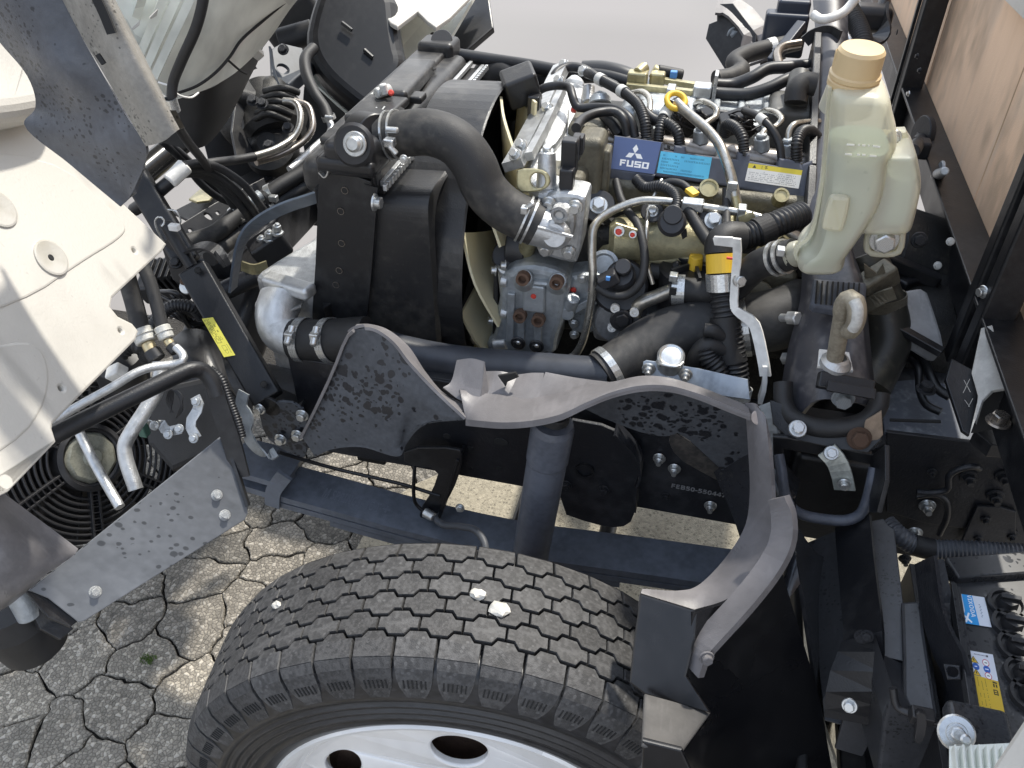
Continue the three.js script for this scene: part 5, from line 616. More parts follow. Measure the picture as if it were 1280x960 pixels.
  part(rg, 'bracket_plate', plate(pl3(Z(806, 462, -0.345), Z(940, 485, -0.345), Z(820, 440, -0.36)), [[804, 452], [808, 450], [872, 460], [935, 474], [938, 500], [880, 492], [822, 474], [803, 466]], 0.004, { b: 0.001 }), M('blued_zinc', { c: [0.42, 0.46, 0.50], r: 0.38, m: 0.7, map: 'grime', mt: 0.15 }));
  for (const [a, b] of [[811, 461], [857, 468]]) bolt(rg, [a, b, -0.342], OUT, 0.018, ZINC, true);
  part(rg, 'button', lathe(Z(838, 451, -0.352), N(0, 0.9, 0.45), [[0.0185, -0.01], [0.0185, 0.014], [0.016, 0.017], [0.013, 0.0155], [0.0001, 0.017]]), ZINC); part(rg, 'wire_cradle', sweep([[821, 452, -0.34], [829, 456, -0.33], [838, 458, -0.328], [848, 458, -0.33], [854, 453, -0.34]], 0.0022), ZINC);
}
// ================================================================ COOLANT TANK
{
  const th = thing('coolant_tank', 'translucent coolant tank with tan screw cap and pale green liquid inside', 'coolant tank');
  const k = (l) => l.map(([a, b]) => [980 + a / 3.2, 40 + b / 3.2]);
  const main = k([[188, 205], [262, 208], [375, 198], [405, 212], [440, 335], [436, 420], [402, 470], [398, 560], [372, 640], [330, 720], [300, 770], [258, 810], [240, 850], [232, 895], [205, 908], [60, 896], [52, 870], [64, 845], [120, 825], [140, 800], [152, 740], [165, 560], [176, 380]]);
  const zc = -0.385, body = part(th, 'tank_body', [loftRows([[102, 1046, 1094, zc, 0.034], [106, 1040, 1103, zc, 0.042], [113, 1037.5, 1109, zc, 0.047], [130, 1036, 1113, zc, 0.050], [150, 1034.5, 1117.5, zc, 0.052], [172, 1033, 1117, zc, 0.052], [186, 1032, 1108, zc, 0.052], [215, 1030, 1104, zc, 0.052], [240, 1026.5, 1097, zc, 0.052], [262, 1023, 1084, zc, 0.052], [282, 1019, 1070, zc, 0.052], [297, 1012, 1060, zc, 0.050], [305, 1002, 1056, zc, 0.048], [312, 997, 1055, zc, 0.046], [319, 996, 1053, zc, 0.044], [325, 1000, 1046, zc, 0.036]], 4.2)], TANK);
  part(th, 'side_lobe', [loftRows([[177, 1102, 1136, -0.39, 0.035], [180, 1098, 1141, -0.39, 0.043], [192, 1096, 1144.5, -0.39, 0.044], [216, 1090, 1147.5, -0.39, 0.045], [240, 1082, 1143.5, -0.39, 0.046], [260, 1070, 1139, -0.39, 0.046], [270, 1064, 1136, -0.39, 0.044], [276, 1070, 1132, -0.39, 0.036]], 5)], TANK);
  part(th, 'tank_bracket', [plate(zP(-0.40), k([[432, 420], [446, 402], [490, 400], [500, 420], [504, 470], [440, 462]]), 0.02, { b: 0.004 })], TANK);
  part(th, 'parting_flange', [ribbon([[1037, 108], [1033.5, 150], [1031.5, 185], [1029, 215], [1025, 242], [1021, 264], [1016.5, 284], [1010, 298], [999, 305], [994.5, 313], [994, 320], [999, 326.5], [1022, 329], [1046, 327], [1055, 320], [1058, 305], [1070, 287], [1085, 279], [1110, 277], [1133, 276], [1140, 262]].map(([a, b]) => [a, b, -0.372]), 0.010, 0.004, N(0, 0.3, 1), { s: 1 })], TANK);
  part(th, 'raised_panel', [plate(zP(-0.326), k([[178, 668], [195, 655], [258, 660], [268, 680], [242, 790], [228, 808], [152, 798], [150, 770]]), 0.01, { b: 0.005, s: 2 })], TANK);
  part(th, 'level_mark', [[250, 450, 282, 452], [355, 456, 385, 460], [244, 488, 272, 490], [342, 494, 370, 497], [296, 452, 304, 452], [312, 453, 326, 454], [336, 454, 342, 455], [292, 490, 304, 491], [312, 491, 326, 492]].map(([a, b, c, d]) => { const [[p, q], [r, s]] = k([[a, b], [c, d]]); return boxTo(Z(p, q, -0.3325), Z(r, s, -0.3325), 0.0018, 0.0018); }), M('mark_relief', { c: [0.8, 0.8, 0.72], r: 0.4 }));
  part(th, 'coolant', [loftRows([[176, 1036, 1110, zc, 0.046], [186, 1035, 1104, zc, 0.047], [215, 1033, 1100, zc, 0.047], [240, 1030, 1093, zc, 0.047], [262, 1026, 1080, zc, 0.047], [282, 1022, 1066, zc, 0.047], [297, 1015, 1056, zc, 0.045], [312, 1001, 1051, zc, 0.041], [321, 1003, 1045, zc, 0.034]]), loftRows([[208, 1108, 1143, -0.39, 0.039], [216, 1107, 1143, -0.39, 0.04], [240, 1102, 1139, -0.39, 0.04], [260, 1095, 1134, -0.39, 0.04], [270, 1092, 1128, -0.39, 0.03]])], COOLANT);
  part(th, 'mounting_foot', [plate(zP(-0.362), k([[345, 760], [478, 765], [460, 880], [440, 888], [336, 878], [330, 860]]), 0.012, { b: 0.004, s: 1 }), sweep(k([[345, 764], [333, 866], [345, 882], [440, 886], [460, 876], [476, 768]]).map(([a, b]) => [a, b, -0.358]), 0.004, { seg: 8 })], TANK);
  bolt(th, [1105, 299, -0.356], OUT, 0.032); part(th, 'outlet_spout', [cyl([1000, 316, -0.395], [984, 320, -0.40], 0.016)], TANK);
  bolt(th, [1118, 171, -0.395], OUT, 0.015, BLUEM.clone ? ZINC : ZINC);
  const c0 = Z(1066, 103, -0.385), ax = N(0.02, 1, 0.10);
  const cap = part(th, 'cap', [lathe(c0, ax, [[0.0001, -0.003], [0.0262, -0.003], [0.0266, 0.0035], [0.0250, 0.005], [0.0266, 0.0065], [0.0266, 0.0105], [0.0246, 0.012], [0.0240, 0.034], [0.0215, 0.0375], [0.0001, 0.0385]], 64)], CAPM); part(cap, 'grip_rib', Array.from({ length: 48 }, (_, q) => { const a = q / 48 * 2 * Math.PI; return box(c0.clone().add(new V3(0.0241 * Math.cos(a), 0.022, 0.0241 * Math.sin(a))), [0.0014, 0.018, 0.0014], { r: 0.0006 }); }), CAPM);
  part(th, 'neck', lathe(c0, ax, [[0.028, -0.03], [0.025, -0.003]], 40), TANK);
}
// ================================================================ CAB SUPPORT ARCH (rear of the engine bay)
{
  const th = thing('cab_support_arch', 'black steel cab support arch rising from the hook mount past the coolant tank', 'support arch');
  const PAINT = M('arch_paint', { c: [0.155, 0.15, 0.158], r: 0.42, map: 'dusty', mt: 0.35, rm: 'rough' });
  const sec = (pts) => pts.map(v);
  part(th, 'arch_beam', [sheet([
    sec([[968, 528, -0.335], [974, 498, -0.35], [984, 440, -0.38], [1000, 375, -0.44], [1003, 318, -0.50], [1008, 230, -0.62], [1017, 140, -0.80], [1020, 60, -0.97], [1016, 0, -1.10]]),
    sec([[988, 532, -0.30], [990, 492, -0.315], [1000, 430, -0.36], [1014, 365, -0.43], [1012, 318, -0.49], [1013, 230, -0.61], [1022, 140, -0.79], [1026, 60, -0.96], [1024, 0, -1.09]]),
    sec([[1022, 500, -0.285], [1026, 470, -0.305], [1030, 425, -0.35], [1036, 360, -0.425], [1034, 318, -0.485], [1030, 230, -0.605], [1036, 140, -0.785], [1038, 60, -0.955], [1036, 0, -1.085]]),
    sec([[1078, 505, -0.285], [1080, 476, -0.305], [1076, 425, -0.35], [1072, 355, -0.43], [1062, 318, -0.485], [1048, 230, -0.61], [1050, 140, -0.79], [1052, 60, -0.96], [1050, 0, -1.09]]),
    sec([[1098, 516, -0.31], [1094, 486, -0.33], [1088, 430, -0.38], [1080, 355, -0.45], [1068, 318, -0.50], [1054, 230, -0.63], [1056, 140, -0.81], [1060, 60, -0.98], [1060, 0, -1.11]])], 0.006, { nu: 60, nv: 24 })], PAINT);
  part(th, 'arch_web', [boxTo(Z(1004, 330, -0.52), Z(1010, 225, -0.65), 0.07, 0.012, { up: BACK }), boxTo(Z(1010, 225, -0.65), Z(1018, 60, -1.0), 0.06, 0.012, { up: BACK })], BLACK);
  const pad = part(th, 'rubber_pad', [plate(pl3(Z(1012, 392, -0.365), Z(1074, 398, -0.365), Z(1016, 357, -0.41)), [[1014, 356], [1078, 361], [1080, 366], [1077, 398], [1072, 400], [1014, 390], [1010, 386]], 0.016, { b: 0.004, s: 0 }).translate(0, 0.014, 0.006)], M('pad_rubber', { c: [0.085, 0.095, 0.118], r: 0.55, map: 'grime', mt: 0.1 }));
  part(pad, 'pad_groove', Array.from({ length: 9 }, (_, i) => boxTo(Z(1018 + i * 6.5, 360 + i * 0.4, -0.405).add(new V3(0, 0.0145, 0.0065)), Z(1016 + i * 6.5, 388 + i * 0.6, -0.368).add(new V3(0, 0.0145, 0.0065)), 0.0018, 0.002, { up: N(0, 0.6, 0.8) })), GROOVE);
  part(th, 'cap_plate', [boxTo(Z(1022, 474, -0.268), Z(1092, 487, -0.268), 0.02, 0.016, { up: N(0, 0.7, 0.7) }), boxTo(Z(1034, 482, -0.245), Z(1094, 493, -0.245), 0.012, 0.006, { up: N(0, 0.7, 0.7) })], BLACK);
  bolt(th, [1054, 498, -0.272], OUT, 0.026, ALUG); parts(th, 'stud', [cyl([976, 397, -0.42], [996, 398, -0.40], 0.0055), cyl([986, 397, -0.41], [998, 398, -0.40], 0.0095, 0.0095, 6), cyl([980, 448, -0.40], [992, 448, -0.39], 0.009, 0.009, 6)], ALU);
  const hk = thing('lock_hook', 'weathered cab lock eye bolt standing on a cream base plate', 'hook');
  const HOOK = M('worn_hook', { c: [0.42, 0.38, 0.30], r: 0.48, m: 0.55, map: 'grime', mt: 0.06, bump: 'cast', bt: 0.03, bs: 0.0006 });
  part(hk, 'base_plate', [plate(pl3(Z(1020, 463, -0.284), Z(1062, 468, -0.284), Z(1022, 440, -0.31)), [[1022, 441], [1059, 445], [1064, 468], [1020, 462]], 0.006, { b: 0.001 }).translate(0, 0.009, 0.004)], WSTRAP);
  part(hk, 'weld_collar', lathe(Z(1043, 457, -0.285), N(0.12, 0.92, 0.1), [[0.018, 0], [0.018, 0.006], [0.013, 0.013], [0.009, 0.015]]), ALU);
  part(hk, 'shank', sweep([[1042, 458, -0.285], [1046, 435, -0.278], [1050, 412, -0.272], [1053, 395, -0.268]], 0.0098, { seg: 20 }), HOOK);
  part(hk, 'eye', [sweep([[1052, 398, -0.268], [1053, 384, -0.266], [1060, 374, -0.262], [1067, 374, -0.258], [1071, 386, -0.25], [1069, 404, -0.248], [1063, 414, -0.252], [1060, 414, -0.256]].map(v), (t) => 0.009 + 0.0015 * Math.sin(t * 3.14), { seg: 20 })], HOOK); part(hk, 'worn_face', sweep([[1068, 376, -0.248], [1072, 386, -0.241], [1071, 402, -0.240], [1066, 411, -0.243]], 0.0062, { seg: 14 }), WTAPE);
  const mt = thing('cab_mount', 'black rubber cab mount cradle with rusty bolt below the hook', 'cab mount');
  part(mt, 'rubber_ring', sweep([[979, 478, -0.315], [980, 505, -0.295], [990, 522, -0.28], [1020, 534, -0.265], [1055, 534, -0.26], [1085, 524, -0.265], [1098, 506, -0.275], [1099, 492, -0.285]], 0.012, { seg: 18 }), RUBBERD);
  part(mt, 'cradle', [plate(pl3(Z(962, 500, -0.29), Z(1000, 550, -0.255), Z(1098, 540, -0.255)), [[962, 500], [978, 505], [990, 526], [1030, 542], [1080, 535], [1099, 512], [1104, 520], [1102, 550], [1085, 566], [1050, 562], [985, 548], [966, 530]], 0.006, { s: 0 }), plate(zP(-0.255), [[966, 546], [985, 547], [1050, 560], [1090, 568], [1106, 560], [1106, 576], [1088, 582], [1040, 572], [980, 562], [976, 600], [967, 600]], 0.008, { b: 0.002 }), plate(xP(0.47), [[1088, 570], [1106, 556], [1106, 600], [1096, 640], [1086, 640]], 0.006), box(Z(1035, 600, -0.33), [0.11, 0.12, 0.05], { r: 0.01 })], BLACK);
  part(mt, 'side_bracket', [ribbon([[957, 505, -0.30], [962, 530, -0.28], [966, 560, -0.27], [966, 600, -0.265]], 0.03, 0.005, N(0.6, 0.2, 0.7), { s: 1 })], ALUG);
  part(mt, 'worn_corner', plate(pl3(Z(1084, 524, -0.252), Z(1104, 522, -0.252), Z(1090, 560, -0.248)), [[1082, 526], [1102, 514], [1104, 544], [1088, 562], [1074, 558]], 0.003), M('bare_patch', { c: [0.34, 0.26, 0.19], r: 0.7, map: 'scuff', mt: 0.06 }));
  bolt(mt, [997, 536, -0.25], N(0, 0.8, 0.6), 0.021); bolt(mt, [1074, 548, -0.245], N(0, 0.5, 1), 0.027, RUST);
  part(mt, 'zinc_strap', [ribbon([[1033, 562, -0.243], [1046, 576, -0.238], [1052, 592, -0.235], [1056, 612, -0.235]], 0.025, 0.003, N(1, -0.15, 0.2), { s: 1 })], M('pale_zinc', { c: [0.62, 0.66, 0.62], r: 0.4, m: 0.6, map: 'grime', mt: 0.08 })); bolt(mt, [1039, 566, -0.238], N(0, 0.6, 0.8), 0.017); bolt(mt, [1055, 605, -0.231], OUT, 0.016);
  const hb = thing('pull_handle', 'blue-grey bent rod handle hanging under the cab mount', 'handle'); part(hb, 'rod', sweep([[973, 568, -0.24], [977, 590, -0.225], [980, 612, -0.215], [986, 630, -0.21], [1000, 642, -0.208], [1030, 649, -0.208], [1060, 650, -0.208], [1075, 643, -0.21], [1083, 628, -0.215], [1090, 600, -0.225], [1093, 585, -0.235]], 0.0068, { seg: 16 }), M('handle_paint', { c: [0.075, 0.085, 0.11], r: 0.45, map: 'grime', mt: 0.08 }));
}
// ================================================================ BEHIND THE ARCH: gearbox side, ducts, far frame pieces
{
  const th = thing('gearbox', 'dusty grey gearbox casting under the cargo body', 'gearbox');
  part(th, 'casing', [box(new V3(0.62, 0.70, -0.66), [0.34, 0.2, 0.4], { r: 0.05 })], FRAME);
  part(th, 'top_cover', [plate(pl3(Z(1112, 395, -0.47), Z(1180, 450, -0.42), Z(1150, 372, -0.52)), [[1108, 398], [1116, 368], [1130, 362], [1158, 358], [1168, 385], [1182, 430], [1178, 440], [1150, 422]], 0.03, { b: 0.006, s: 1 })], M('dusty_cover', { c: [0.33, 0.335, 0.34], r: 0.7, map: 'scuff', mt: 0.25 }));
  part(th, 'cover_lip', [boxTo(Z(1112, 404, -0.462), Z(1178, 441, -0.425), 0.014, 0.010)], BLACK);
  const du = thing('air_duct', 'olive-black elbow duct with clamp bracket right of the arch', 'duct'); part(du, 'duct', sweep([[1082, 318, -0.52], [1096, 355, -0.50], [1108, 395, -0.48], [1110, 428, -0.46], [1098, 456, -0.44], [1085, 480, -0.42]], (t) => 0.026 + 0.006 * t, { seg: 28 }), M('olive_rubber', { c: [0.085, 0.083, 0.066], r: 0.45, map: 'dusty', mt: 0.3 })); part(du, 'duct_bracket', [ribbon([[1078, 385, -0.45], [1100, 372, -0.44], [1118, 366, -0.44]], 0.018, 0.004, UP), box(Z(1096, 350, -0.47), [0.05, 0.03, 0.03], { e: [0, 30, 30] }), plate(zP(-0.46), [[1080, 330], [1096, 342], [1104, 330], [1112, 360], [1082, 372]], 0.004)], IRON); part(du, 'clip', ring(Z(1102, 376, -0.49), N(0.25, -1, 0.2), 0.031, 0.016), IRON);
  line('black_pipe', 'upper thin black pipe bending down over the dusty frame top', 'pipe', [[1112, 428, -0.50], [1135, 436, -0.48], [1152, 446, -0.46], [1162, 466, -0.43], [1172, 486, -0.41], [1188, 496, -0.40]], 0.0065, BLACK);
  line('black_pipe', 'lower thin black pipe bending down over the dusty frame top', 'pipe', [[1112, 440, -0.49], [1134, 446, -0.47], [1148, 460, -0.44], [1150, 488, -0.42], [1158, 506, -0.40], [1176, 515, -0.39]], 0.0055, BLACK);
  const ft = thing('frame_top_plate', 'dusty blue-grey steel plate on top of the frame right of the mount', 'steel plate'); part(ft, 'top_plate', [plate(yP(0.797), [[1098, 478], [1192, 470], [1290, 540], [1290, 562], [1106, 540]], 0.006)], M('dusty_steel', { c: [0.34, 0.365, 0.40], r: 0.65, map: 'dusty', mt: 0.3 })); bolt(ft, [1157, 487, -0.385], UP, 0.024, FRAME); part(ft, 'weld_seam', boxTo(Z(1112, 525, -0.342), Z(1176, 527, -0.342), 0.004, 0.003), GROOVE);
  const fb = thing('subframe_bracket', 'weathered hollow sleeper bracket under the cargo body with one bolt inside', 'bracket');
  part(fb, 'bracket_side', [plate(pl3(Z(1190, 455, -0.33), Z(1207, 543, -0.255), Z(1230, 425, -0.36)), [[1182, 474], [1190, 448], [1216, 462], [1224, 494], [1212, 544], [1203, 538]], 0.008)], BLACK);
  part(fb, 'worn_top', [plate(pl3(Z(1222, 424, -0.358), Z(1238, 489, -0.285), Z(1262, 482, -0.285)), [[1214, 466], [1226, 410], [1240, 406], [1262, 484], [1240, 488], [1228, 500], [1219, 528], [1222, 494]], 0.006)], M('worn_grey', { c: [0.5, 0.49, 0.46], r: 0.75, map: 'scuff', mt: 0.12 }));
  part(fb, 'bracket_hollow', plate(pl3(Z(1238, 490, -0.30), Z(1266, 486, -0.30), Z(1240, 535, -0.29)), [[1234, 486], [1268, 482], [1280, 530], [1214, 542]], 0.004), GROOVE);
  part(fb, 'bracket_floor', plate(yP(0.868), [[1218, 538], [1236, 520], [1290, 514], [1300, 560], [1240, 556]], 0.02), BLACK); part(fb, 'bracket_wall', plate(pl3(Z(1262, 481, -0.285), Z(1282, 532, -0.235), Z(1275, 474, -0.29)), [[1261, 480], [1276, 470], [1306, 530], [1284, 534]], 0.01), BLACK); bolt(fb, v([1248, 527, -0.25]), UP, 0.026, RAIL); part(fb, 'chalk_mark', [[1205, 475, 1213, 490], [1212, 474, 1204, 491], [1206, 500, 1217, 515], [1216, 498, 1206, 517]].map(([a, b, c, d]) => boxTo(Z(a, b, -0.285), Z(c, d, -0.285), 0.0006, 0.0006)), WTAPE);
  const dk = thing('transmission_housing', 'black transmission bell housing and far brackets under the plywood wall', 'transmission'); part(dk, 'housing', [box(new V3(0.56, 0.80, -0.74), [0.18, 0.2, 0.3], { r: 0.06 }), cyl(new V3(0.5, 0.86, -0.72), new V3(0.86, 0.8, -0.72), 0.10, 0.08, 32, 0.02), box(new V3(0.72, 0.72, -0.95), [0.5, 0.12, 0.1])], ENGDARK); part(dk, 'cross_bar', [boxTo(Z(1092, 318, -0.62), Z(1172, 352, -0.62), 0.02, 0.02), boxTo(Z(1120, 360, -0.6), Z(1200, 330, -0.7), 0.03, 0.03)], BLACK);
  for (const [a, b] of [[1149, 300], [1188, 302], [1172, 332]]) bolt(dk, [a, b, -0.58], N(0, 0.4, 1), a > 1160 ? 0.011 : 0.022, a > 1160 ? WTAPE : FRAME);
}
// ================================================================ CARGO BODY
{
  const th = thing('cargo_body', 'plywood front wall of the cargo body with black steel posts', 'cargo body');
  for (const [z0, z1] of [[-2.5, -1.275], [-1.27, -0.74], [-0.736, 0.32]]) part(th, 'plywood_panel', box(new V3(0.632, 1.49, (z0 + z1) / 2), [0.014, 1.08, z1 - z0], { r: 0.002 }), PLY);
  part(th, 'bottom_rail', [box(new V3(0.612, 0.93, -1.05), [0.03, 0.085, 2.9], { r: 0.003 }), box(new V3(0.6, 0.975, -1.05), [0.05, 0.006, 2.9], { r: 0.002 })], BLACK);
  for (const z of [-1.262, -0.455, -0.405]) part(th, 'post', [box(new V3(0.594, 1.46, z), [0.04, 1.18, z === -1.262 ? 0.04 : 0.028], { r: 0.004 })], BLACK);
  part(th, 'post_lip', box(new V3(0.571, 1.46, -1.286), [0.006, 1.18, 0.012], { r: 0.001 }), BLACK);
  part(th, 'side_panel', box(new V3(1.3, 1.25, 0.33), [1.36, 0.5, 0.03], { r: 0.004 }), WHITE);
  part(th, 'white_trim', plate(xP(0.598), [[1236, -20], [1300, 45], [1320, 40], [1320, -30]], 0.01), WHITE);
  for (const [a, b] of [[1093, 34], [1113, 62], [1116, 40]]) part(th, 'rail_hole', disc(X(a + 6, b, 0.5965), N(-1, 0, 0), 0.006, 0.002), GROOVE);
  part(th, 'rail_fastener', [cyl(X(1171, 219, 0.597), X(1181, 214, 0.55), 0.010, 0.006), disc(X(1178, 215, 0.597), N(-1, 0, 0), 0.018, 0.006)], ALUG);
  part(th, 'u_bolt', [disc(X(1158, 168, 0.59), N(-1, 0.1, 0.3), 0.032, 0.012), cyl(X(1150, 175, 0.58), X(1140, 190, 0.53), 0.012), box(X(1146, 185, 0.56), [0.04, 0.03, 0.03])], FRAME);
  for (const [a, b] of [[1147, 70], [1150, 88], [1136, 117]]) bolt(th, X(a, b, 0.571), N(-1, 0, 0.2), 0.010, b > 100 ? ZINC : FRAME);
  bolt(th, X(1229, 365, 0.572), N(-1, 0, 0.5), 0.016); part(th, 'floor_beam', [box(new V3(0.72, 0.885, -1.05), [0.1, 0.06, 2.8], { r: 0.006 })], FRAME);
}
// ================================================================ SPLASH BOXES, BATTERY
{
  const WET = M('wet_box_plastic', { c: [0.055, 0.057, 0.063], r: 0.42, map: 'dots', mt: 0.22, rm: 'rough' });
  const th = thing('splash_box', 'wet black folded steel splash box standing behind the mud flap', 'splash box');
  part(th, 'box_top', plate(pl3(Z(1076, 655, -0.22), Z(1115, 655, -0.22), Z(1110, 822, -0.04)), [[1074, 654], [1104, 648], [1110, 656], [1118, 662], [1138, 828], [1082, 816], [1078, 760]], 0.006, { b: 0.001 }), WET);
  part(th, 'box_front', plate(pl3(Z(1082, 816, -0.04), Z(1138, 828, -0.04), Z(1060, 940, -0.005)), [[1082, 816], [1138, 828], [1120, 870], [1078, 946], [1044, 936], [1062, 870]], 0.006, { b: 0.001 }), WET);
  part(th, 'box_flange', [ribbon([[1066, 652, -0.215], [1072, 720, -0.14], [1080, 790, -0.055], [1078, 815, -0.035], [1063, 862, -0.01], [1060, 900, 0.0]], 0.05, 0.004, N(-0.6, -0.8, 0.1), { s: 1 })], BLACK); part(th, 'inner_wall', [plate(pl3(Z(1010, 670, -0.25), Z(1066, 655, -0.25), Z(1040, 900, -0.03)), [[1004, 680], [1064, 655], [1078, 800], [1058, 862], [1052, 906], [1030, 900], [1020, 800]], 0.006)], WET);
  for (const [a, b, z, s] of [[1077, 796, -0.04, 0.015], [1084, 795, -0.035, 0.013], [1062, 882, 0.01, 0.016], [1056, 681, -0.2, 0.012], [1060, 728, -0.15, 0.014]]) bolt(th, [a, b, z], N(-0.3, 0.5, 0.8), s, b > 870 ? ZINC : FRAME, b < 740);
  const b2 = thing('fuse_box', 'black lidded plastic box with clip between splash box and battery', 'junction box');
  part(b2, 'lid', [plate(pl3(Z(1128, 755, -0.1), Z(1152, 755, -0.1), Z(1150, 890, 0.03)), [[1126, 752], [1152, 750], [1156, 790], [1172, 890], [1170, 902], [1136, 888], [1128, 870], [1128, 820]], 0.02, { b: 0.004 })], WET);
  part(b2, 'body', [plate(pl3(Z(1120, 878, 0.035), Z(1172, 902, 0.035), Z(1140, 960, 0.05)), [[1116, 862], [1124, 886], [1140, 894], [1174, 906], [1172, 925], [1148, 975], [1096, 975], [1104, 900]], 0.08, { b: 0.004 })], WET); part(b2, 'lid_rim', sweep([[1116, 860, 0.03], [1122, 884, 0.04], [1140, 893, 0.045], [1173, 904, 0.045]], 0.004), DARK);
  part(b2, 'latch', [plate(pl3(Z(1146, 890, 0.055), Z(1158, 894, 0.055), Z(1150, 925, 0.065)), [[1145, 888], [1160, 893], [1158, 915], [1152, 932], [1142, 928], [1146, 908]], 0.006, { s: 1 }), box(Z(1152, 895, 0.05), [0.022, 0.014, 0.014])], DARK);
  const tr = thing('battery_tray', 'bent black steel battery tray rail with worn paint', 'battery tray');
  part(tr, 'tray_rail', [ribbon([[1166, 700, -0.13], [1174, 738, -0.10], [1178, 760, -0.085], [1188, 798, -0.05], [1200, 838, -0.02]], 0.022, 0.005, N(1, 0, 0.2), { s: 1 }), ribbon([[1157, 700, -0.12], [1165, 760, -0.075], [1176, 800, -0.04], [1196, 836, -0.01], [1200, 880, 0.02]], 0.05, 0.004, UP, { s: 1 })], FRAME); part(tr, 'tray_tab', plate(pl3(Z(1180, 832, 0.0), Z(1200, 832, 0.0), Z(1184, 850, 0.01)), [[1179, 830], [1200, 832], [1202, 850], [1184, 850]], 0.006, { holes: [[1191, 840, 0.005]] }), FRAME);
  part(tr, 'tray_floor', box(new V3(0.62, 0.50, -0.02), [0.24, 0.02, 0.4]), BLACK); part(tr, 'outer_wall', box(new V3(0.535, 0.63, -0.01), [0.008, 0.24, 0.34]), BLACK);
  const bt = thing('battery', 'black truck battery with blue and yellow stickers and round vent caps', 'battery');
  const yb = 0.80, h = (a, b) => Y(a, b, yb), BATT = M('battery_case', { c: [0.045, 0.046, 0.05], r: 0.42, map: 'dots', mt: 0.3, rm: 'spotsR', rmt: 0.4 });
  const o = h(1190, 722), e1 = h(1278, 720), nn = h(1224, 925); const q = plate(yP(yb), [[1190, 722], [1330, 712], [1390, 925], [1222, 928]], 0.22, { b: 0.004 }); part(bt, 'case', q, BATT); part(bt, 'case_ridge', [boxTo(h(1194, 735), h(1222, 915), 0.008, 0.008), boxTo(h(1190, 732), h(1217, 910), 0.006, 0.012)], BATT);
  part(bt, 'case_ledge', boxTo(h(1186, 716).add(new V3(0, 0.0, 0)), h(1320, 706), 0.03, 0.02), BATT);
  for (const [a, b] of [[1257, 757], [1263, 783], [1270, 811], [1279, 845], [1287, 872]]) { const c = h(a, b), k = part(bt, 'vent_cap', [lathe(c, UP, [[0.0195, -0.002], [0.0195, 0.006], [0.016, 0.006], [0.0145, 0.002], [0.010, 0.002]], 28), lathe(c, UP, [[0.0115, 0], [0.010, 0.012], [0.0001, 0.0125]], 6)], DARK); part(k, 'cap_grip', box(c.clone().add(new V3(0, 0.014, 0)), [0.020, 0.007, 0.005], { e: [20 + a, 0, 0] }), DARK); }
  decal(bt, 'blue_sticker', [h(1192.5, 742), h(1230, 747.5), h(1239, 785), h(1200, 779)], 256, 256, (x, w, hh) => { x.fillStyle = '#dfe5ee'; x.fillRect(0, 0, w, hh); x.fillStyle = '#2f9be0'; x.beginPath(); x.moveTo(62, 0); x.lineTo(150, 0); x.lineTo(158, 256); x.lineTo(0, 256); x.lineTo(60, 150); x.fill(); x.save(); x.translate(118, 12); x.rotate(Math.PI / 2); x.fillStyle = '#e9eef5'; x.font = 'bold 52px sans-serif'; x.fillText('VIXODA', -14, 12); x.restore(); x.strokeStyle = '#f0f4f8'; x.lineWidth = 16; x.beginPath(); x.moveTo(30, 176); x.lineTo(100, 240); x.moveTo(90, 160); x.lineTo(48, 244); x.stroke(); x.fillStyle = '#8d9bb0'; for (let i = 0; i < 9; i++) x.fillRect(190 + (i % 2) * 6, 70 + i * 13, 12, 7); x.fillStyle = '#9aa6b8'; for (let i = 0; i < 8; i++) x.fillRect(12 + i * 5, 14, 3, 8); }, { r: 0.4 });
  decal(bt, 'yellow_sticker', [h(1207, 813), h(1240.5, 819), h(1260, 914.5), h(1224, 898)], 256, 640, (x, w, hh) => { x.fillStyle = '#dcdfe8'; x.fillRect(0, 0, w, hh); x.fillStyle = '#d8b53a'; x.fillRect(0, 236, w, 320); x.fillStyle = '#667'; for (let i = 0; i < 9; i++) x.fillRect(70 + i * 13, 22, 8, 10); x.fillStyle = '#223'; x.fillRect(186, 18, 18, 18); const tri = (a, b) => { x.fillStyle = '#e0b93a'; x.strokeStyle = '#222'; x.lineWidth = 5; x.beginPath(); x.moveTo(a, b - 32); x.lineTo(a + 36, b + 28); x.lineTo(a - 36, b + 28); x.closePath(); x.fill(); x.stroke(); x.fillStyle = '#222'; x.fillRect(a - 5, b - 10, 10, 22); }; const cir = (a, b, f, s) => { x.fillStyle = f; x.strokeStyle = s; x.lineWidth = 6; x.beginPath(); x.arc(a, b, 30, 0, 7); x.fill(); x.stroke(); }; tri(58, 84); cir(66, 148, '#2c62b8', '#2c62b8'); tri(60, 204); cir(170, 92, '#f2f2f2', '#c2485a'); cir(168, 152, '#2c62b8', '#2c62b8'); cir(170, 210, '#f2f2f2', '#c2485a'); x.fillStyle = '#eef'; x.fillRect(54, 142, 24, 10); x.fillRect(152, 146, 32, 10); x.fillStyle = '#444'; x.fillRect(158, 88, 24, 8); x.fillRect(160, 206, 22, 8); x.fillStyle = '#6b5b22'; for (let c = 0; c < 4; c++) for (let i = 0; i < 24; i++) if (hash(c, i, 4) > 0.3) x.fillRect(18 + c * 36, 252 + i * 12, 6, 8); x.fillStyle = '#3a3216'; x.fillRect(198, 250, 40, 14); x.fillRect(198, 270, 14, 30); x.fillRect(222, 270, 14, 26); x.fillRect(190, 320, 44, 46); x.fillStyle = '#d8b53a'; x.fillRect(200, 330, 24, 10); x.fillRect(200, 348, 24, 8); }, { r: 0.4 });
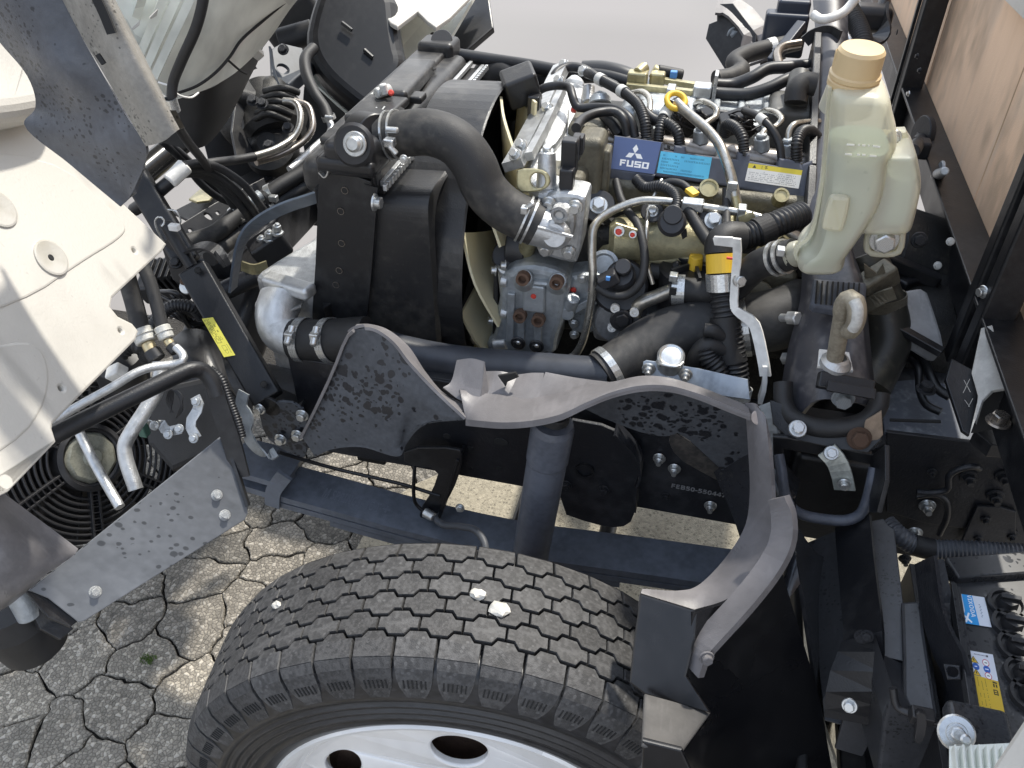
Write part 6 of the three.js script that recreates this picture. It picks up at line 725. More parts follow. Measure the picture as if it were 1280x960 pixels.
  const hd = thing('battery_clamp', 'black hold-down bar with big zinc washer nut across the battery front', 'battery clamp'); part(hd, 'bar', [boxTo(Y(1183, 905, 0.825), Y(1262, 922, 0.825), 0.045, 0.02, { r: 0.006 })], M('wet_bar', { c: [0.06, 0.062, 0.067], r: 0.35, map: 'dots', mt: 0.2, rm: 'spotsR', rmt: 0.2 })); part(hd, 'washer', disc(Y(1195, 916, 0.84), N(-0.1, 0.8, 0.6), 0.016, 0.003), ZINC); bolt(hd, Y(1196, 917, 0.842), N(-0.1, 0.8, 0.6), 0.018, ZINC, true); part(hd, 'rod', cyl(Y(1197, 918, 0.845), Y(1208, 925, 0.86), 0.0045), ZINC);
  const fn = thing('finned_panel', 'pale blue-grey ribbed metal panel below the battery clamp', 'metal panel'); part(fn, 'panel', plate(pl3(Z(1190, 935, 0.12), Z(1250, 935, 0.12), Z(1195, 990, 0.16)), [[1186, 932], [1262, 928], [1262, 1000], [1186, 1000]], 0.01), CABGREY); for (let i = 0; i < 7; i++) part(fn, 'fin', boxTo(Z(1192 + i * 10, 934, 0.122), Z(1197 + i * 10, 990, 0.162), 0.0016, 0.010), CABGREY);
  const wp = thing('body_panel', 'blank white panel corner close by at the lower right', 'side guard'); part(wp, 'guard_panel', plate(pl3(Z(1235, 960, 0.27), Z(1282, 885, 0.24), Z(1300, 960, 0.28)), [[1228, 968], [1284, 884], [1340, 860], [1340, 1010], [1228, 1010]], 0.02, { b: 0.006 }), WHITE);
  const cd = line('corrugated_conduit', 'grey ribbed conduit running level from the splash box to the frame end', 'conduit', [[1108, 655, -0.27], [1122, 668, -0.255], [1140, 680, -0.25], [1160, 686, -0.25], [1200, 688, -0.25], [1240, 690, -0.25], [1310, 695, -0.25]], 0.0135, M('conduit_plastic', { c: [0.09, 0.095, 0.108], r: 0.4, map: 'grime', mt: 0.1 }), { pitch: 0.0048, seg: 18, amp: 0.08, part: 'conduit' }); part(cd, 'tape', sweep([[1140, 680, -0.25], [1152, 684, -0.25], [1166, 687, -0.25]], 0.0142), RUBBERD);
}
// ================================================================ FAR SIDE OF THE BAY
{
  const th = thing('wheel_arch', 'black far-side wheel arch with sunlit white edge behind the engine', 'wheel arch');
  part(th, 'arch_plate', plate(pl3(Z(884, 45, -1.38), Z(895, 6, -1.42), Z(938, 80, -1.30)), [[882, 48], [886, 30], [896, 26], [896, 5], [916, 4], [945, 42], [944, 66], [930, 92], [912, 96]], 0.01), BLACK); part(th, 'arch_edge', [ribbon([[896, 6, -1.42], [918, 8, -1.42], [948, 42, -1.36], [944, 72, -1.3], [972, 60, -1.28]], 0.07, 0.006, N(0.3, 0.3, -1), { s: 1 }), plate(pl3(Z(945, 45, -1.35), Z(975, 40, -1.32), Z(950, 80, -1.28)), [[946, 44], [972, 36], [980, 70], [950, 82]], 0.01)], FENDER); bolt(th, [917, 43, -1.37], N(0.5, 0, 1), 0.03, ALUG);
  const hg = 'dark braided hoses behind the coolant tank side of the engine';
  line('braided_hose', 'upper braided black hose snaking from the fuel line block to the arch', 'hose', [[892, 106, -0.88], [915, 106, -0.89], [940, 97, -0.90], [960, 86, -0.92], [985, 84, -0.93], [1016, 81, -0.95]], 0.0105, CORRM);
  line('braided_hose', 'lower braided black hose snaking from the fuel line block to the arch', 'hose', [[888, 116, -0.86], [912, 118, -0.86], [935, 118, -0.86], [962, 110, -0.87], [985, 99, -0.89], [1016, 92, -0.92]], 0.0105, CORRM);
  const el = line('elbow_hose', 'grey elbow hose with white clamp at the far rear of the engine', 'hose', [[895, 100, -0.95], [915, 96, -0.97], [926, 88, -1.0], [918, 78, -1.03], [928, 70, -1.06], [950, 63, -1.1], [972, 58, -1.12], [998, 52, -1.15]], 0.0165, RUBBER, { seg: 20 }); part(el, 'clamp', ring(Z(965, 60, -1.115), N(1, 0.2, -0.4), 0.0172, 0.014), WSTRAP);
  line('bent_far_pipe', 'thin grey pipe bending up beside the arch at the far rear', 'pipe', [[974, 82, -1.0], [972, 66, -1.05], [980, 58, -1.08], [1000, 54, -1.1]], 0.008, RAIL);
  line('arch_elbow', 'short fat elbow duct entering the arch from the rear engine cover', 'duct', [[994, 128, -0.78], [996, 112, -0.79], [1006, 104, -0.80], [1020, 106, -0.80]], 0.017, RUBBER, { seg: 20 });
  const ch = thing('arch_harness', 'ribbed hose and white pipe running over the far top of the arch', 'hose'); part(ch, 'ribbed_hose', sweep([[1055, -8, -1.15], [1062, 12, -1.1], [1072, 32, -1.06], [1078, 50, -1.02], [1080, 62, -1.0]], 0.017, { pitch: 0.006, seg: 18 }), RUBBER); part(ch, 'white_pipe', sweep([[1070, -2, -0.98], [1056, 14, -0.97], [1040, 22, -0.96], [1026, 24, -0.96], [1016, 18, -0.97]], 0.0075), WSTRAP); part(ch, 'tail_pipe', [cyl([1078, 58, -1.0], [1078, 74, -0.98], 0.011), sweep([[1030, 30, -1.05], [1048, 38, -1.04], [1060, 48, -1.02], [1064, 62, -1.0]], 0.006)], ALU);
  const fb = thing('mount_block', 'black block and brackets at the far end of the arch', 'bracket'); part(fb, 'block', [box(Z(990, 18, -1.2), [0.06, 0.06, 0.05], { r: 0.006 }), box(Z(980, 42, -1.18), [0.08, 0.08, 0.04], { r: 0.006 }), boxTo(Z(964, 78, -1.05), Z(1002, 30, -1.15), 0.018, 0.016)], M('blue_black_plastic', { c: [0.03, 0.037, 0.055], r: 0.4 })); part(fb, 'top_strap', [ribbon([[1006, 52, -1.0], [1018, 42, -1.0], [1036, 38, -1.0], [1050, 46, -0.98]], 0.02, 0.004, UP)], FRAME); bolt(fb, [1037, 10, -1.1], UP, 0.03, ALUG);
  const fk = thing('lamp_bracket', 'black round fitting on its bracket beyond the coolant tank cap', 'fitting'); part(fk, 'fitting', [box(Z(1088, 22, -1.3), [0.08, 0.05, 0.06], { r: 0.015 }), ribbon([[1078, 44, -1.2], [1092, 52, -1.2], [1104, 40, -1.25], [1106, 12, -1.3]], 0.04, 0.006, OUT), cyl([1100, 20, -1.3], [1108, -6, -1.35], 0.012)], DARK);
  const lh = line('long_hose', 'long braided hose crossing the bay behind the radiator shroud', 'hose', [[556, 67, -0.99], [580, 70, -0.99], [620, 76, -0.99], [660, 82, -0.98], [705, 90, -0.97], [760, 96, -0.96], [790, 104, -0.95]], 0.0125, CORRM, { seg: 18 }); part(lh, 'hose_clamp', ring(Z(566, 68, -0.99), N(1, 0, 0), 0.0132, 0.008), ZINC);
  const rh = line('thick_hose', 'thick dusty hose arching behind the shroud beside the black cap', 'hose', [[608, 118, -0.98], [612, 98, -0.99], [628, 90, -0.99], [646, 100, -0.98], [660, 118, -0.96], [668, 142, -0.93]], 0.026, RUBBER, { seg: 22 });
  line('thick_hose', 'outer dark hose close beside the far end of the shroud', 'hose', [[598, 120, -1.03], [600, 95, -1.04], [612, 82, -1.05], [640, 86, -1.04], [676, 98, -1.0], [700, 104, -0.98]], 0.018, RUBBERD, { seg: 20 });
  const dc = thing('intake_duct', 'dark glossy duct lying along the far edge of the engine', 'duct'); part(dc, 'duct', sweep([[728, 90, -0.98], [752, 90, -0.98], [778, 96, -0.97], [800, 106, -0.96]], 0.02, { seg: 20 }), DARK); part(dc, 'red_cap', cyl([684, 89, -0.99], [694, 92, -0.99], 0.012), RED);
  const al = thing('alternator', 'dark alternator body low behind the fan ring', 'alternator'); part(al, 'body', [cyl([640, 180, -0.95], [690, 190, -0.93], 0.07, 0.07, 32, 0.01)], ENGDARK); part(al, 'belt', sweep([[642, 150, -0.9], [640, 200, -0.88], [648, 250, -0.8]], 0.012), RUBBERD);
  const eng2 = thing('exhaust_casting', 'dark exhaust side castings filling the far side of the engine bay', 'casting'); part(eng2, 'casting', [box(new V3(0.15, 0.86, -0.97), [0.5, 0.26, 0.1], { r: 0.03 })], ENGDARK);
}
// ================================================================ TILTED CAB (underside seen from the rear corner)
{
  const th = thing('tilted_cab', 'white truck cab tilted forward showing its underside, floor panel and black guards', 'truck cab');
  const fp = pl3(D(0, 610, 0.79), D(205, 315, 1.12), D(0, 130, 0.95)), up = (g, k) => g.translate(fp.n.x * k, fp.n.y * k, fp.n.z * k);
  const floor = part(th, 'floor_panel', [plate(fp, [[-160, 60], [40, 100], [150, 250], [209, 305], [204, 313], [141, 372], [139, 384], [148, 395], [166, 404], [174, 414], [170, 425], [67, 529], [66, 536], [71, 552], [12, 614], [-160, 700]], 0.012, { b: 0.003, holes: [[151, 413, 0.0030], [77, 485, 0.0032], [13, 446, 0.0034], [7, 602, 0.0042], [168, 313, 0.0032]] }),
    up(plate(fp, [[-150, 190], [60, 190], [140, 262], [160, 285], [150, 300], [100, 330], [30, 380], [-150, 430]], 0.008, { b: 0.0055, s: 2, bseg: 3 }), 0.0016), up(plate(fp, [[-150, 480], [20, 420], [60, 440], [62, 500], [20, 560], [-150, 640]], 0.008, { b: 0.005, s: 2, bseg: 3 }), 0.0013)], WHITE);
  const boss = hit(62, 323, fp).addScaledVector(fp.n, 0.002); part(floor, 'round_boss', lathe(boss, fp.n, [[0.0215, -0.002], [0.0215, 0.0015], [0.0195, 0.002], [0.004, 0.0005], [0.003, -0.004], [0.0001, -0.004]], 40), WHITE); part(floor, 'boss_hole', disc(boss.clone().addScaledVector(fp.n, -0.001), fp.n, 0.0042, 0.0018), GROOVE);
  const b2 = hit(-4, 262, fp).addScaledVector(fp.n, 0.002); part(floor, 'round_boss', lathe(b2, fp.n, [[0.0215, -0.002], [0.0215, 0.0015], [0.0195, 0.002], [0.0001, 0.0005]], 40), WHITE);
  for (const [a, b, r] of [[151, 413, 0.003], [77, 485, 0.0032], [13, 446, 0.0034], [7, 602, 0.0042]]) part(floor, 'panel_hole', disc(hit(a, b, fp).addScaledVector(fp.n, -0.011), fp.n, r * 1.4, 0.002), GROOVE);
  part(th, 'floor_bulge', up(plate(fp, [[-160, 36], [0, 44], [20, 62], [36, 92], [45, 122], [42, 148], [22, 168], [-160, 190]], 0.05, { b: 0.022, s: 2, bseg: 5 }), 0.05), WHITE);
  part(th, 'splash_guard', sheet([
    [D(-60, -60, 0.74), D(0, -50, 0.72), D(66, -40, 0.735)],
    [D(-10, 40, 0.78), D(50, 40, 0.75), D(98, 38, 0.755)],
    [D(34, 95, 0.80), D(84, 92, 0.765), D(130, 96, 0.775)],
    [D(44, 135, 0.83), D(100, 140, 0.80), D(156, 142, 0.79)],
    [D(30, 155, 0.835), D(104, 178, 0.82), D(182, 184, 0.80)],
    [D(88, 206, 0.845), D(134, 216, 0.84), D(180, 206, 0.82)],
    [D(150, 258, 0.86), D(158, 252, 0.86), D(166, 240, 0.845)]], 0.004, { nu: 30, nv: 36 }), DOTTED('guard_plastic', [0.105, 0.112, 0.128], 0.3, 0.5));
  const FL = M('pale_spotted_flange', { c: [0.34, 0.32, 0.28], r: 0.6, map: 'dots', mt: 0.22, rm: 'rough', bump: 'fine', bt: 0.03, bs: 0.0003 });
  const fl = part(th, 'guard_flange', sheet([[D(58, -40, 0.73), D(98, 38, 0.75), D(140, 110, 0.768), D(182, 183, 0.79)], [D(92, -40, 0.70), D(128, 30, 0.72), D(165, 100, 0.74), D(205, 176, 0.765)], [D(115, -40, 0.70), D(148, 25, 0.72), D(182, 92, 0.74), D(222, 163, 0.765)], [D(124, -40, 0.73), D(157, 25, 0.75), D(190, 90, 0.77), D(224, 162, 0.79)]], 0.005, { nu: 40, nv: 16 }), FL);
  parts(fl, 'flange_slot', [ribbon([D(112, -20, 0.696), D(128, 12, 0.706), D(140, 42, 0.716)], 0.008, 0.003, RGT), ribbon([D(122, 68, 0.732), D(130, 80, 0.735)], 0.004, 0.003, RGT)], GROOVE);
  // engine tunnel above
  const tun = part(th, 'tunnel_panel', sheet([
    [D(100, -60, 1.02), D(170, 60, 1.12), D(206, 118, 1.18), D(222, 124, 1.20)],
    [D(240, -60, 1.08), D(244, 50, 1.16), D(250, 100, 1.22), D(252, 114, 1.24)],
    [D(340, -60, 1.18), D(310, 30, 1.26), D(292, 78, 1.30), D(290, 94, 1.32)],
    [D(440, -60, 1.30), D(372, 0, 1.38), D(342, 42, 1.42), D(330, 58, 1.44)]], 0.006, { nu: 36, nv: 30 }), CABGREY);
  for (const [a, b, c, d] of [[176, 66, 208, -10], [184, 82, 224, -10], [193, 96, 240, -6], [166, 34, 180, -10]]) part(tun, 'tunnel_rib', ribbon([D(a, b, 1.118), D((a + c) / 2, (b + d) / 2, 1.085), D(c, d, 1.045)], 0.010, 0.006, RGT), CABGREY);
  part(tun, 'panel_seam', sweep([D(210, 120, 1.17), D(245, 108, 1.20), D(268, 92, 1.22), D(288, 70, 1.25), D(300, 52, 1.26), D(330, 25, 1.30), D(372, -10, 1.36)], 0.0022, { seg: 8 }), GROOVE); part(tun, 'panel_seam', sweep([D(286, 76, 1.25), D(300, 88, 1.30), D(308, 92, 1.34)], 0.0018, { seg: 8 }), GROOVE);
  parts(tun, 'lit_slot', [plate(pl3(D(166, 36, 1.07), D(180, 20, 1.07), D(176, 40, 1.075)), [[164, 36], [176, 24], [174, 32], [166, 38]], 0.002, { b: 0.0005 }), plate(pl3(D(186, 24, 1.05), D(198, 10, 1.05), D(196, 30, 1.06)), [[187, 22], [198, 11], [196, 20], [189, 24]], 0.002, { b: 0.0005 })], WHITE);
  part(th, 'rubber_curtain', [sheet([[D(196, 126, 1.28), D(258, 112, 1.30), D(300, 84, 1.38), D(330, 56, 1.46)], [D(206, 150, 1.30), D(250, 150, 1.32), D(296, 118, 1.40), D(322, 78, 1.48)], [D(200, 178, 1.32), D(244, 186, 1.34), D(278, 160, 1.42), D(318, 86, 1.50)]], 0.004, { nu: 30, nv: 14 })], M('curtain_rubber', { c: [0.018, 0.018, 0.018], r: 0.6, map: 'grime', mt: 0.3 })); part(th, 'white_clip', box(D(322, 67, 1.42), [0.016, 0.016, 0.014], { e: [20, 30, 40] }), WHITE);
  part(th, 'support_wire', [sweep([D(198, 103, 1.10), D(212, 108, 1.10), D(222, 118, 1.10), D(238, 122, 1.12), D(248, 116, 1.14)], 0.0014, { seg: 6 })], WSTRAP);
  part(th, 'cab_body', box(new V3(-1.16, 1.82, -0.86), [0.95, 0.86, 1.5], { r: 0.09 }), WHITE); part(th, 'under_beam', box(new V3(-0.80, 1.36, -0.86), [0.22, 0.10, 1.3], { r: 0.02 }), BLACK);
  // far wheel house
  part(th, 'wheel_house', [sheet([[D(384, 96, 1.98), D(410, 66, 2.0), D(470, 20, 2.06), D(520, -30, 2.12)], [D(425, 132, 1.98), D(452, 120, 2.02), D(505, 78, 2.1), D(560, 10, 2.16)], [D(452, 156, 1.97), D(490, 140, 1.99), D(540, 82, 2.06), D(602, -20, 2.16)]], 0.008, { nu: 30, nv: 14 })], CABGREY);
  part(th, 'floor_panel', [plate(pl3(D(470, -20, 2.02), D(600, -20, 2.06), D(505, 34, 1.90)), [[440, -40], [466, 0], [488, 28], [497, 33], [506, 26], [522, 14], [534, 26], [545, 34], [562, 22], [584, 0], [620, -40]], 0.012, { b: 0.003 })], WHITE);
  part(th, 'wheel_liner', [plate(pl3(D(384, 40, 1.90), D(500, 90, 1.90), D(440, -30, 1.93)), [[378, 52], [386, 10], [402, -30], [494, -30], [502, 50], [510, 76], [502, 94], [474, 132], [456, 139], [440, 130], [396, 92]], 0.09, { b: 0.03, s: 2, bseg: 4 })], M('liner_plastic', { c: [0.016, 0.016, 0.017], r: 0.42, map: 'dusty', mt: 0.4 }));
  for (const [a, b, c, d] of [[427, 28, 440, 38], [455, 62, 466, 72]]) part(th, 'liner_bead', boxTo(D(a, b, 1.897), D(c, d, 1.896), 0.006, 0.008), DUSTBLACK);
  part(th, 'mud_flap', [plate(pl3(D(556, 50, 2.16), D(610, 0, 2.2), D(580, 60, 2.14)), [[554, 46], [580, 18], [600, -20], [612, 0], [617, 34], [582, 64]], 0.02, { b: 0.004 })], BLACK);
  for (const [a, b, d] of [[421, 93, 1.965], [541, 44, 2.08], [510, 78, 1.99]]) part(th, 'body_hole', disc(D(a, b, d), FWD.clone().negate(), 0.007, 0.003), GROOVE);
}
// ================================================================ STEERING GEAR AND PIPES BEHIND THE CAB
{
  const th = thing('steering_gear', 'oily black steering gear casting under the tilted cab', 'steering gear'), d = 1.78;
  part(th, 'casting', [box(D(330, 150, d + 0.05), [0.16, 0.14, 0.14], { e: [20, 10, 25], r: 0.04 }), cyl(D(345, 175, d), D(325, 110, d + 0.05), 0.07, 0.05, 32, 0.015), box(D(310, 120, d), [0.10, 0.05, 0.08], { e: [10, 30, -20], r: 0.02 })], ENGDARK); part(th, 'cover', lathe(D(336, 182, d - 0.03), FWD.clone().negate().add(new V3(0, 0.3, 0)).normalize(), [[0.058, -0.03], [0.056, 0.0], [0.035, 0.008], [0.02, 0.02], [0.0001, 0.022]], 36), ENGDARK);
  for (let k = 0; k < 5; k++) part(th, 'casting_rib', sweep([D(318 + k * 3, 150 - k * 9, d - 0.05), D(336 + k * 5, 142 - k * 8, d - 0.07), D(362 + k * 3, 152 - k * 9, d - 0.05)], 0.007, { seg: 10 }), ENGDARK); for (const [a, b] of [[328, 130], [336, 182], [316, 126], [360, 160]]) bolt(th, D(a, b, d - 0.075), FWD.clone().negate().add(new V3(0, 0.4, 0)), 0.024, FRAME);
  part(th, 'side_shield', [plate(pl3(D(296, 128, 1.74), D(316, 190, 1.74), D(292, 180, 1.70)), [[294, 132], [300, 124], [306, 140], [302, 158], [308, 170], [318, 190], [296, 196], [290, 165]], 0.006)], DUSTBLACK);
  const br = thing('column_bracket', 'blue-grey steel bracket above the steering gear', 'bracket'); part(br, 'bracket_plate', [plate(pl3(D(338, 70, 1.86), D(380, 80, 1.9), D(350, 110, 1.84)), [[338, 62], [352, 54], [378, 60], [384, 84], [356, 116], [340, 100]], 0.01, { holes: [[354, 86, 0.014], [356, 63, 0.006]] }), ribbon([D(338, 60, 1.8), D(342, 90, 1.79), D(352, 112, 1.78)], 0.014, 0.004, FWD)], M('bracket_blue', { c: [0.06, 0.07, 0.085], r: 0.5, map: 'grime', mt: 0.2 })); part(br, 'cross_bar', boxTo(D(352, 112, 1.84), D(392, 78, 1.96), 0.04, 0.03), M('bracket_blue')); bolt(br, D(354, 62, 1.84), FWD.clone().negate(), 0.024, FRAME);
  const bk = thing('cab_bulkhead', 'flat black plate hanging behind the steering pipes', 'plate'); part(bk, 'bulkhead_plate', plate(pl3(D(385, 110, 2.04), D(432, 120, 2.04), D(400, 200, 1.98)), [[380, 108], [410, 100], [428, 108], [436, 190], [430, 204], [384, 214], [376, 160]], 0.01), RUBBERD); part(bk, 'bracket_mass', [box(D(370, 30, 2.1), [0.16, 0.12, 0.06], { e: [0, 20, 30], r: 0.02 }), cyl(D(350, 52, 2.0), D(392, 40, 2.0), 0.03)], RUBBERD);
  const sh = thing('under_shield', 'dark flat shield behind the thin hose bundle under the cab', 'shield'); part(sh, 'shield_plate', plate(pl3(D(256, 160, 1.86), D(320, 230, 1.86), D(300, 120, 1.9)), [[250, 160], [300, 112], [330, 200], [322, 236], [290, 238], [262, 206]], 0.012), RUBBERD);
  line('steel_brake_pipe', 'front silver pipe bending down from the steering gear to the hoses', 'pipe', [D(354, 126, 1.68), D(368, 128, 1.68), D(375, 140, 1.67), D(374, 158, 1.66), D(366, 172, 1.65), D(345, 186, 1.62), D(316, 196, 1.58)], 0.0068, STEEL);
  line('steel_brake_pipe', 'rear brownish pipe bending down from the steering gear beside the silver one', 'pipe', [D(368, 126, 1.70), D(384, 132, 1.70), D(390, 146, 1.69), D(390, 162, 1.68), D(380, 176, 1.67), D(352, 193, 1.64), D(320, 203, 1.60)], 0.0068, RAIL);
  const ph = line('power_hose', 'black hose clamped onto a silver pipe left of the radiator', 'hose', [D(392, 60, 1.86), D(382, 72, 1.83), D(383, 92, 1.80), D(394, 118, 1.78), D(406, 136, 1.77), D(411, 150, 1.76)], 0.0125, RUBBERD); part(ph, 'hose_clamp', [ring(D(411, 147, 1.76), N(0.3, -1, 0), 0.0132, 0.010), cyl(D(406, 146, 1.74), D(417, 147, 1.74), 0.004)], ZINC); part(ph, 'pipe', sweep([D(411, 148, 1.76), D(414, 160, 1.75), D(410, 170, 1.74), D(398, 180, 1.72), D(380, 196, 1.69), D(362, 212, 1.66)], 0.0075), ALU);
  line('thin_black_hose', 'black hose sleeve joining the two steering pipes to the hose bundle', 'hose', [D(318, 196, 1.58), D(295, 200, 1.55), D(270, 203, 1.50), D(248, 206, 1.48)], 0.0085, RUBBERD);
}
// ================================================================ HOSE BUNDLE, DRAG LINKS, FRAME FRONT
{
  const tb = thing('torsion_tube', 'shiny dark torsion bar tube under the cab guard', 'torsion tube'); part(tb, 'tube', cyl(D(160, 232, 1.50), D(268, 142, 1.66), 0.024, 0.024, 28, 0.003), M('glossy_black', { c: [0.02, 0.02, 0.02], r: 0.22, map: 'grime', mt: 0.2 }));
  line('cab_cable', 'black hose hanging down in front of the white tunnel panel', 'hose', [D(258, -40, 1.0), D(254, 0, 1.02), D(245, 35, 1.04), D(226, 78, 1.07), D(216, 105, 1.09), D(215, 128, 1.10), D(219, 150, 1.13), D(234, 176, 1.20), D(250, 196, 1.30), D(268, 222, 1.44), D(292, 258, 1.5)], 0.0068, RUBBERD, { part: 'hose' });
  const c = thing('hose_clip', 'grey metal clip round the black hanging hose', 'clip'); part(c, 'clip_band', ring(D(214.5, 131, 1.10), N(0.02, 1, 0.1), 0.0072, 0.018, 0.002), ZINC);
  const hb = [[[228, 207], [252, 204], [276, 211], [304, 230], [322, 252], [334, 268]], [[224, 214], [246, 211], [268, 217], [294, 236], [312, 256], [324, 274]], [[216, 221], [238, 217], [258, 221], [282, 238], [304, 262], [314, 280]], [[222, 218], [246, 214], [264, 220], [290, 240], [306, 262], [318, 280]], [[196, 168], [226, 192], [250, 216], [268, 236], [288, 250], [304, 258]], [[202, 176], [228, 200], [250, 228], [272, 246], [296, 256], [306, 262]]];
  const ord = ['topmost', 'second', 'lowest front', 'third'];
  hb.forEach((p, i) => line('cable_hose', i < 4 ? ord[i] + ' of the thin black hoses arching from the white tape' : (i === 4 ? 'upper' : 'lower') + ' thin black hose coming down from under the cab guard flange', 'hose', p.map(([a, b], k) => D(a, b, (i < 4 ? 1.325 : 1.37) + 0.042 * k + 0.006 * (i % 4))), 0.0068, i < 4 ? RUBBER : CORRM, { part: 'hose', group: 'thin black hoses left of the radiator' }));
  const wt = thing('white_hose_tape', 'white tape wrap holding the thin hoses together', 'tape'); part(wt, 'tape', cyl(D(232, 207, 1.335), D(212, 227, 1.325), 0.0135, 0.0125, 20, 0.002), WSTRAP); line('taped_hoses', 'dark hoses leaving the white tape toward the lower left', 'hose', [D(216, 224, 1.335), D(202, 236, 1.34), D(186, 250, 1.37), D(168, 262, 1.40)], 0.011, CORRM, { part: 'hose' });
  const bh = line('bypass_hose', 'thick black hose running from clamp up behind the radiator plate', 'hose', [D(330, 248, 1.60), D(345, 236, 1.61), D(372, 220, 1.63), D(400, 204, 1.65), D(430, 186, 1.68)], 0.0155, RUBBERD, { part: 'hose' }); part(bh, 'hose_clamp', [ring(D(338, 241, 1.605), N(0.8, 0.4, -0.3), 0.0162, 0.012), box(D(342, 248, 1.585), [0.016, 0.012, 0.012])], ZINC);
  const b2 = line('bypass_hose', 'lower black hose bending below the thick one beside the radiator', 'hose', [D(342, 262, 1.62), D(352, 250, 1.63), D(374, 238, 1.64), D(392, 222, 1.66), D(400, 206, 1.68)], 0.014, RUBBERD, { part: 'hose' }); part(b2, 'hose_clamp', ring(D(346, 257, 1.62), N(0.6, 0.6, -0.2), 0.0148, 0.010), ZINC);
  const gh = line('heater_pipe_hose', 'dusty grey hose rising from behind the stay to a steel joint', 'hose', [D(214, 308, 1.46), D(240, 302, 1.48), D(268, 292, 1.51), D(288, 276, 1.54), D(300, 264, 1.56)], 0.0165, RUBBER, { part: 'hose' }); part(gh, 'steel_joint', sweep([D(298, 266, 1.56), D(312, 254, 1.57), D(326, 244, 1.58)], 0.0115), ALUG); part(gh, 'hose_clamp', ring(D(297, 268, 1.555), N(0.7, 0.6, -0.3), 0.0172, 0.014), ZINC);
  const g2 = line('heater_pipe_hose', 'second dusty grey hose just below the first behind the stay', 'hose', [D(262, 324, 1.50), D(280, 308, 1.53), D(296, 294, 1.56), D(312, 282, 1.58)], 0.0145, RUBBER, { part: 'hose' }); part(g2, 'hose_clamp', ring(D(303, 289, 1.57), N(0.7, 0.6, -0.3), 0.0152, 0.012), ZINC);
  const gt = thing('gold_tab', 'flat gold plated tab on the front frame channel', 'bracket'); part(gt, 'tab', plate(pl3(D(238, 246, 1.66), D(274, 240, 1.70), D(254, 234, 1.72)), [[236, 248], [250, 236], [274, 236], [262, 250], [246, 252]], 0.005), GOLD);
  const fc = thing('frame_channel', 'black pressed steel channel with holes left of the intercooler', 'frame channel'); part(fc, 'channel_side', [plate(pl3(D(232, 292, 1.62), D(330, 232, 1.74), D(240, 320, 1.62)), [[226, 280], [268, 254], [330, 222], [340, 250], [262, 310], [228, 324]], 0.006, { holes: [[260, 270, 0.005, 0.009, 0.5], [238, 288, 0.004], [272, 266, 0.0035]] }), boxTo(D(226, 272, 1.66), D(330, 218, 1.78), 0.06, 0.006)], BLACK);
  const cb = thing('grey_duct_band', 'flat blue-grey curved steel band left of the radiator', 'bracket'); part(cb, 'band', ribbon([[412, 240, -0.55], [385, 250, -0.54], [358, 258, -0.53], [330, 272, -0.52], [310, 288, -0.51], [300, 306, -0.50], [295, 330, -0.49], [291, 362, -0.48]], 0.030, 0.004, N(0.25, 0.8, 0.5), { s: 2 }), M('band_paint', { c: [0.10, 0.125, 0.16], r: 0.5, map: 'grime', mt: 0.2 }));
  const jb = thing('junction_block', 'black terminal block with three plated nuts below the grey band', 'terminal block'); part(jb, 'block', boxTo(Z(318, 322, -0.62), Z(356, 296, -0.66), 0.05, 0.05), DARK); for (const [a, b] of [[327, 306], [337, 299], [347, 291]]) part(jb, 'terminal_nut', [disc(Z(a, b + 2, -0.63), UP, 0.012, 0.006, 6), disc(Z(a, b - 2, -0.63), UP, 0.008, 0.012, 6), disc(Z(a, b - 7, -0.63), UP, 0.0045, 0.008)], ZINC); part(jb, 'block_tab', ribbon([Z(302, 332, -0.56), Z(318, 338, -0.56), Z(334, 332, -0.58)], 0.02, 0.004, UP), GOLD);
  const cc = thing('pipe_cluster', 'tangle of dark brackets, boxes and pipes low behind the stay', 'brackets'); part(cc, 'bracket_mass', [box(Z(210, 350, -0.62), [0.10, 0.05, 0.08], { e: [20, 10, 10], r: 0.008 }), box(Z(290, 400, -0.60), [0.14, 0.10, 0.14], { e: [30, 0, 10], r: 0.02 })], DARK); part(cc, 'bracket_rib', Array.from({ length: 5 }, (_, i) => box(Z(196 + i * 8, 346 - i, -0.58), [0.006, 0.05, 0.05], { e: [20, 10, 10] })), BLACK).userData.kind = 'stuff'; part(cc, 'pipe', cyl(Z(262, 372, -0.55), Z(322, 344, -0.6), 0.018), FRAME); part(cc, 'cross_tube', [cyl(Z(230, 470, -0.46), Z(420, 500, -0.40), 0.045, 0.045, 28, 0.004)], FRAME);
  const r = rng(40); for (let k = 0; k < 8; k++) part(cc, 'loose_wire', sweep([Z(186 + r() * 30, 360 + r() * 40, -0.5), Z(210 + r() * 20, 365 + r() * 30, -0.48), Z(225 + r() * 20, 380 + r() * 30, -0.5), Z(245 + r() * 15, 395 + r() * 20, -0.55)], 0.003 + 0.002 * r(), { seg: 8 }), DARK);
  line('ribbed_hose', 'ribbed black hose crossing under the stay behind the pipe fittings', 'hose', [Z(188, 412, -0.42), Z(200, 396, -0.43), Z(218, 382, -0.44), Z(240, 384, -0.45), Z(252, 396, -0.46)], 0.011, CORRM, { pitch: 0.005, part: 'hose' });
  const gc = thing('moulded_cover', 'dusty dark grey moulded cover under the yellow labelled stay', 'cover'); part(gc, 'cover', [sheet([[Z(214, 424, -0.42), Z(232, 412, -0.44), Z(258, 414, -0.45), Z(276, 438, -0.43)], [Z(216, 448, -0.36), Z(238, 440, -0.37), Z(262, 440, -0.38), Z(284, 470, -0.38)], [Z(222, 466, -0.34), Z(250, 462, -0.34), Z(276, 474, -0.34), Z(296, 496, -0.34)]], 0.004)], DUSTBLACK);
}
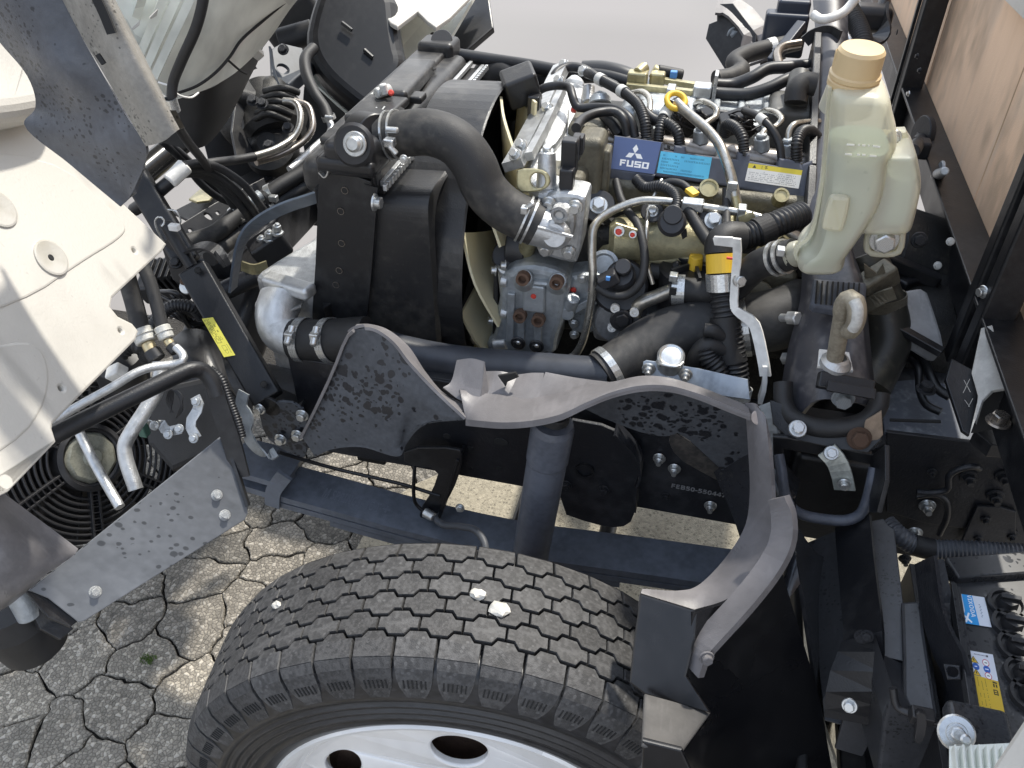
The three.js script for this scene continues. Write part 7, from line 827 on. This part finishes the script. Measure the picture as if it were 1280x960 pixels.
// ================================================================ CAB STAY
{
  const th = thing('cab_stay', 'black tilt stay with yellow warning sticker propping up the cab', 'tilt stay');
  const a = Z(242, 336, -0.41), b = Z(336, 500, -0.30), ax = b.clone().sub(a).normalize(), out = CAMN.clone().addScaledVector(ax, -CAMN.dot(ax)).normalize();
  part(th, 'channel', [boxTo(a, b, 0.046, 0.03, { up: out, r: 0.004 })], BLACK); part(th, 'outer_tube', boxTo(Z(166, 214, -0.50), Z(236, 330, -0.44), 0.040, 0.030, { up: out, r: 0.006 }), BLACK); part(th, 'rod', cyl(Z(206, 278, -0.43), Z(240, 334, -0.41), 0.010), BLACK); part(th, 'gusset_plate', [plate(pl3(Z(206, 306, -0.435), Z(240, 330, -0.43), Z(224, 356, -0.425)), [[200, 304], [212, 296], [236, 324], [240, 340], [226, 356], [216, 350]], 0.006)], BLACK);
  part(th, 'lever', [ribbon([Z(236, 312, -0.42), Z(252, 306, -0.41), Z(268, 310, -0.40), Z(280, 324, -0.395)], 0.022, 0.004, OUT, { s: 2 }), ribbon([Z(272, 314, -0.395), Z(278, 322, -0.39), Z(284, 332, -0.388)], 0.012, 0.008, OUT, { s: 1 })], BLACK);
  bolt(th, Z(220, 328, -0.415), out, 0.020, BLACK); part(th, 'pivot_pin', lathe(Z(234, 359, -0.40), out, [[0.012, 0], [0.011, 0.004], [0.006, 0.006], [0.0001, 0.0065]]), ZINC); part(th, 'rust_ring', disc(Z(230, 352, -0.40), out, 0.006, 0.003), RUST);
  for (const [p, q, z] of [[249, 339, -0.395], [331, 481, -0.30]]) part(th, 'stay_hole', disc(Z(p, q, z).addScaledVector(out, 0.004), out, 0.0055, 0.002), GROOVE); part(th, 'slot', boxTo(Z(222, 296, -0.425), Z(230, 308, -0.42), 0.006, 0.005), GROOVE);
  const sp = plane(a.clone().addScaledVector(out, 0.0155), out); decal(th, 'warning_sticker', [[252.5, 398.5], [266.4, 396.7], [294.4, 444], [280.2, 446.6]].map(([x, y]) => hit(x, y, sp)), 180, 512, (x, w, h) => { x.fillStyle = '#d9d25a'; x.fillRect(0, 0, w, h); x.fillStyle = '#3a3a1c'; const t = (cx, cy, s) => { x.fillRect(cx - s, cy - s, 2 * s, 4); x.fillRect(cx - s, cy, 2 * s, 4); x.fillRect(cx - 2, cy - s, 4, 2 * s); x.fillRect(cx - s, cy + s - 4, 2 * s, 4); }; t(130, 110, 14); t(130, 180, 12); x.font = '20px sans-serif'; for (let c = 0; c < 4; c++) for (let i = 0; i < 20; i++) if (hash(c, i, 77) > 0.25) x.fillRect(20 + c * 22, 18 + i * 16, 8, 13); x.lineWidth = 3; x.strokeStyle = '#3a3a1c'; x.strokeRect(60, 370, 56, 60); x.beginPath(); x.arc(90, 450, 22, 0, 6); x.moveTo(118, 250); x.lineTo(140, 290); x.lineTo(100, 290); x.closePath(); x.stroke(); for (let i = 0; i < 8; i++) x.fillRect(140, 360 + i * 15, 12, 5); }, { off: 0.0008, r: 0.5 });
  part(th, 'scratch_mark', [boxTo(Z(266, 372, -0.388).addScaledVector(out, 0.012), Z(272, 380, -0.385).addScaledVector(out, 0.012), 0.001, 0.001), boxTo(Z(270, 370, -0.388).addScaledVector(out, 0.012), Z(269, 379, -0.385).addScaledVector(out, 0.012), 0.001, 0.001)], WTAPE);
  part(th, 'clevis', [plate(zP(-0.29), [[318, 500], [332, 496], [350, 506], [352, 520], [332, 520]], 0.006, { s: 1 }), ribbon([[338, 508, -0.315], [352, 518, -0.31], [366, 516, -0.31], [378, 506, -0.315]], 0.03, 0.004, OUT, { s: 2 }), boxTo(Z(344, 494, -0.35), Z(384, 512, -0.34), 0.03, 0.01)], BLACK);
  const wc = thing('wire_pin', 'bent steel wire safety clip hanging on the cab stay', 'pin'); part(wc, 'wire', sweep([Z(205, 302, -0.415), Z(196, 286, -0.41), Z(194, 276, -0.41), Z(200, 271, -0.41), Z(206, 277, -0.41), Z(202, 283, -0.405)], 0.0016, { seg: 8 }), ZINC); part(wc, 'wire_loop', sweep([Z(210, 262, -0.42), Z(220, 264, -0.42), Z(226, 276, -0.42), Z(222, 284, -0.42)], 0.0014, { seg: 8 }), ZINC); part(wc, 'white_end', box(Z(218, 284, -0.41), [0.016, 0.010, 0.010]), WSTRAP);
}
// ================================================================ FRONT CORNER: condenser fan, pipes, step bar, valance
{
  const fn = RGT.clone().multiplyScalar(0.80).addScaledVector(FWD, -0.60).addScaledVector(UPV, 0.08).normalize(), c = D(112, 572, 1.46), q = new THREE.Quaternion().setFromUnitVectors(new V3(0, 0, 1), fn), pt = (r, a, k = 0) => new V3(r * Math.cos(a), r * Math.sin(a), k).applyQuaternion(q).add(c);
  const th = thing('condenser_fan', 'black ribbed condenser fan grille with pale motor hub behind the step bar', 'fan');
  for (let k = 0; k < 9; k++) part(th, 'grille_ring', new THREE.TorusGeometry(0.072 + k * 0.0105, 0.0028, 6, 60).applyQuaternion(q).translate(c.x, c.y, c.z), DARK);
  for (let k = 0; k < 6; k++) { const a = k * Math.PI / 3 + 0.35, s = part(th, 'grille_spoke', [boxTo(pt(0.055, a - 0.12, 0.002), pt(0.160, a - 0.05, 0.002), 0.004, 0.012, { up: fn }), boxTo(pt(0.055, a + 0.12, 0.002), pt(0.160, a + 0.05, 0.002), 0.004, 0.012, { up: fn }), boxTo(pt(0.05, a, -0.004), pt(0.160, a, -0.004), 0.016, 0.004, { up: fn })], DARK); part(s, 'spoke_rib', Array.from({ length: 9 }, (_, i) => boxTo(pt(0.066 + i * 0.0105, a - 0.1 + i * 0.006, 0.004), pt(0.066 + i * 0.0105, a + 0.1 - i * 0.006, 0.004), 0.002, 0.009, { up: fn })), DARK); }
  part(th, 'fan_blade', Array.from({ length: 7 }, (_, k) => { const a = k * 0.9; return sheet([[pt(0.05, a, -0.03), pt(0.15, a - 0.1, -0.03)], [pt(0.05, a + 0.5, -0.05), pt(0.15, a + 0.35, -0.05)]], 0.003, { nu: 6, nv: 4, keep: true }); }), DARK); part(th, 'outer_shroud', lathe(c, fn, [[0.162, 0.012], [0.168, 0.012], [0.168, -0.05], [0.162, -0.05], [0.162, 0.012]], 60), DARK);
  const hub = part(th, 'motor_hub', lathe(c, fn, [[0.060, -0.04], [0.060, 0.010], [0.052, 0.014], [0.050, 0.008], [0.046, 0.006]], 40), DARK); part(hub, 'hub_plate', lathe(c, fn, [[0.047, 0.004], [0.040, 0.011], [0.018, 0.012], [0.014, 0.018], [0.0001, 0.019]], 9), M('pale_hub', { c: [0.33, 0.33, 0.27], r: 0.5, m: 0.4, map: 'grime', mt: 0.05 }));
  part(th, 'backing_plate', boxTo(pt(0, 0, -0.09).addScaledVector(UPV, 0.2), pt(0, 0, -0.09).addScaledVector(UPV, -0.16), 0.3, 0.02, { up: fn }), DARK);
  const sb = line('step_bar', 'matte black bent tube step bar in front of the cab corner', 'step bar', [D(20, 570, 0.93), D(62, 547, 0.95), D(120, 518, 0.98), D(180, 489, 1.01), D(224, 468, 1.035), D(240, 462, 1.045), D(254, 464, 1.055), D(265, 476, 1.06), D(272, 494, 1.065)], 0.0108, BLACK, { seg: 18, part: 'bar' }); part(sb, 'bar_foot', [ribbon([D(267, 484, 1.06), D(276, 512, 1.07), D(290, 552, 1.085), D(301, 596, 1.10)], 0.024, 0.005, RGT, { s: 1 })], BLACK);
  const ap = line('aircon_pipe', 'thick silver air conditioning pipe bending down behind the step bar', 'pipe', [D(199, 452, 1.15), D(200, 468, 1.15), D(196, 488, 1.14), D(182, 512, 1.13), D(164, 540, 1.12), D(156, 556, 1.12), D(157, 572, 1.12), D(170, 612, 1.12)], 0.0098, ALU, { seg: 18, part: 'pipe' });
  line('aircon_pipe', 'thin silver air conditioning pipe running level above the step bar', 'pipe', [D(60, 530, 1.08), D(90, 512, 1.09), D(140, 484, 1.10), D(172, 465, 1.11), D(190, 459, 1.12), D(218, 455, 1.13), D(228, 452, 1.13), D(229, 444, 1.135), D(220, 434, 1.14)], 0.0058, ALU, { part: 'pipe' });
  line('aircon_pipe', 'straight grey pipe standing in front of the condenser fan', 'pipe', [D(96, 534, 1.22), D(120, 582, 1.20), D(150, 634, 1.18)], 0.0072, ALU, { part: 'pipe' });
  const hs = [['left', [[154, 326], [160, 352], [168, 380], [176, 412]], [[176, 412], [184, 428]], [[184, 428], [190, 440]], [[189, 438], [197, 450]], 0.0125], ['right', [[170, 318], [184, 344], [194, 374], [203, 410]], [[202, 408], [209, 424]], [[209, 424], [214, 432]], [[213, 431], [221, 440]], 0.009]];
  for (const [side, h, f, br, bd, r] of hs) { const t = thing('aircon_hose', (side === 'left' ? 'thicker' : 'thinner') + ' grey hose with white crimp and brass fitting above the step bar', 'hose', null), dd = (p) => p.map(([a, b]) => D(a, b, 1.16)); part(t, 'hose', sweep(dd(h), r, { seg: 18 }), RUBBER); const [f0, f1] = dd(f); part(t, 'crimp', [cyl(f0, f1, r * 1.25, r * 1.2), cyl(f0.clone().lerp(f1, 0.4), f0.clone().lerp(f1, 0.5), r * 1.4)], M('white_crimp', { c: [0.66, 0.65, 0.6], r: 0.45, m: 0.3, map: 'grime', mt: 0.05 })); part(t, 'brass_fitting', cyl(...dd(br), r * 0.72), M('brass', { c: [0.62, 0.52, 0.32], r: 0.4, m: 0.7 })); part(t, 'black_band', cyl(...dd(bd), r * 0.98), DARK); }
  const vl = thing('plastic_valance', 'grey splash panel with rain spots hanging under the front corner', 'splash panel');
  const vp = pl3(D(280, 546, 1.09), D(309, 640, 1.10), D(60, 735, 0.97)); part(vl, 'panel', plate(vp, [[36, 738], [64, 716], [278, 544], [284, 552], [309, 626], [310, 642], [306, 650], [106, 776], [98, 778], [60, 748]], 0.004, { b: 0.001 }), M('grey_spotted_panel', { c: [0.16, 0.168, 0.18], r: 0.55, map: 'dots', mt: 0.45, rm: 'rough' })); part(vl, 'edge_fold', [ribbon([[278, 544], [286, 556], [310, 632]].map(([a, b]) => hit(a, b, vp)), 0.010, 0.004, FWD, { s: 0 })], BLACK);
  for (const [a, b] of [[271, 619], [281, 644], [119, 740]]) bolt(vl, hit(a, b, vp), vp.n, 0.014, ALU);
  part(vl, 'panel_lip', [plate(pl3(D(36, 738, 0.965), D(66, 790, 0.97), D(96, 778, 0.99)), [[30, 736], [62, 748], [98, 776], [88, 784], [60, 772]], 0.006), plate(pl3(D(30, 750, 0.99), D(66, 800, 1.0), D(96, 780, 1.02)), [[28, 738], [60, 752], [92, 786], [76, 800], [50, 786]], 0.02)], BLACK);
  const bc = thing('bumper', 'scuffed dark grey bumper corner at the left edge', 'bumper'); part(bc, 'bumper_shell', [sheet([[D(-80, 560, 0.90), D(-10, 606, 0.91), D(50, 650, 0.93), D(98, 686, 0.95)], [D(-80, 640, 0.86), D(-10, 668, 0.87), D(40, 690, 0.90), D(92, 694, 0.945)], [D(-80, 730, 0.87), D(-10, 735, 0.88), D(20, 738, 0.90), D(60, 716, 0.93)], [D(-80, 780, 0.92), D(-10, 768, 0.93), D(10, 758, 0.94), D(40, 734, 0.955)]], 0.006, { nu: 24, nv: 24 })], M('scuffed_bumper', { c: [0.20, 0.192, 0.195], r: 0.5, map: 'scuff', mt: 0.14, rm: 'rough' }));
  const tw = thing('tow_tube', 'grey tube end and black rubber stop under the bumper corner', 'tube'); part(tw, 'tube', cyl(D(14, 728, 0.98), D(38, 772, 1.0), 0.0135, 0.0135, 24, 0.002), ALUG); part(tw, 'rubber_stop', lathe(D(34, 790, 1.06), N(-0.1, 1, 0), [[0.0001, -0.03], [0.040, -0.025], [0.048, 0.03], [0.044, 0.06], [0.0001, 0.065]], 36), RUBBERD);
  const lh = thing('lamp_housing', 'black lamp housing with small plated clips behind the splash panel', 'housing'); part(lh, 'housing', [plate(pl3(D(180, 500, 1.22), D(284, 500, 1.22), D(220, 590, 1.22)), [[176, 512], [200, 484], [262, 470], [286, 530], [282, 560], [214, 590], [184, 556]], 0.05, { b: 0.008 })], RUBBERD);
  parts(lh, 'plated_clip', [ribbon([D(244, 496, 1.17), D(250, 508, 1.165), D(236, 530, 1.165), D(246, 548, 1.165)], 0.014, 0.003, RGT, { s: 1 }), ribbon([D(186, 530, 1.17), D(200, 526, 1.165), D(208, 540, 1.165), D(226, 536, 1.165)], 0.014, 0.003, RGT, { s: 1 })], ALU); for (const [a, b] of [[245, 502], [193, 532], [210, 543], [224, 536], [242, 548]]) bolt(lh, D(a, b, 1.16), FWD.clone().negate(), 0.013); part(lh, 'green_plug', box(D(179, 536, 1.17), [0.012, 0.024, 0.012]), M('green_plastic', { c: [0.08, 0.17, 0.13], r: 0.5 })); const r = rng(60); for (let k = 0; k < 5; k++) part(lh, 'wire_coil', sweep([D(216 - k, 516, 1.16), D(208 + k * 2, 500, 1.155), D(214 + k, 487, 1.15), D(224 + k, 496, 1.15), D(228 - k, 512, 1.155), D(220, 522, 1.16)], 0.0013, { seg: 6 }), DARK);
  line('ribbed_hose', 'ribbed grey hose hanging beside the step bar foot', 'hose', [D(262, 462, 1.18), D(276, 474, 1.18), D(286, 500, 1.18), D(296, 526, 1.18), D(302, 548, 1.18)], 0.0072, CORRM, { pitch: 0.004, part: 'hose' });
  const cn = thing('round_canister', 'black canister with pale cap half hidden by the white floor panel', 'canister'); part(cn, 'canister_body', [lathe(D(150, 448, 1.22), N(0.3, 0.9, 0.2), [[0.0001, -0.08], [0.035, -0.08], [0.04, 0.0], [0.03, 0.015], [0.0001, 0.02]])], DARK); part(cn, 'pale_cap', box(D(146, 466, 1.17), [0.024, 0.02, 0.02], { e: [20, 20, 30] }), WSTRAP); part(cn, 'ribbed_pipe', sweep([D(150, 440, 1.18), D(164, 430, 1.18), D(180, 434, 1.18), D(186, 446, 1.2)], 0.014, { pitch: 0.006 }), CORRM);
}
// ================================================================ bases of the things, and the picture
for (const t of things) { const b = new THREE.Box3().setFromObject(t), c = new V3(); if (b.isEmpty()) continue; b.getCenter(c); c.y = b.min.y; t.position.copy(c); for (const k of t.children) k.position.sub(c); }
camera.updateProjectionMatrix();
renderer.render(scene, camera);
